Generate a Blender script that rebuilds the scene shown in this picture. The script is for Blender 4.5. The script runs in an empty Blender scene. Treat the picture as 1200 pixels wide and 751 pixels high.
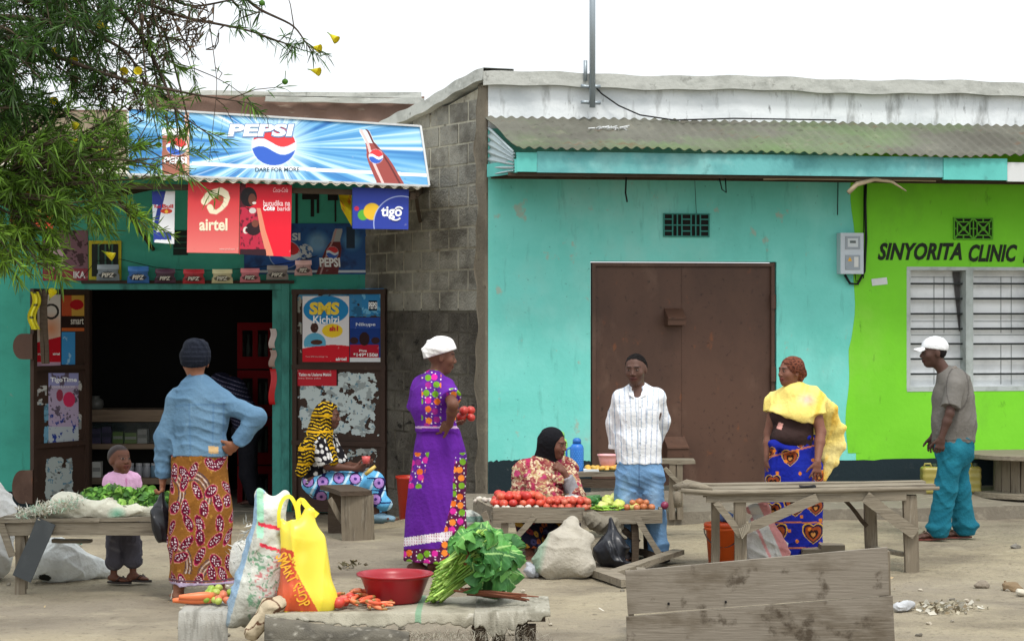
import bpy, bmesh, math, random
import numpy as np
from mathutils import Vector, Matrix
random.seed(7)
RNG = np.random.default_rng(11)
F, CX, YH, CAMZ = 2400.0, 600.0, 365.0, 1.9      # focal length in photo pixels, centre column, horizon row, eye height
scn = bpy.context.scene
col = scn.collection

def sstep(x, a, b):
    t = np.clip((x - a) / (b - a), 0, 1)
    return t * t * (3 - 2 * t)

def gz(x, y):            # terrain height: dips gently towards the small shop, undulates a little
    return -0.2 * sstep(y, 16.6, 20.6) * (1 - sstep(x, -1.5, -0.3)) + 0.012 * np.sin(x * 1.7 + 1) * np.sin(y * 1.3) * sstep(y, 8, 12)

def P(px, py, s):
    return np.array([(px - CX) / s, F / s, CAMZ - (py - YH) / s])

def PY(px, py, Y):
    return P(px, py, F / Y)

def gp(px, py):          # the point of the ground seen at a pixel
    s = (py - YH) / CAMZ
    for _ in range(12):
        x, y = (px - CX) / s, F / s
        s = (py - YH) / (CAMZ - float(gz(x, y)))
    return np.array([(px - CX) / s, F / s, float(gz((px - CX) / s, F / s))])

def lin(c):
    c = np.asarray(c, float) / 255.0
    return np.where(c <= 0.04045, c / 12.92, ((c + 0.055) / 1.055) ** 2.4)

# ------------------------------------------------------------------ materials
MATS = {}
def mat(name, base=(128, 128, 128), rough=0.85, layers=(), bump=0.0, bscale=40.0, vcol=False, metal=0.0, spec=0.3,
        trans=0.0, alpha=1.0, var=0.0, vscale=3.0, emit=None, bstretch=(1, 1, 1), sheen=0, world=False, linb=None, bdist=0.01):
    if name in MATS: return MATS[name]
    m = bpy.data.materials.new(name); m.use_nodes = True
    nt = m.node_tree; nd = nt.nodes; lk = nt.links
    b = nd['Principled BSDF']
    tc = nd.new('ShaderNodeTexCoord')
    if world:
        geo = nd.new('ShaderNodeNewGeometry'); co = geo.outputs['Position']
    else: co = tc.outputs['Object']
    def mapped(st):
        if tuple(st) == (1, 1, 1): return co
        mp = nd.new('ShaderNodeMapping'); mp.inputs['Scale'].default_value = st
        lk.new(co, mp.inputs['Vector']); return mp.outputs['Vector']
    if vcol:
        a = nd.new('ShaderNodeVertexColor'); a.layer_name = 'Col'; cur = a.outputs['Color']
    else:
        r = nd.new('ShaderNodeRGB'); c = lin(base) if linb is None else linb
        r.outputs[0].default_value = (c[0], c[1], c[2], 1); cur = r.outputs[0]
    for L in layers:      # (rgb, scale, lo, hi, amount, stretch, detail)
        rgb, sc, lo, hi, amt = L[:5]
        st = L[5] if len(L) > 5 else (1, 1, 1)
        det = L[6] if len(L) > 6 else 6
        n = nd.new('ShaderNodeTexNoise'); n.inputs['Scale'].default_value = sc; n.inputs['Detail'].default_value = det
        n.inputs['Roughness'].default_value = 0.62
        lk.new(mapped(st), n.inputs['Vector'])
        mr = nd.new('ShaderNodeMapRange'); mr.inputs['From Min'].default_value = lo; mr.inputs['From Max'].default_value = hi
        mr.inputs['To Max'].default_value = amt; lk.new(n.outputs['Fac'], mr.inputs['Value'])
        mx = nd.new('ShaderNodeMix'); mx.data_type = 'RGBA'
        lk.new(mr.outputs['Result'], mx.inputs['Factor']); lk.new(cur, mx.inputs['A'])
        c = lin(rgb); mx.inputs['B'].default_value = (c[0], c[1], c[2], 1)
        cur = mx.outputs['Result']
    if var:
        n = nd.new('ShaderNodeTexNoise'); n.inputs['Scale'].default_value = vscale; n.inputs['Detail'].default_value = 5
        lk.new(co, n.inputs['Vector'])
        mr = nd.new('ShaderNodeMapRange'); mr.inputs['To Min'].default_value = 1 - var; mr.inputs['To Max'].default_value = 1 + var
        mr.inputs['From Min'].default_value = 0.25; mr.inputs['From Max'].default_value = 0.75
        lk.new(n.outputs['Fac'], mr.inputs['Value'])
        vm = nd.new('ShaderNodeVectorMath'); vm.operation = 'SCALE'
        lk.new(cur, vm.inputs[0]); lk.new(mr.outputs['Result'], vm.inputs['Scale']); cur = vm.outputs['Vector']
    lk.new(cur, b.inputs['Base Color'])
    b.inputs['Roughness'].default_value = rough
    b.inputs['Metallic'].default_value = metal
    b.inputs['Specular IOR Level'].default_value = spec
    b.inputs['Transmission Weight'].default_value = trans
    b.inputs['Alpha'].default_value = alpha
    if sheen: b.inputs['Sheen Weight'].default_value = sheen
    if bump:
        n = nd.new('ShaderNodeTexNoise'); n.inputs['Scale'].default_value = bscale; n.inputs['Detail'].default_value = 8
        lk.new(mapped(bstretch), n.inputs['Vector'])
        bp = nd.new('ShaderNodeBump'); bp.inputs['Strength'].default_value = bump; bp.inputs['Distance'].default_value = bdist
        lk.new(n.outputs['Fac'], bp.inputs['Height']); lk.new(bp.outputs['Normal'], b.inputs['Normal'])
    MATS[name] = m
    return m

# ------------------------------------------------------------------ geometry accumulator
class Geo:
    def __init__(s): s.v = []; s.f = []; s.c = []; s.n = 0; s.hascol = False
    def add(s, v, f, c=None):
        v = np.asarray(v, float).reshape(-1, 3)
        s.v.append(v)
        off = s.n
        if f is _BF and len(v) == 8 and np.dot(np.cross(v[4] - v[0], v[2] - v[0]), v[1] - v[0]) < 0: f = [q[::-1] for q in f]
        if isinstance(f, np.ndarray): s.f.append(f + off)
        else: s.f.append([[i + off for i in q] for q in f])
        if c is None: cc = np.ones((len(v), 3))
        else:
            cc = np.asarray(c, float); s.hascol = True
            if cc.ndim == 1: cc = np.tile(cc, (len(v), 1))
        s.c.append(cc); s.n += len(v)
        return s
    def V(s): return np.concatenate(s.v)
    def C(s): return np.concatenate(s.c)

def unit(v):
    v = np.asarray(v, float); return v / max(1e-9, np.linalg.norm(v))

_BF = [(0, 1, 3, 2), (4, 6, 7, 5), (0, 4, 5, 1), (2, 3, 7, 6), (0, 2, 6, 4), (1, 5, 7, 3)]
def box(g, lo, hi, c=None, jit=0.0):
    lo, hi = np.minimum(lo, hi), np.maximum(lo, hi)
    v = [[(lo, hi)[i][0], (lo, hi)[j][1], (lo, hi)[k][2]] for i in (0, 1) for j in (0, 1) for k in (0, 1)]
    v = np.array(v, float)
    if jit: v += RNG.uniform(-jit, jit, v.shape)
    g.add(v, _BF, c); return g

def beam(g, a, b, w, t, up=(0, 0, 1), c=None, jit=0.003, seg=4, warp=0.004):
    """a plank or beam from a to b: w wide across, t thick along 'up'; uneven edges"""
    a, b = np.asarray(a, float), np.asarray(b, float)
    d = unit(b - a); up = np.asarray(up, float)
    side = unit(np.cross(d, up)); up2 = unit(np.cross(side, d))
    vs = []; fs = []
    ph = RNG.uniform(0, 6, 4)
    for i in range(seg + 1):
        t0 = i / seg; p = a + (b - a) * t0
        p = p + up2 * warp * math.sin(3 * t0 + ph[0]) + side * warp * math.sin(4 * t0 + ph[1])
        e = 1.0
        for (su, ss) in ((-1, -1), (-1, 1), (1, 1), (1, -1)):
            q = p + up2 * (t / 2 * su) + side * (w / 2 * ss) + RNG.uniform(-jit, jit, 3)
            vs.append(q)
    for i in range(seg):
        o = i * 4
        for k in range(4):
            k2 = (k + 1) % 4
            fs.append((o + k, o + k2, o + 4 + k2, o + 4 + k))
    fs.append((3, 2, 1, 0)); o = seg * 4; fs.append((o, o + 1, o + 2, o + 3))
    g.add(vs, fs, c); return g

def tube(g, pts, rad, n=8, c=None, caps=True):
    pts = [np.asarray(p, float) for p in pts]
    if not hasattr(rad, '__len__'): rad = [rad] * len(pts)
    vs = []; fs = []
    prev = None
    for i, p in enumerate(pts):
        d = unit(pts[min(i + 1, len(pts) - 1)] - pts[max(i - 1, 0)])
        if prev is None:
            r = np.array([0, 0, 1.0]) if abs(d[2]) < 0.9 else np.array([1.0, 0, 0])
        else: r = prev
        u = unit(r - d * np.dot(r, d)); w = np.cross(d, u); prev = u
        for k in range(n):
            an = 2 * math.pi * k / n
            vs.append(p + rad[i] * (math.cos(an) * u + math.sin(an) * w))
    m = len(pts)
    for i in range(m - 1):
        for k in range(n):
            k2 = (k + 1) % n
            fs.append((i * n + k, i * n + k2, (i + 1) * n + k2, (i + 1) * n + k))
    if caps:
        fs.append(tuple(range(n - 1, -1, -1))); fs.append(tuple((m - 1) * n + k for k in range(n)))
    g.add(vs, fs, c); return g

def lathe(g, base, prof, n=24, c=None, axis=(0, 0, 1), colors=None):
    """prof: list of (radius, height) along axis from base"""
    ax = unit(axis); r = np.array([1.0, 0, 0]) if abs(ax[0]) < 0.9 else np.array([0, 1.0, 0])
    u = unit(r - ax * np.dot(r, ax)); w = np.cross(ax, u)
    vs = []; fs = []; cc = []
    for j, (rr, h) in enumerate(prof):
        for k in range(n):
            an = 2 * math.pi * k / n
            vs.append(np.asarray(base) + ax * h + rr * (math.cos(an) * u + math.sin(an) * w))
            if colors is not None: cc.append(colors[j])
    for i in range(len(prof) - 1):
        for k in range(n):
            k2 = (k + 1) % n
            fs.append((i * n + k, i * n + k2, (i + 1) * n + k2, (i + 1) * n + k))
    if prof[0][0] > 1e-4: fs.append(tuple(range(n - 1, -1, -1)))
    if prof[-1][0] > 1e-4: fs.append(tuple((len(prof) - 1) * n + k for k in range(n)))
    g.add(vs, fs, np.array(cc) if colors is not None else c); return g

def gridf(g, fn, nu, nv, c=None, thick=None, closed=False):
    """fn(u,v arrays)->(n,3); optional thickness vector makes it a closed slab"""
    U, V = np.meshgrid(np.linspace(0, 1, nu + 1), np.linspace(0, 1, nv + 1), indexing='ij')
    v = fn(U.ravel(), V.ravel())
    cc = c(U.ravel(), V.ravel()) if callable(c) else c
    i = np.arange(nu)[:, None] * (nv + 1) + np.arange(nv)[None, :]
    i = i.ravel(); f = np.stack([i, i + nv + 1, i + nv + 2, i + 1], 1)
    if thick is None:
        g.add(v, f, cc); return g
    N = len(v); v2 = v + np.asarray(thick)
    f2 = f[:, ::-1] + N
    e = [k * (nv + 1) for k in range(nu + 1)]; e2 = [k * (nv + 1) + nv for k in range(nu + 1)]
    e3 = list(range(nv + 1)); e4 = [nu * (nv + 1) + k for k in range(nv + 1)]
    sf = []
    for L in (e, e2, e3, e4):
        for a, b in zip(L[:-1], L[1:]): sf.append((a, b, b + N, a + N))
    ff = np.concatenate([f, f2, np.array(sf)])
    if cc is not None and np.asarray(cc).ndim == 2: cc = np.concatenate([cc, cc])
    g.add(np.concatenate([v, v2]), ff, cc); return g

def prism(g, pts, off, c=None):
    """planar outline pts extruded by vector off"""
    n = len(pts); a = np.array(pts, float); b = a + np.asarray(off)
    f = [tuple(range(n)), tuple(range(2 * n - 1, n - 1, -1))] + [(i, i + n, (i + 1) % n + n, (i + 1) % n) for i in range(n)]
    g.add(np.concatenate([a, b]), f, c); return g

# ------------------------------------------------------------------ object makers
WL = {}          # world location of every parent
def mesh_obj(name, g, m, origin, smooth=False):
    me = bpy.data.meshes.new(name)
    V = g.V() - np.asarray(origin)
    faces = []
    arrs = [f for f in g.f]
    li = []; ls = []; lt = []; pos = 0
    for f in arrs:
        if isinstance(f, np.ndarray):
            li.append(f.ravel()); k = f.shape[1]; n = len(f)
            ls.append(pos + np.arange(n) * k); lt.append(np.full(n, k)); pos += n * k
        else:
            for q in f:
                li.append(np.array(q)); ls.append(np.array([pos])); lt.append(np.array([len(q)])); pos += len(q)
    li = np.concatenate(li).astype(np.int32); ls = np.concatenate(ls).astype(np.int32); lt = np.concatenate(lt).astype(np.int32)
    me.vertices.add(len(V)); me.vertices.foreach_set('co', V.astype(np.float32).ravel())
    me.loops.add(len(li)); me.loops.foreach_set('vertex_index', li)
    me.polygons.add(len(ls)); me.polygons.foreach_set('loop_start', ls); me.polygons.foreach_set('loop_total', lt)
    me.polygons.foreach_set('use_smooth', np.full(len(ls), bool(smooth)))
    if g.hascol:
        ca = me.color_attributes.new('Col', 'FLOAT_COLOR', 'POINT')
        C = np.concatenate([g.C(), np.ones((len(V), 1))], 1).astype(np.float32)
        ca.data.foreach_set('color', C.ravel())
    me.update(calc_edges=True)
    me.materials.append(m)
    o = bpy.data.objects.new(name, me); col.objects.link(o)
    o.location = Vector([float(x) for x in origin])
    return o

def tag(o, label=None, cat=None, group=None, kind=None):
    if label: o['label'] = label
    if cat: o['category'] = cat
    if group: o['group'] = group
    if kind: o['kind'] = kind
    return o

def thing(name, label, cat, loc, group=None, rz=0.0):
    o = bpy.data.objects.new(name, None); col.objects.link(o); o.empty_display_size = 0.1
    o.location = Vector([float(x) for x in loc]); WL[o.name] = np.asarray(loc, float)
    return tag(o, label, cat, group)

def part(name, g, m, parent, label=None, smooth=False):
    pw = WL[parent.name]
    o = mesh_obj(name, g, m, pw, smooth)
    o.parent = parent; o.location = (0, 0, 0); WL[o.name] = pw
    if label: o['label'] = label
    return o

def solo(name, g, m, label, cat, group=None, kind=None, smooth=False, origin=None):
    if origin is None:
        V = g.V(); origin = np.array([(V[:, 0].min() + V[:, 0].max()) / 2, (V[:, 1].min() + V[:, 1].max()) / 2, V[:, 2].min()])
    o = mesh_obj(name, g, m, origin, smooth); WL[o.name] = np.asarray(origin, float)
    return tag(o, label, cat, group, kind)

def struct(name, g, m, smooth=False):
    o = mesh_obj(name, g, m, (0, 0, 0), smooth); o['kind'] = 'structure'; return o

def copy_tree(o, parent=None):
    c = o.copy(); col.objects.link(c)
    if parent is not None: c.parent = parent
    for ch in [x for x in bpy.data.objects if x.parent == o]: copy_tree(ch, c)
    return c

# ------------------------------------------------------------------ text
def text_geo(body, bold=0.0, shear=0.0, space=1.0, res=3):
    cu = bpy.data.curves.new('t', 'FONT'); cu.body = body; cu.offset = bold; cu.shear = shear; cu.space_character = space
    cu.resolution_u = res; cu.fill_mode = 'BOTH'
    ob = bpy.data.objects.new('t', cu); col.objects.link(ob)
    bpy.context.view_layer.update()
    dg = bpy.context.evaluated_depsgraph_get()
    me = bpy.data.meshes.new_from_object(ob.evaluated_get(dg))
    V = np.array([v.co[:] for v in me.vertices]).reshape(-1, 3); Fc = [tuple(p.vertices) for p in me.polygons]
    bpy.data.objects.remove(ob); bpy.data.curves.remove(cu); bpy.data.meshes.remove(me)
    return V, Fc

def text_fit(g, body, Q, u0, v0, u1, v1, off=0.004, c=None, **kw):
    """lettering fitted in the (u,v) rectangle of a panel Q(u,v,off); v grows downwards"""
    V, Fc = text_geo(body, **kw)
    lo, hi = V.min(0), V.max(0)
    u = u0 + (V[:, 0] - lo[0]) / (hi[0] - lo[0]) * (u1 - u0)
    v = v1 - (V[:, 1] - lo[1]) / (hi[1] - lo[1]) * (v1 - v0)
    top = Q(u, v, off)
    n = len(V); bot = Q(u, v, 0.0005)
    E = {}
    for f in Fc:
        for a, b in zip(f, f[1:] + f[:1]): E[(a, b)] = E.get((a, b), 0) + 1
    side = [(a, b, b + n, a + n) for (a, b) in E if (b, a) not in E]
    g.add(np.concatenate([top, bot]), [tuple(f) for f in Fc] + side, c); return g

def quadmap(TL, TR, BR, BL):
    TL, TR, BR, BL = [np.asarray(p, float) for p in (TL, TR, BR, BL)]
    nrm = unit(np.cross(BL - TL, TR - TL))
    if nrm[1] > 0: nrm = -nrm
    def Q(u, v, off=0.0):
        u = np.asarray(u, float).reshape(-1, 1); v = np.asarray(v, float).reshape(-1, 1)
        return (TL * (1 - u) + TR * u) * (1 - v) + (BL * (1 - u) + BR * u) * v + nrm * off
    Q.n = nrm
    return Q

def panel(Q, nu, nv, paint, thick=0.02, wave=0.0):
    g = Geo()
    def fn(u, v):
        p = Q(u, v)
        if wave: p = p + Q.n * (wave * np.sin(u * 9 + v * 3) * np.sin(v * 7 + 1))[:, None]
        return p
    gridf(g, fn, nu, nv, c=lambda u, v: lin(np.clip(paint(u, v), 0, 255)), thick=-Q.n * thick)
    return g

def const(c, u): return np.tile(np.array(c, float), (len(u), 1))
def over(C, mask, c):
    m = np.clip(mask, 0, 1)[:, None]; return C * (1 - m) + np.array(c, float) * m
def vnoise(x, y, seed=0, oct=4):
    r = np.random.default_rng(seed); o = 0; a = 1.0
    for k in range(oct):
        for _ in range(3):
            th = r.uniform(0, 6.28); ph = r.uniform(0, 6.28); fr = (2 ** k) * r.uniform(0.8, 1.25)
            o = o + a * np.sin(fr * (x * math.cos(th) + y * math.sin(th)) + ph + 1.7 * np.sin(fr * 0.7 * (y * math.cos(th) - x * math.sin(th)) + ph * 2))
        a *= 0.6
    return o / 4.0

# ------------------------------------------------------------------ signed-distance modelling
def sines(Pt, seed, scale, n=6):
    r = np.random.default_rng(seed); o = 0
    for _ in range(n):
        k = r.normal(size=3) * scale; o = o + np.sin(Pt @ k + r.uniform(0, 6.28))
    return o / n

def folds(X, seed, freq, n=3):
    """cloth folds: warped ridges running in a few directions, fading in and out"""
    r = np.random.default_rng(seed); o = 0
    for i in range(n):
        k = unit(r.normal(size=3)) * freq * (1, 1.6, 2.3)[i % 3]
        t = np.sin(X @ k + r.uniform(0, 6) + 2.2 * sines(X, seed + 31 + i, freq * .45, 4))
        gate = np.clip(.35 + 2.0 * sines(X, seed + 50 + i, freq * .35, 4), 0, 1)
        o = o + (1, .6, .35)[i % 3] * gate * (1 - np.abs(t)) ** 1.6
    return o

class Prim:
    def __init__(s, kind, k=0.02, tag='', sub=False, **d): s.kind = kind; s.k = k; s.tag = tag; s.sub = sub; s.__dict__.update(d)
    def bbox(s, off):
        if s.kind == 'cone':
            r = max(s.ra, s.rb) + off
            return np.minimum(s.a, s.b) - r, np.maximum(s.a, s.b) + r
        if s.kind == 'ell':
            r = max(s.r) + off; return s.c - r, s.c + r
        if s.kind == 'loft':
            C = np.array([st[0] for st in s.st]); r = max(max(st[1], st[2]) for st in s.st) + off
            return C.min(0) - r, C.max(0) + r
        if s.kind == 'skirt':
            S = np.array(s.st); r = max(S[:, 3].max(), S[:, 4].max()) * 1.35 + off
            return np.array([S[:, 1].min() - r, S[:, 2].min() - r, S[:, 0].min() - .01]), np.array([S[:, 1].max() + r, S[:, 2].max() + r, S[:, 0].max() + .01])
        if s.kind == 'fn': return np.asarray(s.lo, float), np.asarray(s.hi, float)
    def ev(s, X, off):
        if s.kind == 'cone':
            ab = s.b - s.a; L = max(1e-9, ab @ ab)
            t = np.clip(((X - s.a) @ ab) / L, 0, 1)
            return np.linalg.norm(X - s.a - t[..., None] * ab, axis=-1) - (s.ra + (s.rb - s.ra) * t) - off
        if s.kind == 'ell':
            Y = X - s.c
            if s.R is not None: Y = Y @ s.R
            r = np.asarray(s.r) + off
            k0 = np.linalg.norm(Y / r, axis=-1)
            return (k0 - 1) * r.min() if r.max() / r.min() > 3 else k0 * (k0 - 1) / np.maximum(1e-6, np.linalg.norm(Y / (r * r), axis=-1))
        if s.kind == 'loft':
            out = None
            for (c0, w0, d0), (c1, w1, d1) in zip(s.st[:-1], s.st[1:]):
                ab = c1 - c0; L = math.sqrt(max(1e-9, ab @ ab)); ax = ab / L
                u = unit(s.u - ax * (s.u @ ax)); v = np.cross(ax, u)
                tt = ((X - c0) @ ax) / L; t = np.clip(tt, 0, 1)
                rel = X - c0 - (t * L)[..., None] * ax
                w = w0 + (w1 - w0) * t + off; d = d0 + (d1 - d0) * t + off
                m = np.minimum(w, d)
                q = np.sqrt((rel @ u / w) ** 2 + (rel @ v / d) ** 2 + (((tt - t) * L) / m) ** 2)
                dd = (q - 1) * m
                out = dd if out is None else smin(out, dd, s.k)
            return out
        if s.kind == 'skirt':
            S = np.array(sorted(s.st)); z = X[..., 2]
            cx = np.interp(z, S[:, 0], S[:, 1]); cy = np.interp(z, S[:, 0], S[:, 2])
            w = np.interp(z, S[:, 0], S[:, 3]) + off; d = np.interp(z, S[:, 0], S[:, 4]) + off
            a = np.interp(z, S[:, 0], S[:, 5])
            x = X[..., 0] - cx; y = X[..., 1] - cy
            ca, sa = math.cos(s.yaw), math.sin(s.yaw)
            xr = x * ca + y * sa; yr = -x * sa + y * ca
            th = np.arctan2(yr, xr)
            fold = 1 + a * (0.6 * np.sin(s.nf * th + s.ph + 2 * z) + 0.4 * np.sin((s.nf * 1.0 + 3) * th + 1.3 * s.ph - 3 * z) + 0.25 * np.sin(2 * s.nf * th + s.ph * 2.1))
            q = np.sqrt((xr / w) ** 2 + (yr / d) ** 2) / fold
            dd = (q - 1) * np.minimum(w, d)
            return np.maximum(dd, np.maximum(S[0, 0] - z, z - S[-1, 0]))
        if s.kind == 'fn': return s.fn(X)

def smin(a, b, k):
    if k <= 0: return np.minimum(a, b)
    h = np.maximum(k - np.abs(a - b), 0) / k
    return np.minimum(a, b) - h * h * k * 0.25

def cone(a, b, ra, rb, k=0.02, tag='', sub=False): return Prim('cone', k, tag, sub, a=np.asarray(a, float), b=np.asarray(b, float), ra=ra, rb=rb)
def ell(c, r, k=0.02, tag='', R=None, sub=False): return Prim('ell', k, tag, sub, c=np.asarray(c, float), r=r, R=R)
def loft(st, u, k=0.03, tag=''): return Prim('loft', k, tag, False, st=[(np.asarray(c, float), w, d) for c, w, d in st], u=np.asarray(u, float))
def skirt(st, yaw=0.0, nf=7, ph=0.0, k=0.02, tag=''): return Prim('skirt', k, tag, False, st=st, yaw=yaw, nf=nf, ph=ph)

def sdf_mesh(prims, h=0.007, off=0.0, cuts=(), noise=None, post=None):
    """union of prims -> (V, quads). cuts: (point, normal) keep the side against the normal; noise(X)->displacement"""
    lo = np.min([p.bbox(off)[0] for p in prims if not p.sub], 0) - 4 * h; hi = np.max([p.bbox(off)[1] for p in prims if not p.sub], 0) + 4 * h
    n = np.ceil((hi - lo) / h).astype(int) + 1
    D = np.full(n, 1.0, np.float32)
    ax = [lo[i] + np.arange(n[i]) * h for i in range(3)]
    for p in prims:
        m = p.k + 0.02 + 2 * h
        a, b = p.bbox(off)
        i0 = np.clip(np.floor((a - m - lo) / h).astype(int), 0, n); i1 = np.clip(np.ceil((b + m - lo) / h).astype(int) + 1, 0, n)
        if np.any(i1 <= i0): continue
        X = np.stack(np.meshgrid(*[ax[i][i0[i]:i1[i]] for i in range(3)], indexing='ij'), -1)
        d = p.ev(X, 0 if p.sub else off).astype(np.float32)
        for (pt, nr) in getattr(p, 'cut', ()): d = np.maximum(d, ((X - pt) @ nr).astype(np.float32))
        sl = tuple(slice(i0[i], i1[i]) for i in range(3))
        if p.sub: D[sl] = -smin(-D[sl], d, p.k)
        else: D[sl] = smin(D[sl], d, p.k)
    near = np.argwhere(np.abs(D) < 0.06)
    Xn = lo + near * h
    if noise is not None:
        D[tuple(near.T)] += noise(Xn).astype(np.float32)
    G = [ax[0][:, None, None], ax[1][None, :, None], ax[2][None, None, :]]
    for (pt, nr) in cuts:
        pl = sum((G[i] - pt[i]) * nr[i] for i in range(3)).astype(np.float32)
        D = np.maximum(D, pl)
    if post is not None: D = post(D, G)
    return nets(D, lo, h)

def nets(D, lo, h):
    S = D < 0
    cnt = np.zeros(np.array(D.shape) - 1, np.int8)
    offs = [(i, j, k) for i in (0, 1) for j in (0, 1) for k in (0, 1)]
    n = np.array(D.shape)
    for o in offs: cnt += S[o[0]:n[0] - 1 + o[0], o[1]:n[1] - 1 + o[1], o[2]:n[2] - 1 + o[2]]
    act = (cnt > 0) & (cnt < 8)
    ids = np.argwhere(act)
    idx = np.full(act.shape, -1, np.int32); idx[tuple(ids.T)] = np.arange(len(ids))
    acc = np.zeros((len(ids), 3)); c = np.zeros(len(ids))
    vals = {o: D[ids[:, 0] + o[0], ids[:, 1] + o[1], ids[:, 2] + o[2]] for o in offs}
    for o in offs:
        for axis in range(3):
            if o[axis] == 0:
                o2 = list(o); o2[axis] = 1; o2 = tuple(o2)
                a, b = vals[o], vals[o2]
                cr = (a < 0) != (b < 0)
                t = np.where(cr, a / np.where(cr, a - b, 1), 0)
                pos = np.tile(np.array(o, float), (len(ids), 1)); pos[:, axis] += t
                acc += pos * cr[:, None]; c += cr
    V = lo + (ids + acc / np.maximum(c, 1)[:, None]) * h
    quads = []
    for axis in range(3):
        a1, a2 = (axis + 1) % 3, (axis + 2) % 3
        sl0 = [slice(None)] * 3; sl1 = [slice(None)] * 3
        sl0[axis] = slice(0, -1); sl1[axis] = slice(1, None)
        A = S[tuple(sl0)]; B = S[tuple(sl1)]
        e = np.argwhere(A != B)
        ok = (e[:, a1] > 0) & (e[:, a2] > 0) & (e[:, a1] < n[a1] - 1) & (e[:, a2] < n[a2] - 1)
        e = e[ok]
        fl = A[tuple(e.T)]
        q = []
        for d1, d2 in ((1, 1), (0, 1), (0, 0), (1, 0)):
            cc = e.copy(); cc[:, a1] -= d1; cc[:, a2] -= d2
            q.append(idx[tuple(cc.T)])
        q = np.stack(q, 1)
        q[~fl] = q[~fl][:, ::-1]
        quads.append(q)
    Q = np.concatenate(quads)
    return V, Q

def relax(V, Q, it=2, f=0.5):
    for _ in range(it):
        A = np.zeros_like(V); c = np.zeros(len(V))
        for i in range(4):
            a = Q[:, i]; b = Q[:, (i + 1) % 4]
            np.add.at(A, a, V[b]); np.add.at(A, b, V[a]); np.add.at(c, a, 1); np.add.at(c, b, 1)
        V = V * (1 - f) + f * A / np.maximum(c, 1)[:, None]
    return V
# ------------------------------------------------------------------ people
def rotv(v, ax, an):
    v = np.asarray(v, float); ax = unit(ax)
    return v * math.cos(an) + np.cross(ax, v) * math.sin(an) + ax * (ax @ v) * (1 - math.cos(an))

def hand_prims(w, d, pn, ts=1, curl=0.5, sc=1.0, tag='hand', spread=0.0):
    """w wrist, d towards the fingers, pn direction the palm faces, ts side of the thumb"""
    d = unit(d); pn = unit(pn - d * (np.asarray(pn) @ d)); sd = np.cross(d, pn) * ts
    out = [loft([(w, .025 * sc, .02 * sc), (w + d * .03 * sc, .032 * sc, .019 * sc), (w + d * .082 * sc, .041 * sc, .014 * sc)], sd, .015, tag)]
    for i, L in enumerate((.068, .077, .072, .056)):
        off = (1.5 - i) * .0215 * sc
        p = w + d * (.084 - .004 * abs(i - 1)) * sc + sd * off
        dr = unit(d + sd * spread * (1.5 - i))
        axc = np.cross(dr, pn)
        r = .0098 * sc
        for j, q in enumerate((.44, .31, .25)):
            dr = rotv(dr, axc, curl * (.7, 1.05, .8)[j] * (1 + .08 * i))
            e = p + dr * L * q * sc
            out.append(cone(p, e, r, r * .9, .004, tag)); p = e; r *= .9
    p = w + d * .02 * sc + sd * .022 * sc
    dr = unit(d * .75 + sd * .75 + pn * .25)
    e = p + dr * .042 * sc; out.append(cone(p, e, .0145 * sc, .0115 * sc, .01, tag))
    dr = unit(dr + d * .5 * curl + pn * curl * .4); out.append(cone(e, e + dr * .032 * sc, .0112 * sc, .0098 * sc, .006, tag))
    e2 = e + dr * .03 * sc; out.append(cone(e2, e2 + unit(dr + d * .5) * .022 * sc, .0098 * sc, .0082 * sc, .005, tag))
    return out

def skeleton(foot, H, f, ov=None, dip=0.0):
    f = unit([f[0], f[1], 0]); r = np.array([f[1], -f[0], 0]); U = np.array([0, 0, 1.0])
    b = np.asarray(foot, float)
    J = {}
    def at(x, y, z): return b + r * x * H + f * y * H + U * z * H
    J['pel'] = at(0, 0, .53); J['waist'] = at(0, 0, .62); J['chest'] = at(0, .005, .73); J['neck'] = at(0, -.003, .825)
    J['head'] = at(0, .015, .93)
    for sd, sg in (('R', 1), ('L', -1)):
        J['s' + sd] = at(.103 * sg, -.005, .812); J['e' + sd] = at(.125 * sg, -.02, .64); J['w' + sd] = at(.13 * sg, .03, .50)
        J['h' + sd] = at(.052 * sg, 0, .51); J['k' + sd] = at(.056 * sg, .01, .28); J['a' + sd] = at(.058 * sg, -.015, .045)
    J['f'] = f; J['r'] = r; J['hf'] = f; J['hu'] = U; J['fdR'] = f; J['fdL'] = f
    for k, v in (ov or {}).items():
        if k in ('hf', 'hu', 'fdR', 'fdL', 'f', 'r'): J[k] = unit(v)
        else:
            Y = b[1] + v[2]; J[k] = PY(v[0], v[1], Y)
    J['hr'] = np.cross(J['hf'], J['hu']); J['hr'] = unit(J['hr']); J['hu'] = np.cross(J['hr'], J['hf'])
    return J

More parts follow.
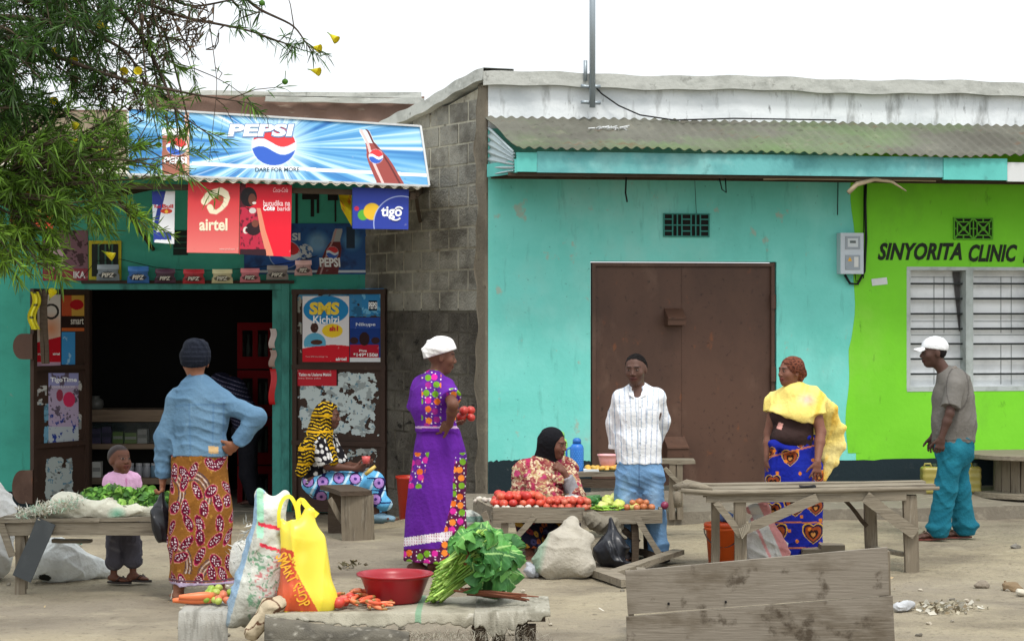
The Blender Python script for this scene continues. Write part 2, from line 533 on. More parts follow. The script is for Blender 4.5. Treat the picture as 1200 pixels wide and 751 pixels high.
def head_prims(J, sc=1.0, child=False):
    kid = J.get('kid'); c, f, r, u = J['head'], J['hf'], J['hr'], J['hu']
    R = np.stack([r, f, u], 1)
    def q(x, y, z): return c + (r * x + f * y + u * z) * sc
    E = lambda p, rad, k=.02, sub=False: ell(p, np.array(rad) * sc, k * sc, 'head', R, sub)
    o = [E(q(0, -.012, .025), (.076, .094, .088)), E(q(0, .028, -.035), (.058, .062, .075), .035), E(q(0, .05, -.088), (.026, .028, .022), .03)]
    o += [E(q(s * .04, .052, -.022), (.024, .026, .026), .02) for s in (1, -1)]
    if not kid: o += [cone(q(-.034, .078, .028), q(.034, .078, .028), .011 * sc, .011 * sc, .014 * sc, 'head')]
    o += [E(q(s * .031, .098, .008), (.013, .013, .009), .016, True) for s in (1, -1)]
    o += [E(q(s * .031, .0745, .007), (.0135, .0125, .0115), .006) for s in (1, -1)]
    o += [cone(q(0, .084, .012), q(0, .096 if kid else .104, -.022), .008 * sc, .011 * sc, .01 * sc, 'head'), E(q(.012, .094, -.029), (.010, .011, .0085), .006), E(q(-.012, .094, -.029), (.010, .011, .0085), .006)]
    o += [E(q(0, .082, -.0535), (.024, .017, .0075), .006), E(q(0, .08, -.067), (.021, .017, .0085), .006)]
    if kid: o += [E(q(s * .042, .045, -.045), (.03, .032, .034), .02) for s in (1, -1)] + [E(q(0, -.01, .04), (.08, .096, .086))]
    o += [E(q(s * .077, -.012, -.008), (.008, .018, .031), .008) for s in (1, -1)]
    return o

def body_prims(J, H, sc=None, fem=False, bulk=1.0, feet=True, hands=None, hsc=None, seat=False):
    sc = sc or H / 1.7; b = bulk
    r = unit(J['sR'] - J['sL']); hr_ = unit(J['hR'] - J['hL'])
    up = unit(J['neck'] - J['pel'])
    o = []
    hipw = (.165 if fem else .155) * sc * b; ww = (.125 if fem else .14) * sc * b; cw = (.15 if fem else .165) * sc * b
    o.append(loft([(J['pel'] - up * .04 * sc, hipw * .86, .105 * sc * b), (J['pel'] + up * .04 * sc, hipw * .95, .112 * sc * b), (J['waist'], ww, .095 * sc * b), (J['chest'] - up * .02 * sc, cw, .11 * sc * b), (J['chest'] + up * .08 * sc, cw * .92, .1 * sc * b), (J['neck'] - up * .045 * sc, cw * .52, .065 * sc)], r, .05, 'torso'))
    if fem:
        fw = unit(np.cross(up, r)); 
        if fw @ J['f'] < 0: fw = -fw
        for s in (1, -1): o.append(ell(J['chest'] + r * .07 * s * sc + fw * .085 * sc * b, np.array([.055, .055, .055]) * sc * b, .05, 'torso'))
    nb = J['neck'] - up * .03 * sc
    for sd in 'RL': o.append(cone(nb - up * .025 * sc, J['s' + sd], .052 * sc, .05 * sc, .05, 'torso'))
    o.append(cone(nb, J['head'] - J['hu'] * .05 * (hsc or sc) - J['hf'] * .015 * sc, (.056 if not fem else .05) * sc, (.052 if not fem else .047) * sc, .04, 'neck'))
    for sd in ('R', 'L'):
        s, e, w = J['s' + sd], J['e' + sd], J['w' + sd]
        o += [cone(s, e, .054 * sc * b, .04 * sc * b, .04, 'arm' + sd), cone(e, e + (w - e) * .35, .04 * sc * b, .04 * sc * b, .02, 'fore' + sd), cone(e + (w - e) * .35, w, .04 * sc * b, .026 * sc, .02, 'fore' + sd)]
        hp = (hands or {}).get(sd)
        d = unit(w - e)
        if hp is None: hp = dict(d=d, pn=unit(-r * (1 if sd == 'R' else -1)), curl=.45)
        pn = np.asarray(hp.get('pn', -r), float); dd = unit(hp.get('d', d))
        # thumb side: sign so that the thumb points to 'th'
        th = np.asarray(hp.get('th', J['f']), float)
        pn2 = unit(pn - dd * (pn @ dd)); ts = 1 if np.cross(dd, pn2) @ th > 0 else -1
        o += hand_prims(w, dd, pn, ts, hp.get('curl', .5), sc * hp.get('sc', 1.0), 'hand' + sd, hp.get('spread', 0))
        h, k, a = J['h' + sd], J['k' + sd], J['a' + sd]
        o += [cone(h, k, .085 * sc * b, .055 * sc * b, .05, 'thigh' + sd), cone(k, k + (a - k) * .35, .052 * sc * b, .054 * sc * b, .03, 'calf' + sd), cone(k + (a - k) * .35, a, .054 * sc * b, .034 * sc, .03, 'calf' + sd)]
        fd = J['fd' + sd]; fs = unit(np.cross(fd, [0, 0, 1])); g0 = a - np.array([0, 0, .045 * sc])
        o += [loft([(g0 + np.array([0, 0, .036 * sc]) - fd * .045 * sc, .03 * sc, .032 * sc), (g0 + np.array([0, 0, .034 * sc]) + fd * .04 * sc, .036 * sc, .03 * sc), (g0 + fd * .125 * sc + np.array([0, 0, .02 * sc]), .044 * sc, .018 * sc), (g0 + fd * .165 * sc + np.array([0, 0, .014 * sc]), .038 * sc, .012 * sc)], fs, .02, 'foot' + sd)]
        sgn = 1 if sd == 'R' else -1
        for i in range(5):
            lx = (.03, .012, -.004, -.019, -.032)[i] * (-sgn if True else 1)
            L = (.205, .2, .192, .182, .17)[i]; rr = (.0125, .009, .0085, .008, .008)[i]
            o.append(cone(g0 + fd * .15 * sc + fs * lx * sc + np.array([0, 0, .013 * sc]), g0 + fd * L * sc + fs * lx * 1.1 * sc + np.array([0, 0, .011 * sc]), rr * sc, rr * .9 * sc, .006, 'foot' + sd))
    o += head_prims(J, hsc or sc)
    return o

def srgb_noise(V, seed, sc): return sines(V, seed, sc, 8)

def skin_colors(V, J, sc, tone, lip=None, scalp=None):
    lip = lip or np.array(tone) * np.array([.98, .76, .78]); es = 1.3 if J.get('kid') else 1.0
    C = const(tone, V)
    n = srgb_noise(V, 5, 28.0)
    C = C * (1 + .06 * n[:, None])
    X = V - J['head']; x = (X @ J['hr']) / sc; y = (X @ J['hf']) / sc; z = (X @ J['hu']) / sc
    t = np.array(tone, float)
    hd = (np.abs(x) < .1) & (np.abs(y) < .14) & (np.abs(z) < .14)
    lipm = np.clip(1.3 - np.sqrt((x / .026) ** 2 + ((z + .06) / .015) ** 2), 0, 1) * (y > .06) * hd * 3
    C = over(C, lipm, lip)
    C = over(C, (np.abs(z + .0602) < .0028) * (np.abs(x) < .024) * (y > .07) * hd * .8, (35, 18, 18))
    for s in (1, -1):
        ex = (x - s * .031) / es; ez = (z - .007) / es
        C = over(C, ((ex / .018) ** 2 + (ez / .0105) ** 2 < 1) * (y > .06) * hd * .3, t * .6)
        C = over(C, ((ex / .0105) ** 2 + (ez / .0045) ** 2 < 1) * (y > .068) * hd * .75, (150, 136, 128))
        C = over(C, ((ex / .0062) ** 2 + (ez / .0062) ** 2 < 1) * (y > .068) * hd, (16, 10, 10))
        C = over(C, (np.abs(ex) < .022) * (np.abs(z - .031 + 6 * ex * ex) < .0042) * (y > .055) * hd * (.35 if J.get('kid') else .65), (25, 17, 15))
    if scalp is not None:
        sm = np.clip((z - .028 - .85 * np.clip(y + .0, -.05, .05)) / .014, 0, 1) * hd * .9
        C = over(C, np.clip(sm, 0, 1), scalp)
    # palms and soles stay a little lighter
    return lin(np.clip(C, 0, 255))

SKIN = None
def make_person(label, J, H, tone, foot, group=None, sc=None, h=.0055, scalp=None, **kw):
    sc = sc or H / 1.7; hsc = kw.get('hsc') or sc * 1.05
    kw.setdefault('hsc', hsc)
    pr = body_prims(J, H, sc, **kw)
    V, Q = sdf_mesh(pr, h)
    m = mat('skin', vcol=True, rough=.55, bump=.2, bscale=120, spec=.28)
    root = thing('person', label, 'person', foot, group)
    g = Geo().add(V, Q, skin_colors(V, J, hsc, tone, scalp=scalp))
    part('body', g, m, root, smooth=True)
    return root, pr

def sel(pr, *tags): return [p for p in pr if any(p.tag.startswith(t) for t in tags) and not p.sub]

def garment(name, prims, parent, m, colf=None, off=.012, h=.007, cuts=(), wr=(.004, 22), wdir=(1, 1, 1), seed=1, rel=1, label=None, post=None, extra_noise=None):
    wd = np.array(wdir, float)
    def nz(X):
        o = -1.9 * wr[0] * (folds(X * wd, seed, wr[1] * 1.9) - .35) + .4 * wr[0] * sines(X * wd, seed + 3, wr[1] * 2.6, 6)
        if extra_noise is not None: o = o + extra_noise(X)
        return o
    V, Q = sdf_mesh(prims, h, off, cuts, nz, post)
    if rel: V = relax(V, Q, rel, .4)
    C = lin(np.clip(colf(V), 0, 255)) if colf is not None else None
    g = Geo().add(V, Q, C)
    return part(name, g, m, parent, label, smooth=True)

def voro(X, Y, cell, seed=0, jit=.35):
    """nearest jittered-grid seed: returns distance, id hash arrays"""
    gx = np.floor(X / cell).astype(int); gy = np.floor(Y / cell).astype(int)
    best = np.full(X.shape, 9.0); bi = np.zeros(X.shape, int); bx = np.zeros(X.shape); by = np.zeros(X.shape)
    for a in (-1, 0, 1):
        for b in (-1, 0, 1):
            i = gx + a; j = gy + b
            hsh = (i * 73856093) ^ (j * 19349663) ^ (seed * 83492791)
            h1 = ((hsh % 1009) / 1009.0 - .5) * 2 * jit; h2 = (((hsh // 7) % 997) / 997.0 - .5) * 2 * jit
            cx = (i + .5 + h1) * cell; cy = (j + .5 + h2) * cell
            d = np.hypot(X - cx, Y - cy)
            m = d < best
            best = np.where(m, d, best); bi = np.where(m, np.abs(hsh), bi); bx = np.where(m, X - cx, bx); by = np.where(m, Y - cy, by)
    return best, bi, bx, by

def wrapx(V, c, R=.18):
    """arc length round a vertical axis through c"""
    return np.arctan2(V[:, 0] - c[0], -(V[:, 1] - c[1])) * R
# ------------------------------------------------------------------ materials of the place
M = {}
def wood(name, base, dark=(60, 52, 44), pale=(175, 168, 152), st=(1, 1, 1)):
    return mat(name, base, .9, [(dark, 9, .52, .75, .75, st, 9), (pale, 14, .55, .8, .6, st, 8), ((40, 34, 28), 30, .6, .7, .5, st, 6)], bump=.5, bscale=30, bstretch=st)
M['wood_x'] = wood('weathered_wood_x', (130, 121, 105), st=(.25, 3, 3))
M['wood_z'] = wood('weathered_wood_z', (122, 112, 96), st=(3, 3, .25))
M['wood_dark'] = wood('dark_wood', (78, 66, 54), dark=(38, 31, 26), pale=(110, 98, 84), st=(.5, 3, 3))
M['wood_board'] = mat('grey_board_wood', (126, 118, 106), .9, [((90, 80, 66), 3.0, .48, .66, .85, (.7, 1.6, 1.6), 10), ((62, 52, 40), 5, .56, .64, .85, (1, 1, 1), 8), ((160, 152, 140), 7, .55, .8, .5, (.3, 3, 6), 8)], bump=.45, bscale=26, bstretch=(.25, 2, 3))
M['ground'] = mat('packed_earth', (130, 121, 105), .95, [((160, 149, 122), .35, .4, .65, .85, (.8, 1, 1), 5), ((96, 87, 74), .9, .48, .66, .8, (.8, 1, 1), 9), ((164, 155, 132), 3, .55, .7, .5, (1, 1, 1), 9), ((84, 75, 62), 16, .58, .68, .6, (1, 1, 1), 6), ((90, 82, 72), 70, .66, .74, .5)], bump=.9, bscale=22, bdist=.035, world=True)
M['concrete'] = mat('old_concrete', (124, 117, 104), .92, [((108, 100, 88), 2.2, .45, .7, .8, (1, 1, 1), 8), ((176, 168, 150), 7, .55, .75, .6), ((70, 64, 56), 16, .64, .72, .5)], bump=.5, bscale=40, world=True)
M['turq'] = mat('turquoise_paint', (118, 208, 197), .8, [((150, 206, 196), .7, .5, .62, .6, (1, 1, .8), 8), ((88, 160, 148), .9, .56, .72, .45, (1.3, 1.3, .8), 9), ((96, 192, 178), 1.1, .4, .7, .6, (1, 1, 1.6), 6), ((146, 224, 214), 2.3, .5, .75, .5, (1, 1, .7), 6), ((160, 176, 160), 5.5, .64, .69, .8, (1, 1, .8), 7), ((60, 122, 110), 9, .59, .78, .5, (1.4, 1.4, .25), 8), ((40, 70, 64), 30, .66, .74, .6)], bump=.25, bscale=22, world=True)
M['turq_shop'] = mat('turquoise_shop_paint', (70, 172, 152), .75, [((52, 132, 116), 1.4, .42, .7, .6, (1, 1, 1.6), 7), ((44, 96, 84), 6, .6, .75, .6, (1.2, 1.2, .3), 8), ((140, 160, 146), 8, .69, .73, .6), ((34, 60, 52), 26, .68, .74, .6)], bump=.25, bscale=22, world=True)
M['green'] = mat('lime_paint', (120, 204, 46), .75, [((150, 206, 84), .8, .52, .64, .5, (1, 1, .8), 8), ((96, 150, 50), .9, .58, .7, .45, (1.3, 1.3, .8), 9), ((108, 192, 36), 1.2, .4, .7, .7, (1, 1, 1.4), 6), ((124, 214, 40), 3, .52, .75, .5), ((60, 110, 26), 8, .63, .74, .6, (1.5, 1.5, .6), 8), ((70, 80, 40), 34, .69, .74, .5)], bump=.2, bscale=22, world=True)
M['skirting'] = mat('black_skirting_paint', (22, 38, 44), .8, [((60, 66, 64), 6, .6, .72, .5), ((150, 150, 146), 9, .7, .735, .8)], bump=.3, bscale=30, world=True)
M['parapet'] = mat('whitewash', (226, 231, 233), .9, [((182, 190, 194), 1.5, .46, .7, .7, (1, 1, 2), 8), ((110, 112, 108), 4, .54, .70, .75, (1.5, 1.5, .4), 9), ((60, 60, 56), 11, .64, .74, .7, (1.5, 1.5, .5), 9)], bump=.35, bscale=30, world=True)
M['coping'] = mat('coping_concrete', (176, 178, 172), .95, [((128, 130, 124), 3, .48, .7, .8, (1, 1, 2), 9), ((70, 68, 60), 9, .6, .72, .7), ((226, 226, 220), 6, .6, .75, .6)], bump=.6, bscale=26, world=True)
M['brown_metal'] = mat('brown_painted_steel', (86, 62, 50), .5, [((64, 46, 38), 1.3, .42, .66, .8, (1, 1, .5), 8), ((112, 88, 74), 3, .56, .74, .6, (1, 1, .5), 7), ((126, 74, 42), 7, .62, .7, .6, (1, 1, .6), 8), ((46, 34, 28), 22, .6, .7, .7)], bump=.1, bscale=20, world=True, spec=.3)
M['brown_door'] = mat('dark_brown_leaf', (62, 44, 35), .65, [((48, 35, 28), 3, .42, .7, .7), ((84, 68, 58), 9, .62, .74, .6)], bump=.15, bscale=30, world=True)
M['peel'] = mat('torn_paper_remains', (150, 156, 152), .9, [((92, 118, 126), 6, .5, .6, .6), ((60, 44, 36), 14, .5, .56, .9), ((190, 196, 190), 5, .55, .7, .6)], world=True)
M['galv'] = mat('galvanised_sheet', (176, 190, 192), .5, [((120, 126, 122), 4, .5, .72, .6)], metal=.2, bump=.1, world=True)
M['roof'] = mat('mossy_corrugated_sheet', (104, 104, 94), .9, [((78, 76, 68), 1.2, .42, .68, .8, (1, 1, 1), 7), ((100, 126, 80), .8, .46, .64, .7, (.6, 1, 1), 7), ((134, 130, 114), 6, .58, .75, .5), ((104, 76, 54), 3, .60, .68, .6, (.4, 2, 2), 7), ((56, 52, 46), 14, .60, .72, .7)], bump=.3, bscale=24, world=True)
M['roof_brown'] = mat('brown_roof_sheet', (122, 98, 86), .85, [((98, 76, 66), 1.4, .42, .7, .7), ((168, 158, 140), 6, .62, .72, .6, (.5, 1, 2), 7)], bump=.3, world=True)
M['fascia'] = mat('fascia_paint', (106, 178, 178), .75, [((150, 196, 194), 1.6, .5, .66, .6), ((78, 142, 146), 2.5, .45, .66, .75, (1, 1, 1), 8), ((60, 104, 106), 8, .62, .76, .6, (1, 1, 1), 8), ((150, 160, 150), 16, .66, .74, .5)], bump=.2, bscale=30, world=True)
M['fascia2'] = mat('fascia_fresh_paint', (98, 190, 182), .7, [((84, 168, 162), 2.5, .45, .7, .6), ((60, 104, 102), 8, .6, .76, .6)], bump=.1, world=True)
M['white'] = mat('white_paint', (205, 208, 208), .7, [((170, 172, 170), 6, .5, .75, .5)], bump=.1)
M['dark_in'] = mat('dark_interior', (34, 34, 32), .95, [((24, 22, 20), 3, .4, .7, .6)], world=True)  # near-black colour with darker mottling
M['plaster'] = mat('corner_render', (118, 110, 96), .95, [((84, 78, 68), 3, .45, .7, .8, (1, 1, .6), 9), ((146, 138, 118), 8, .56, .75, .6), ((52, 48, 42), 14, .62, .73, .7)], bump=.6, bscale=35, world=True)
M['black'] = mat('black_rubber', (20, 20, 22), .6)
M['letter'] = mat('sign_black_paint', (26, 36, 22), .7)
M['plastic'] = mat('plastic_vc', vcol=True, rough=.35, spec=.45, var=.08, vscale=9)
M['cloth'] = mat('cotton_cloth', vcol=True, rough=.92, bump=.6, bscale=38, bdist=.012, var=.1, vscale=5, spec=.15)
M['sack'] = mat('woven_sack', vcol=True, rough=.75, bump=.7, bscale=34, bdist=.016, var=.12, vscale=7, spec=.25)
M['veg'] = mat('vegetable_skin', vcol=True, rough=.38, spec=.5, var=.12, vscale=14)
M['leaf'] = mat('leafy_greens', vcol=True, rough=.55, spec=.35, var=.15, vscale=12, bump=.2, bscale=60)
M['print'] = mat('printed_panel', vcol=True, rough=.45, spec=.3, layers=[((200, 200, 196), 7, .68, .76, .35), ((60, 60, 56), 16, .66, .76, .35)])
M['paper'] = mat('printed_paper', vcol=True, rough=.8, spec=.15, layers=[((215, 215, 210), 24, .66, .72, .45)])
M['ink'] = mat('ink_vc', vcol=True, rough=.6)
M['matte'] = mat('matte_vc', vcol=True, rough=.95, spec=.05)

# ------------------------------------------------------------------ ground
g = Geo()
xs = np.concatenate([np.linspace(-400, -12, 14), np.linspace(-10, 10, 301), np.linspace(12, 400, 14)])
ys = np.concatenate([np.linspace(-60, 6, 8), np.linspace(7, 24, 300), np.linspace(26, 900, 16)])
X, Y = np.meshgrid(xs, ys, indexing='ij')
Z = gz(X, Y) + .012 * vnoise(X * 2.2, Y * 2.6, 3) * ((Y > 6) & (Y < 26) & (np.abs(X) < 11)) + .007 * vnoise(X * 9, Y * 7, 5) * ((Y > 6) & (Y < 26) & (np.abs(X) < 11))
i = (np.arange(len(xs) - 1)[:, None] * len(ys) + np.arange(len(ys) - 1)[None, :]).ravel()
g.add(np.stack([X, Y, Z], -1).reshape(-1, 3), np.stack([i, i + len(ys), i + len(ys) + 1, i + 1], 1))
struct('ground', g, M['ground'], True)

# ------------------------------------------------------------------ clinic building, in its own frame
C0 = np.array([(572 - CX) / 126, F / 126, 0]); C1 = np.array([5.0, 20.0, 0])
UD = unit(C1 - C0); ND = np.array([UD[1], -UD[0], 0]); 
if ND[1] > 0: ND = -ND
def wuz(px, py, out=0.0):        # pixel -> (distance along the wall, height) on the plane 'out' metres in front of it
    o = C0 + ND * out; d = np.array([(px - CX) / F, 1, 0])
    # o + u*UD = t*d
    A = np.array([[UD[0], -d[0]], [UD[1], -d[1]]]); u, t = np.linalg.solve(A, -o[:2])
    return u, CAMZ - (py - YH) * t / F
def wp(u, out, z): return C0 + UD * u + ND * out + np.array([0, 0, z])
def wbox(g, px0, py0, px1, py1, o0, o1, c=None):
    u0, z0 = wuz(px0, py0, o1); u1, _ = wuz(px1, py0, o1); _, z1 = wuz((px0 + px1) / 2, py1, o1); _, z0 = wuz((px0 + px1) / 2, py0, o1)
    return ubox(g, u0, u1, z0, z1, o0, o1, c)
def ubox(g, u0, u1, z0, z1, o0, o1, c=None):
    v = [wp(u, o, z) for u in (u0, u1) for o in (o0, o1) for z in (z0, z1)]
    return g.add(v, _BF, c)

clinic = thing('clinic_building', 'long single storey building, turquoise and lime green, with white parapet and corrugated eave', 'building', C0)
UG = wuz(1003, 400)[0]; ZP = .21
ud0, zd1 = wuz(692, 306); ud1, _ = wuz(910, 306); UEND = 8.0
g = Geo()
ubox(g, 0, ud0, -.3, 3.6, -.22, 0); ubox(g, ud0, ud1, zd1, 3.6, -.22, 0); ubox(g, ud1, UG, -.3, 3.6, -.22, 0)
part('wall', g, M['turq'], clinic, 'turquoise wall with worn paint patches')
uw0, zw1 = wuz(1063, 313); uw1 = wuz(1290, 313)[0]; zw0 = wuz(1063, 457)[1]
g = Geo()
# wavy hand-painted boundary: the lime part starts along an uneven vertical line
ubox(g, UG, uw0, -.3, 3.6, -.22, 0); ubox(g, uw0, uw1, zw1, 3.6, -.22, 0); ubox(g, uw0, uw1, -.3, zw0, -.22, 0); ubox(g, uw1, UEND, -.3, 3.6, -.22, 0)
part('wall', g, M['green'], clinic, 'lime green wall of the clinic')
g = Geo(); n = 26; pts = []
zs = np.linspace(ZP + .33, 3.3, n); w_ = .045 + .03 * np.sin(zs * 2.1) + .012 * np.sin(zs * 9) + .02 * (zs < 1.6)
vs = [wp(UG - w_[k] * 1.0, .0025, zs[k]) for k in range(n)] + [wp(UG + .05, .0025, zs[k]) for k in range(n)]
vs += [wp(UG - w_[k] * 1.0, .0, zs[k]) for k in range(n)]
g.add(vs, [(k, k + n, k + n + 1, k + 1) for k in range(n - 1)] + [(k, k + 1, k + 1 + 2 * n, k + 2 * n) for k in range(n - 1)])
part('paint_edge', g, M['green'], clinic, 'uneven painted border between lime and turquoise')
g = Geo()
n = 60
for a, b in ((0, ud0), (ud1, UEND)):
    us = np.linspace(a, b, n); top = ZP + .30 + .008 * np.sin(us * 5) + .012 * RNG.uniform(-1, 1, n) * (RNG.random(n) < .4) - .012 * (us - 1.0).clip(0, 3)
    v = [wp(u, .006, ZP - .3) for u in us] + [wp(u, .006, t) for u, t in zip(us, top)] + [wp(u, 0, t) for u, t in zip(us, top)]
    g.add(v, [(k, k + 1, k + 1 + n, k + n) for k in range(n - 1)] + [(k + n, k + 1 + n, k + 1 + 2 * n, k + 2 * n) for k in range(n - 1)])
part('skirting', g, M['skirting'], clinic)
# parapet + coping
g = Geo(); ubox(g, -.0, UEND, 3.602, wuz(600, 99)[1], -.22, .002); part('parapet', g, M['parapet'], clinic)
g = Geo(); zc0 = wuz(572, 100, .08)[1]; zc1 = wuz(572, 83.5, .08)[1]
def cop(u, v):
    a = v * 2 * np.pi
    x = np.interp(v, [0, .2, .5, .7, 1], [.085, .075, -.26, -.26, .085]); z = np.interp(v, [0, .2, .5, .7, 1], [zc0, zc1, zc1 + .01, zc0, zc0])
    uu = u * (UEND + .1) - .06
    z = z + .010 * np.sin(uu * 3.1) + .006 * np.sin(uu * 11 + 1); x = x + .006 * np.sin(uu * 7)
    return C0 + UD * uu[:, None] + ND * x[:, None] + np.array([0, 0, 1.0]) * z[:, None]
gridf(g, cop, 90, 20); 
part('coping', g, M['coping'], clinic)
# side wall of blocks, receding from the corner
S1 = PY(430, 365, 21.4); S1[2] = 0; SD = unit(S1 - C0); SL = float(np.linalg.norm(S1 - C0)); SN = np.array([SD[1], -SD[0], 0])
if SN[0] > 0: SN = -SN
def sp(t, out, z): return C0 + SD * t + SN * out + np.array([0, 0, z])
ztop0, ztop1 = 4.02, 3.62
mb = mat('concrete_block', (146, 144, 134), .95, [((106, 104, 97), 4, .45, .7, .7), ((160, 154, 138), 9, .55, .75, .6), ((66, 60, 52), 13, .6, .72, .7, (1, 1, 1), 9), ((84, 80, 72), 1.1, .5, .62, .8, (1, 1, 1.6), 6)], bump=.9, bscale=45, bdist=.02, world=True)
g = Geo()
zrow = -.3; row = 0
g2 = Geo()
g2.add([sp(0, 0, -.3), sp(SL + .4, 0, -.3), sp(SL + .4, 0, ztop1 - .1), sp(0, 0, ztop0), sp(0, -.2, -.3), sp(SL + .4, -.2, -.3), sp(SL + .4, -.2, ztop1 - .1), sp(0, -.2, ztop0)], [(0, 1, 2, 3), (7, 6, 5, 4), (0, 3, 7, 4), (3, 2, 6, 7), (1, 5, 6, 2), (0, 4, 5, 1)])
part('side_wall', g2, mat('mortar', (172, 168, 152), .95, [((104, 96, 82), 5, .45, .7, .8), ((60, 56, 48), 10, .58, .72, .7)], bump=.7, bscale=30, world=True), clinic, 'bare concrete block side wall with mortar joints')
glow = Geo()
while zrow < 4.1:
    t = -.4 + (.2 if row % 2 else 0)
    while t < SL + .4:
        a, b = max(t, .12) + .012, min(t + .376, SL + .38)
        zt = ztop0 + (ztop1 - ztop0) * (a / SL)
        if b - a > .05 and zrow + .1 < zt:
            z0 = zrow + .008 + RNG.uniform(-.004, .004); z1 = min(zrow + .186, zt) + RNG.uniform(-.004, .004)
            dk = .5 if zrow < 1.9 else 1.0
            o = .006 + RNG.uniform(-.002, .003)
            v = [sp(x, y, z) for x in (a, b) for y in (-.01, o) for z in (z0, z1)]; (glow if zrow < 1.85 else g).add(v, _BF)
        t += .4
    zrow += .2; row += 1
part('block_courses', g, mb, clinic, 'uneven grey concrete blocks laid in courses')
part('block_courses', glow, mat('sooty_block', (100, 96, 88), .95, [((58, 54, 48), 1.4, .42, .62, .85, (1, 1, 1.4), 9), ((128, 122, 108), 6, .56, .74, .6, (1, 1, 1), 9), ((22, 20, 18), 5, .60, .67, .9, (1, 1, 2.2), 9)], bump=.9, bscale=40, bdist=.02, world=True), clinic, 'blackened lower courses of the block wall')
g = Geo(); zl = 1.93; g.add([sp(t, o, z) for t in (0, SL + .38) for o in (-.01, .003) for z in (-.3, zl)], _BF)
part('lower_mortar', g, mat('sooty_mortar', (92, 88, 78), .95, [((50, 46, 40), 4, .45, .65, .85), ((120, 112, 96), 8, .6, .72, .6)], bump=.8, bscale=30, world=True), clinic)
g = Geo()
def strip(u, v):
    t = u * .2; z = -.28 + v * 4.3; o = .022 + .005 * vnoise(t * 9, z * 5, 8)
    t = t + (.03 * np.sin(z * 6) + .02 * np.sin(z * 17)) * u
    return C0 + SD * t[:, None] + SN * o[:, None] + np.array([0, 0, 1.]) * z[:, None]
gridf(g, strip, 6, 80, thick=-SN * .024)
part('corner_render', g, M['plaster'], clinic, smooth=True)
g = Geo()
a0, a1 = sp(-.09, .09, ztop0 + .0), sp(SL + .5, .09, ztop1 - .08)
def cop2(u, v):
    t = -.06 + u * (SL + .5); zt = ztop0 + .02 + (ztop1 - ztop0) * t / SL + .012 * np.sin(t * 4) + .006 * np.sin(t * 15)
    o = np.interp(v, [0, .25, .5, .75, 1], [.09, .08, -.24, -.24, .09]); dz = np.interp(v, [0, .25, .5, .75, 1], [-.0, .115, .12, 0, 0])
    return C0 + SD * t[:, None] + SN * o[:, None] + np.array([0, 0, 1.]) * (zt + dz)[:, None]
gridf(g, cop2, 50, 16); part('coping', g, M['coping'], clinic)
# roof slab inside so nothing is hollow from above
g = Geo(); v = [wp(0, -.2, 3.5), wp(UEND, -.2, 3.6), wp(UEND, -6, 3.3), sp(SL + 3, -.2, 3.3)]
g.add(v, [(0, 1, 2, 3)]); part('roof_slab', g, M['concrete'], clinic)
# metal door
door = part('door', wbox(Geo(), 694, 308, 908, 568, -.12, -.05), M['brown_metal'], clinic, 'wide plain brown steel door')
g = Geo(); wbox(g, 694, 308, 698, 568, -.05, -.015); wbox(g, 904, 308, 908, 568, -.05, -.015); wbox(g, 694, 308, 908, 312, -.05, -.016)
part('frame', g, M['brown_metal'], door)
g = Geo()
wbox(g, 799, 313, 800.5, 566, -.05, -.0455)
part('seam', g, M['brown_metal'], door)
def hutch(px0, py0, px1, py1, d=.12):      # folded sheet-metal lock cover with slanting hood
    g = Geo(); u0, z1 = wuz(px0, py0, 0); u1, z0 = wuz(px1, py1, 0)
    prof = [(-.05, z0), (d * .75, z0 + .01), (d * .8, z1 - .09), (-.05, z1)]
    v = [wp(u, o, z) for u in (u0, u1) for o, z in prof]
    g.add(v, [(0, 1, 2, 3), (7, 6, 5, 4), (0, 4, 5, 1), (1, 5, 6, 2), (2, 6, 7, 3), (3, 7, 4, 0)])
    wv = [wp(u0 + .0, d * .8 + .004, z1 - .1), wp(u1, d * .8 + .004, z1 - .1)]
    tube(g, wv, .006, 6); return g
part('lock_cover', hutch(780, 361, 801, 382), M['brown_metal'], door, 'small brown steel lock cover on the door')
part('lock_cover', hutch(779, 512, 804, 536, .13), M['brown_metal'], door, 'larger brown steel box low on the door')
for k in range(3): part('hinge', wbox(Geo(), 904, 345 + k * 85, 909, 362 + k * 85, -.05, .004), M['brown_metal'], door)
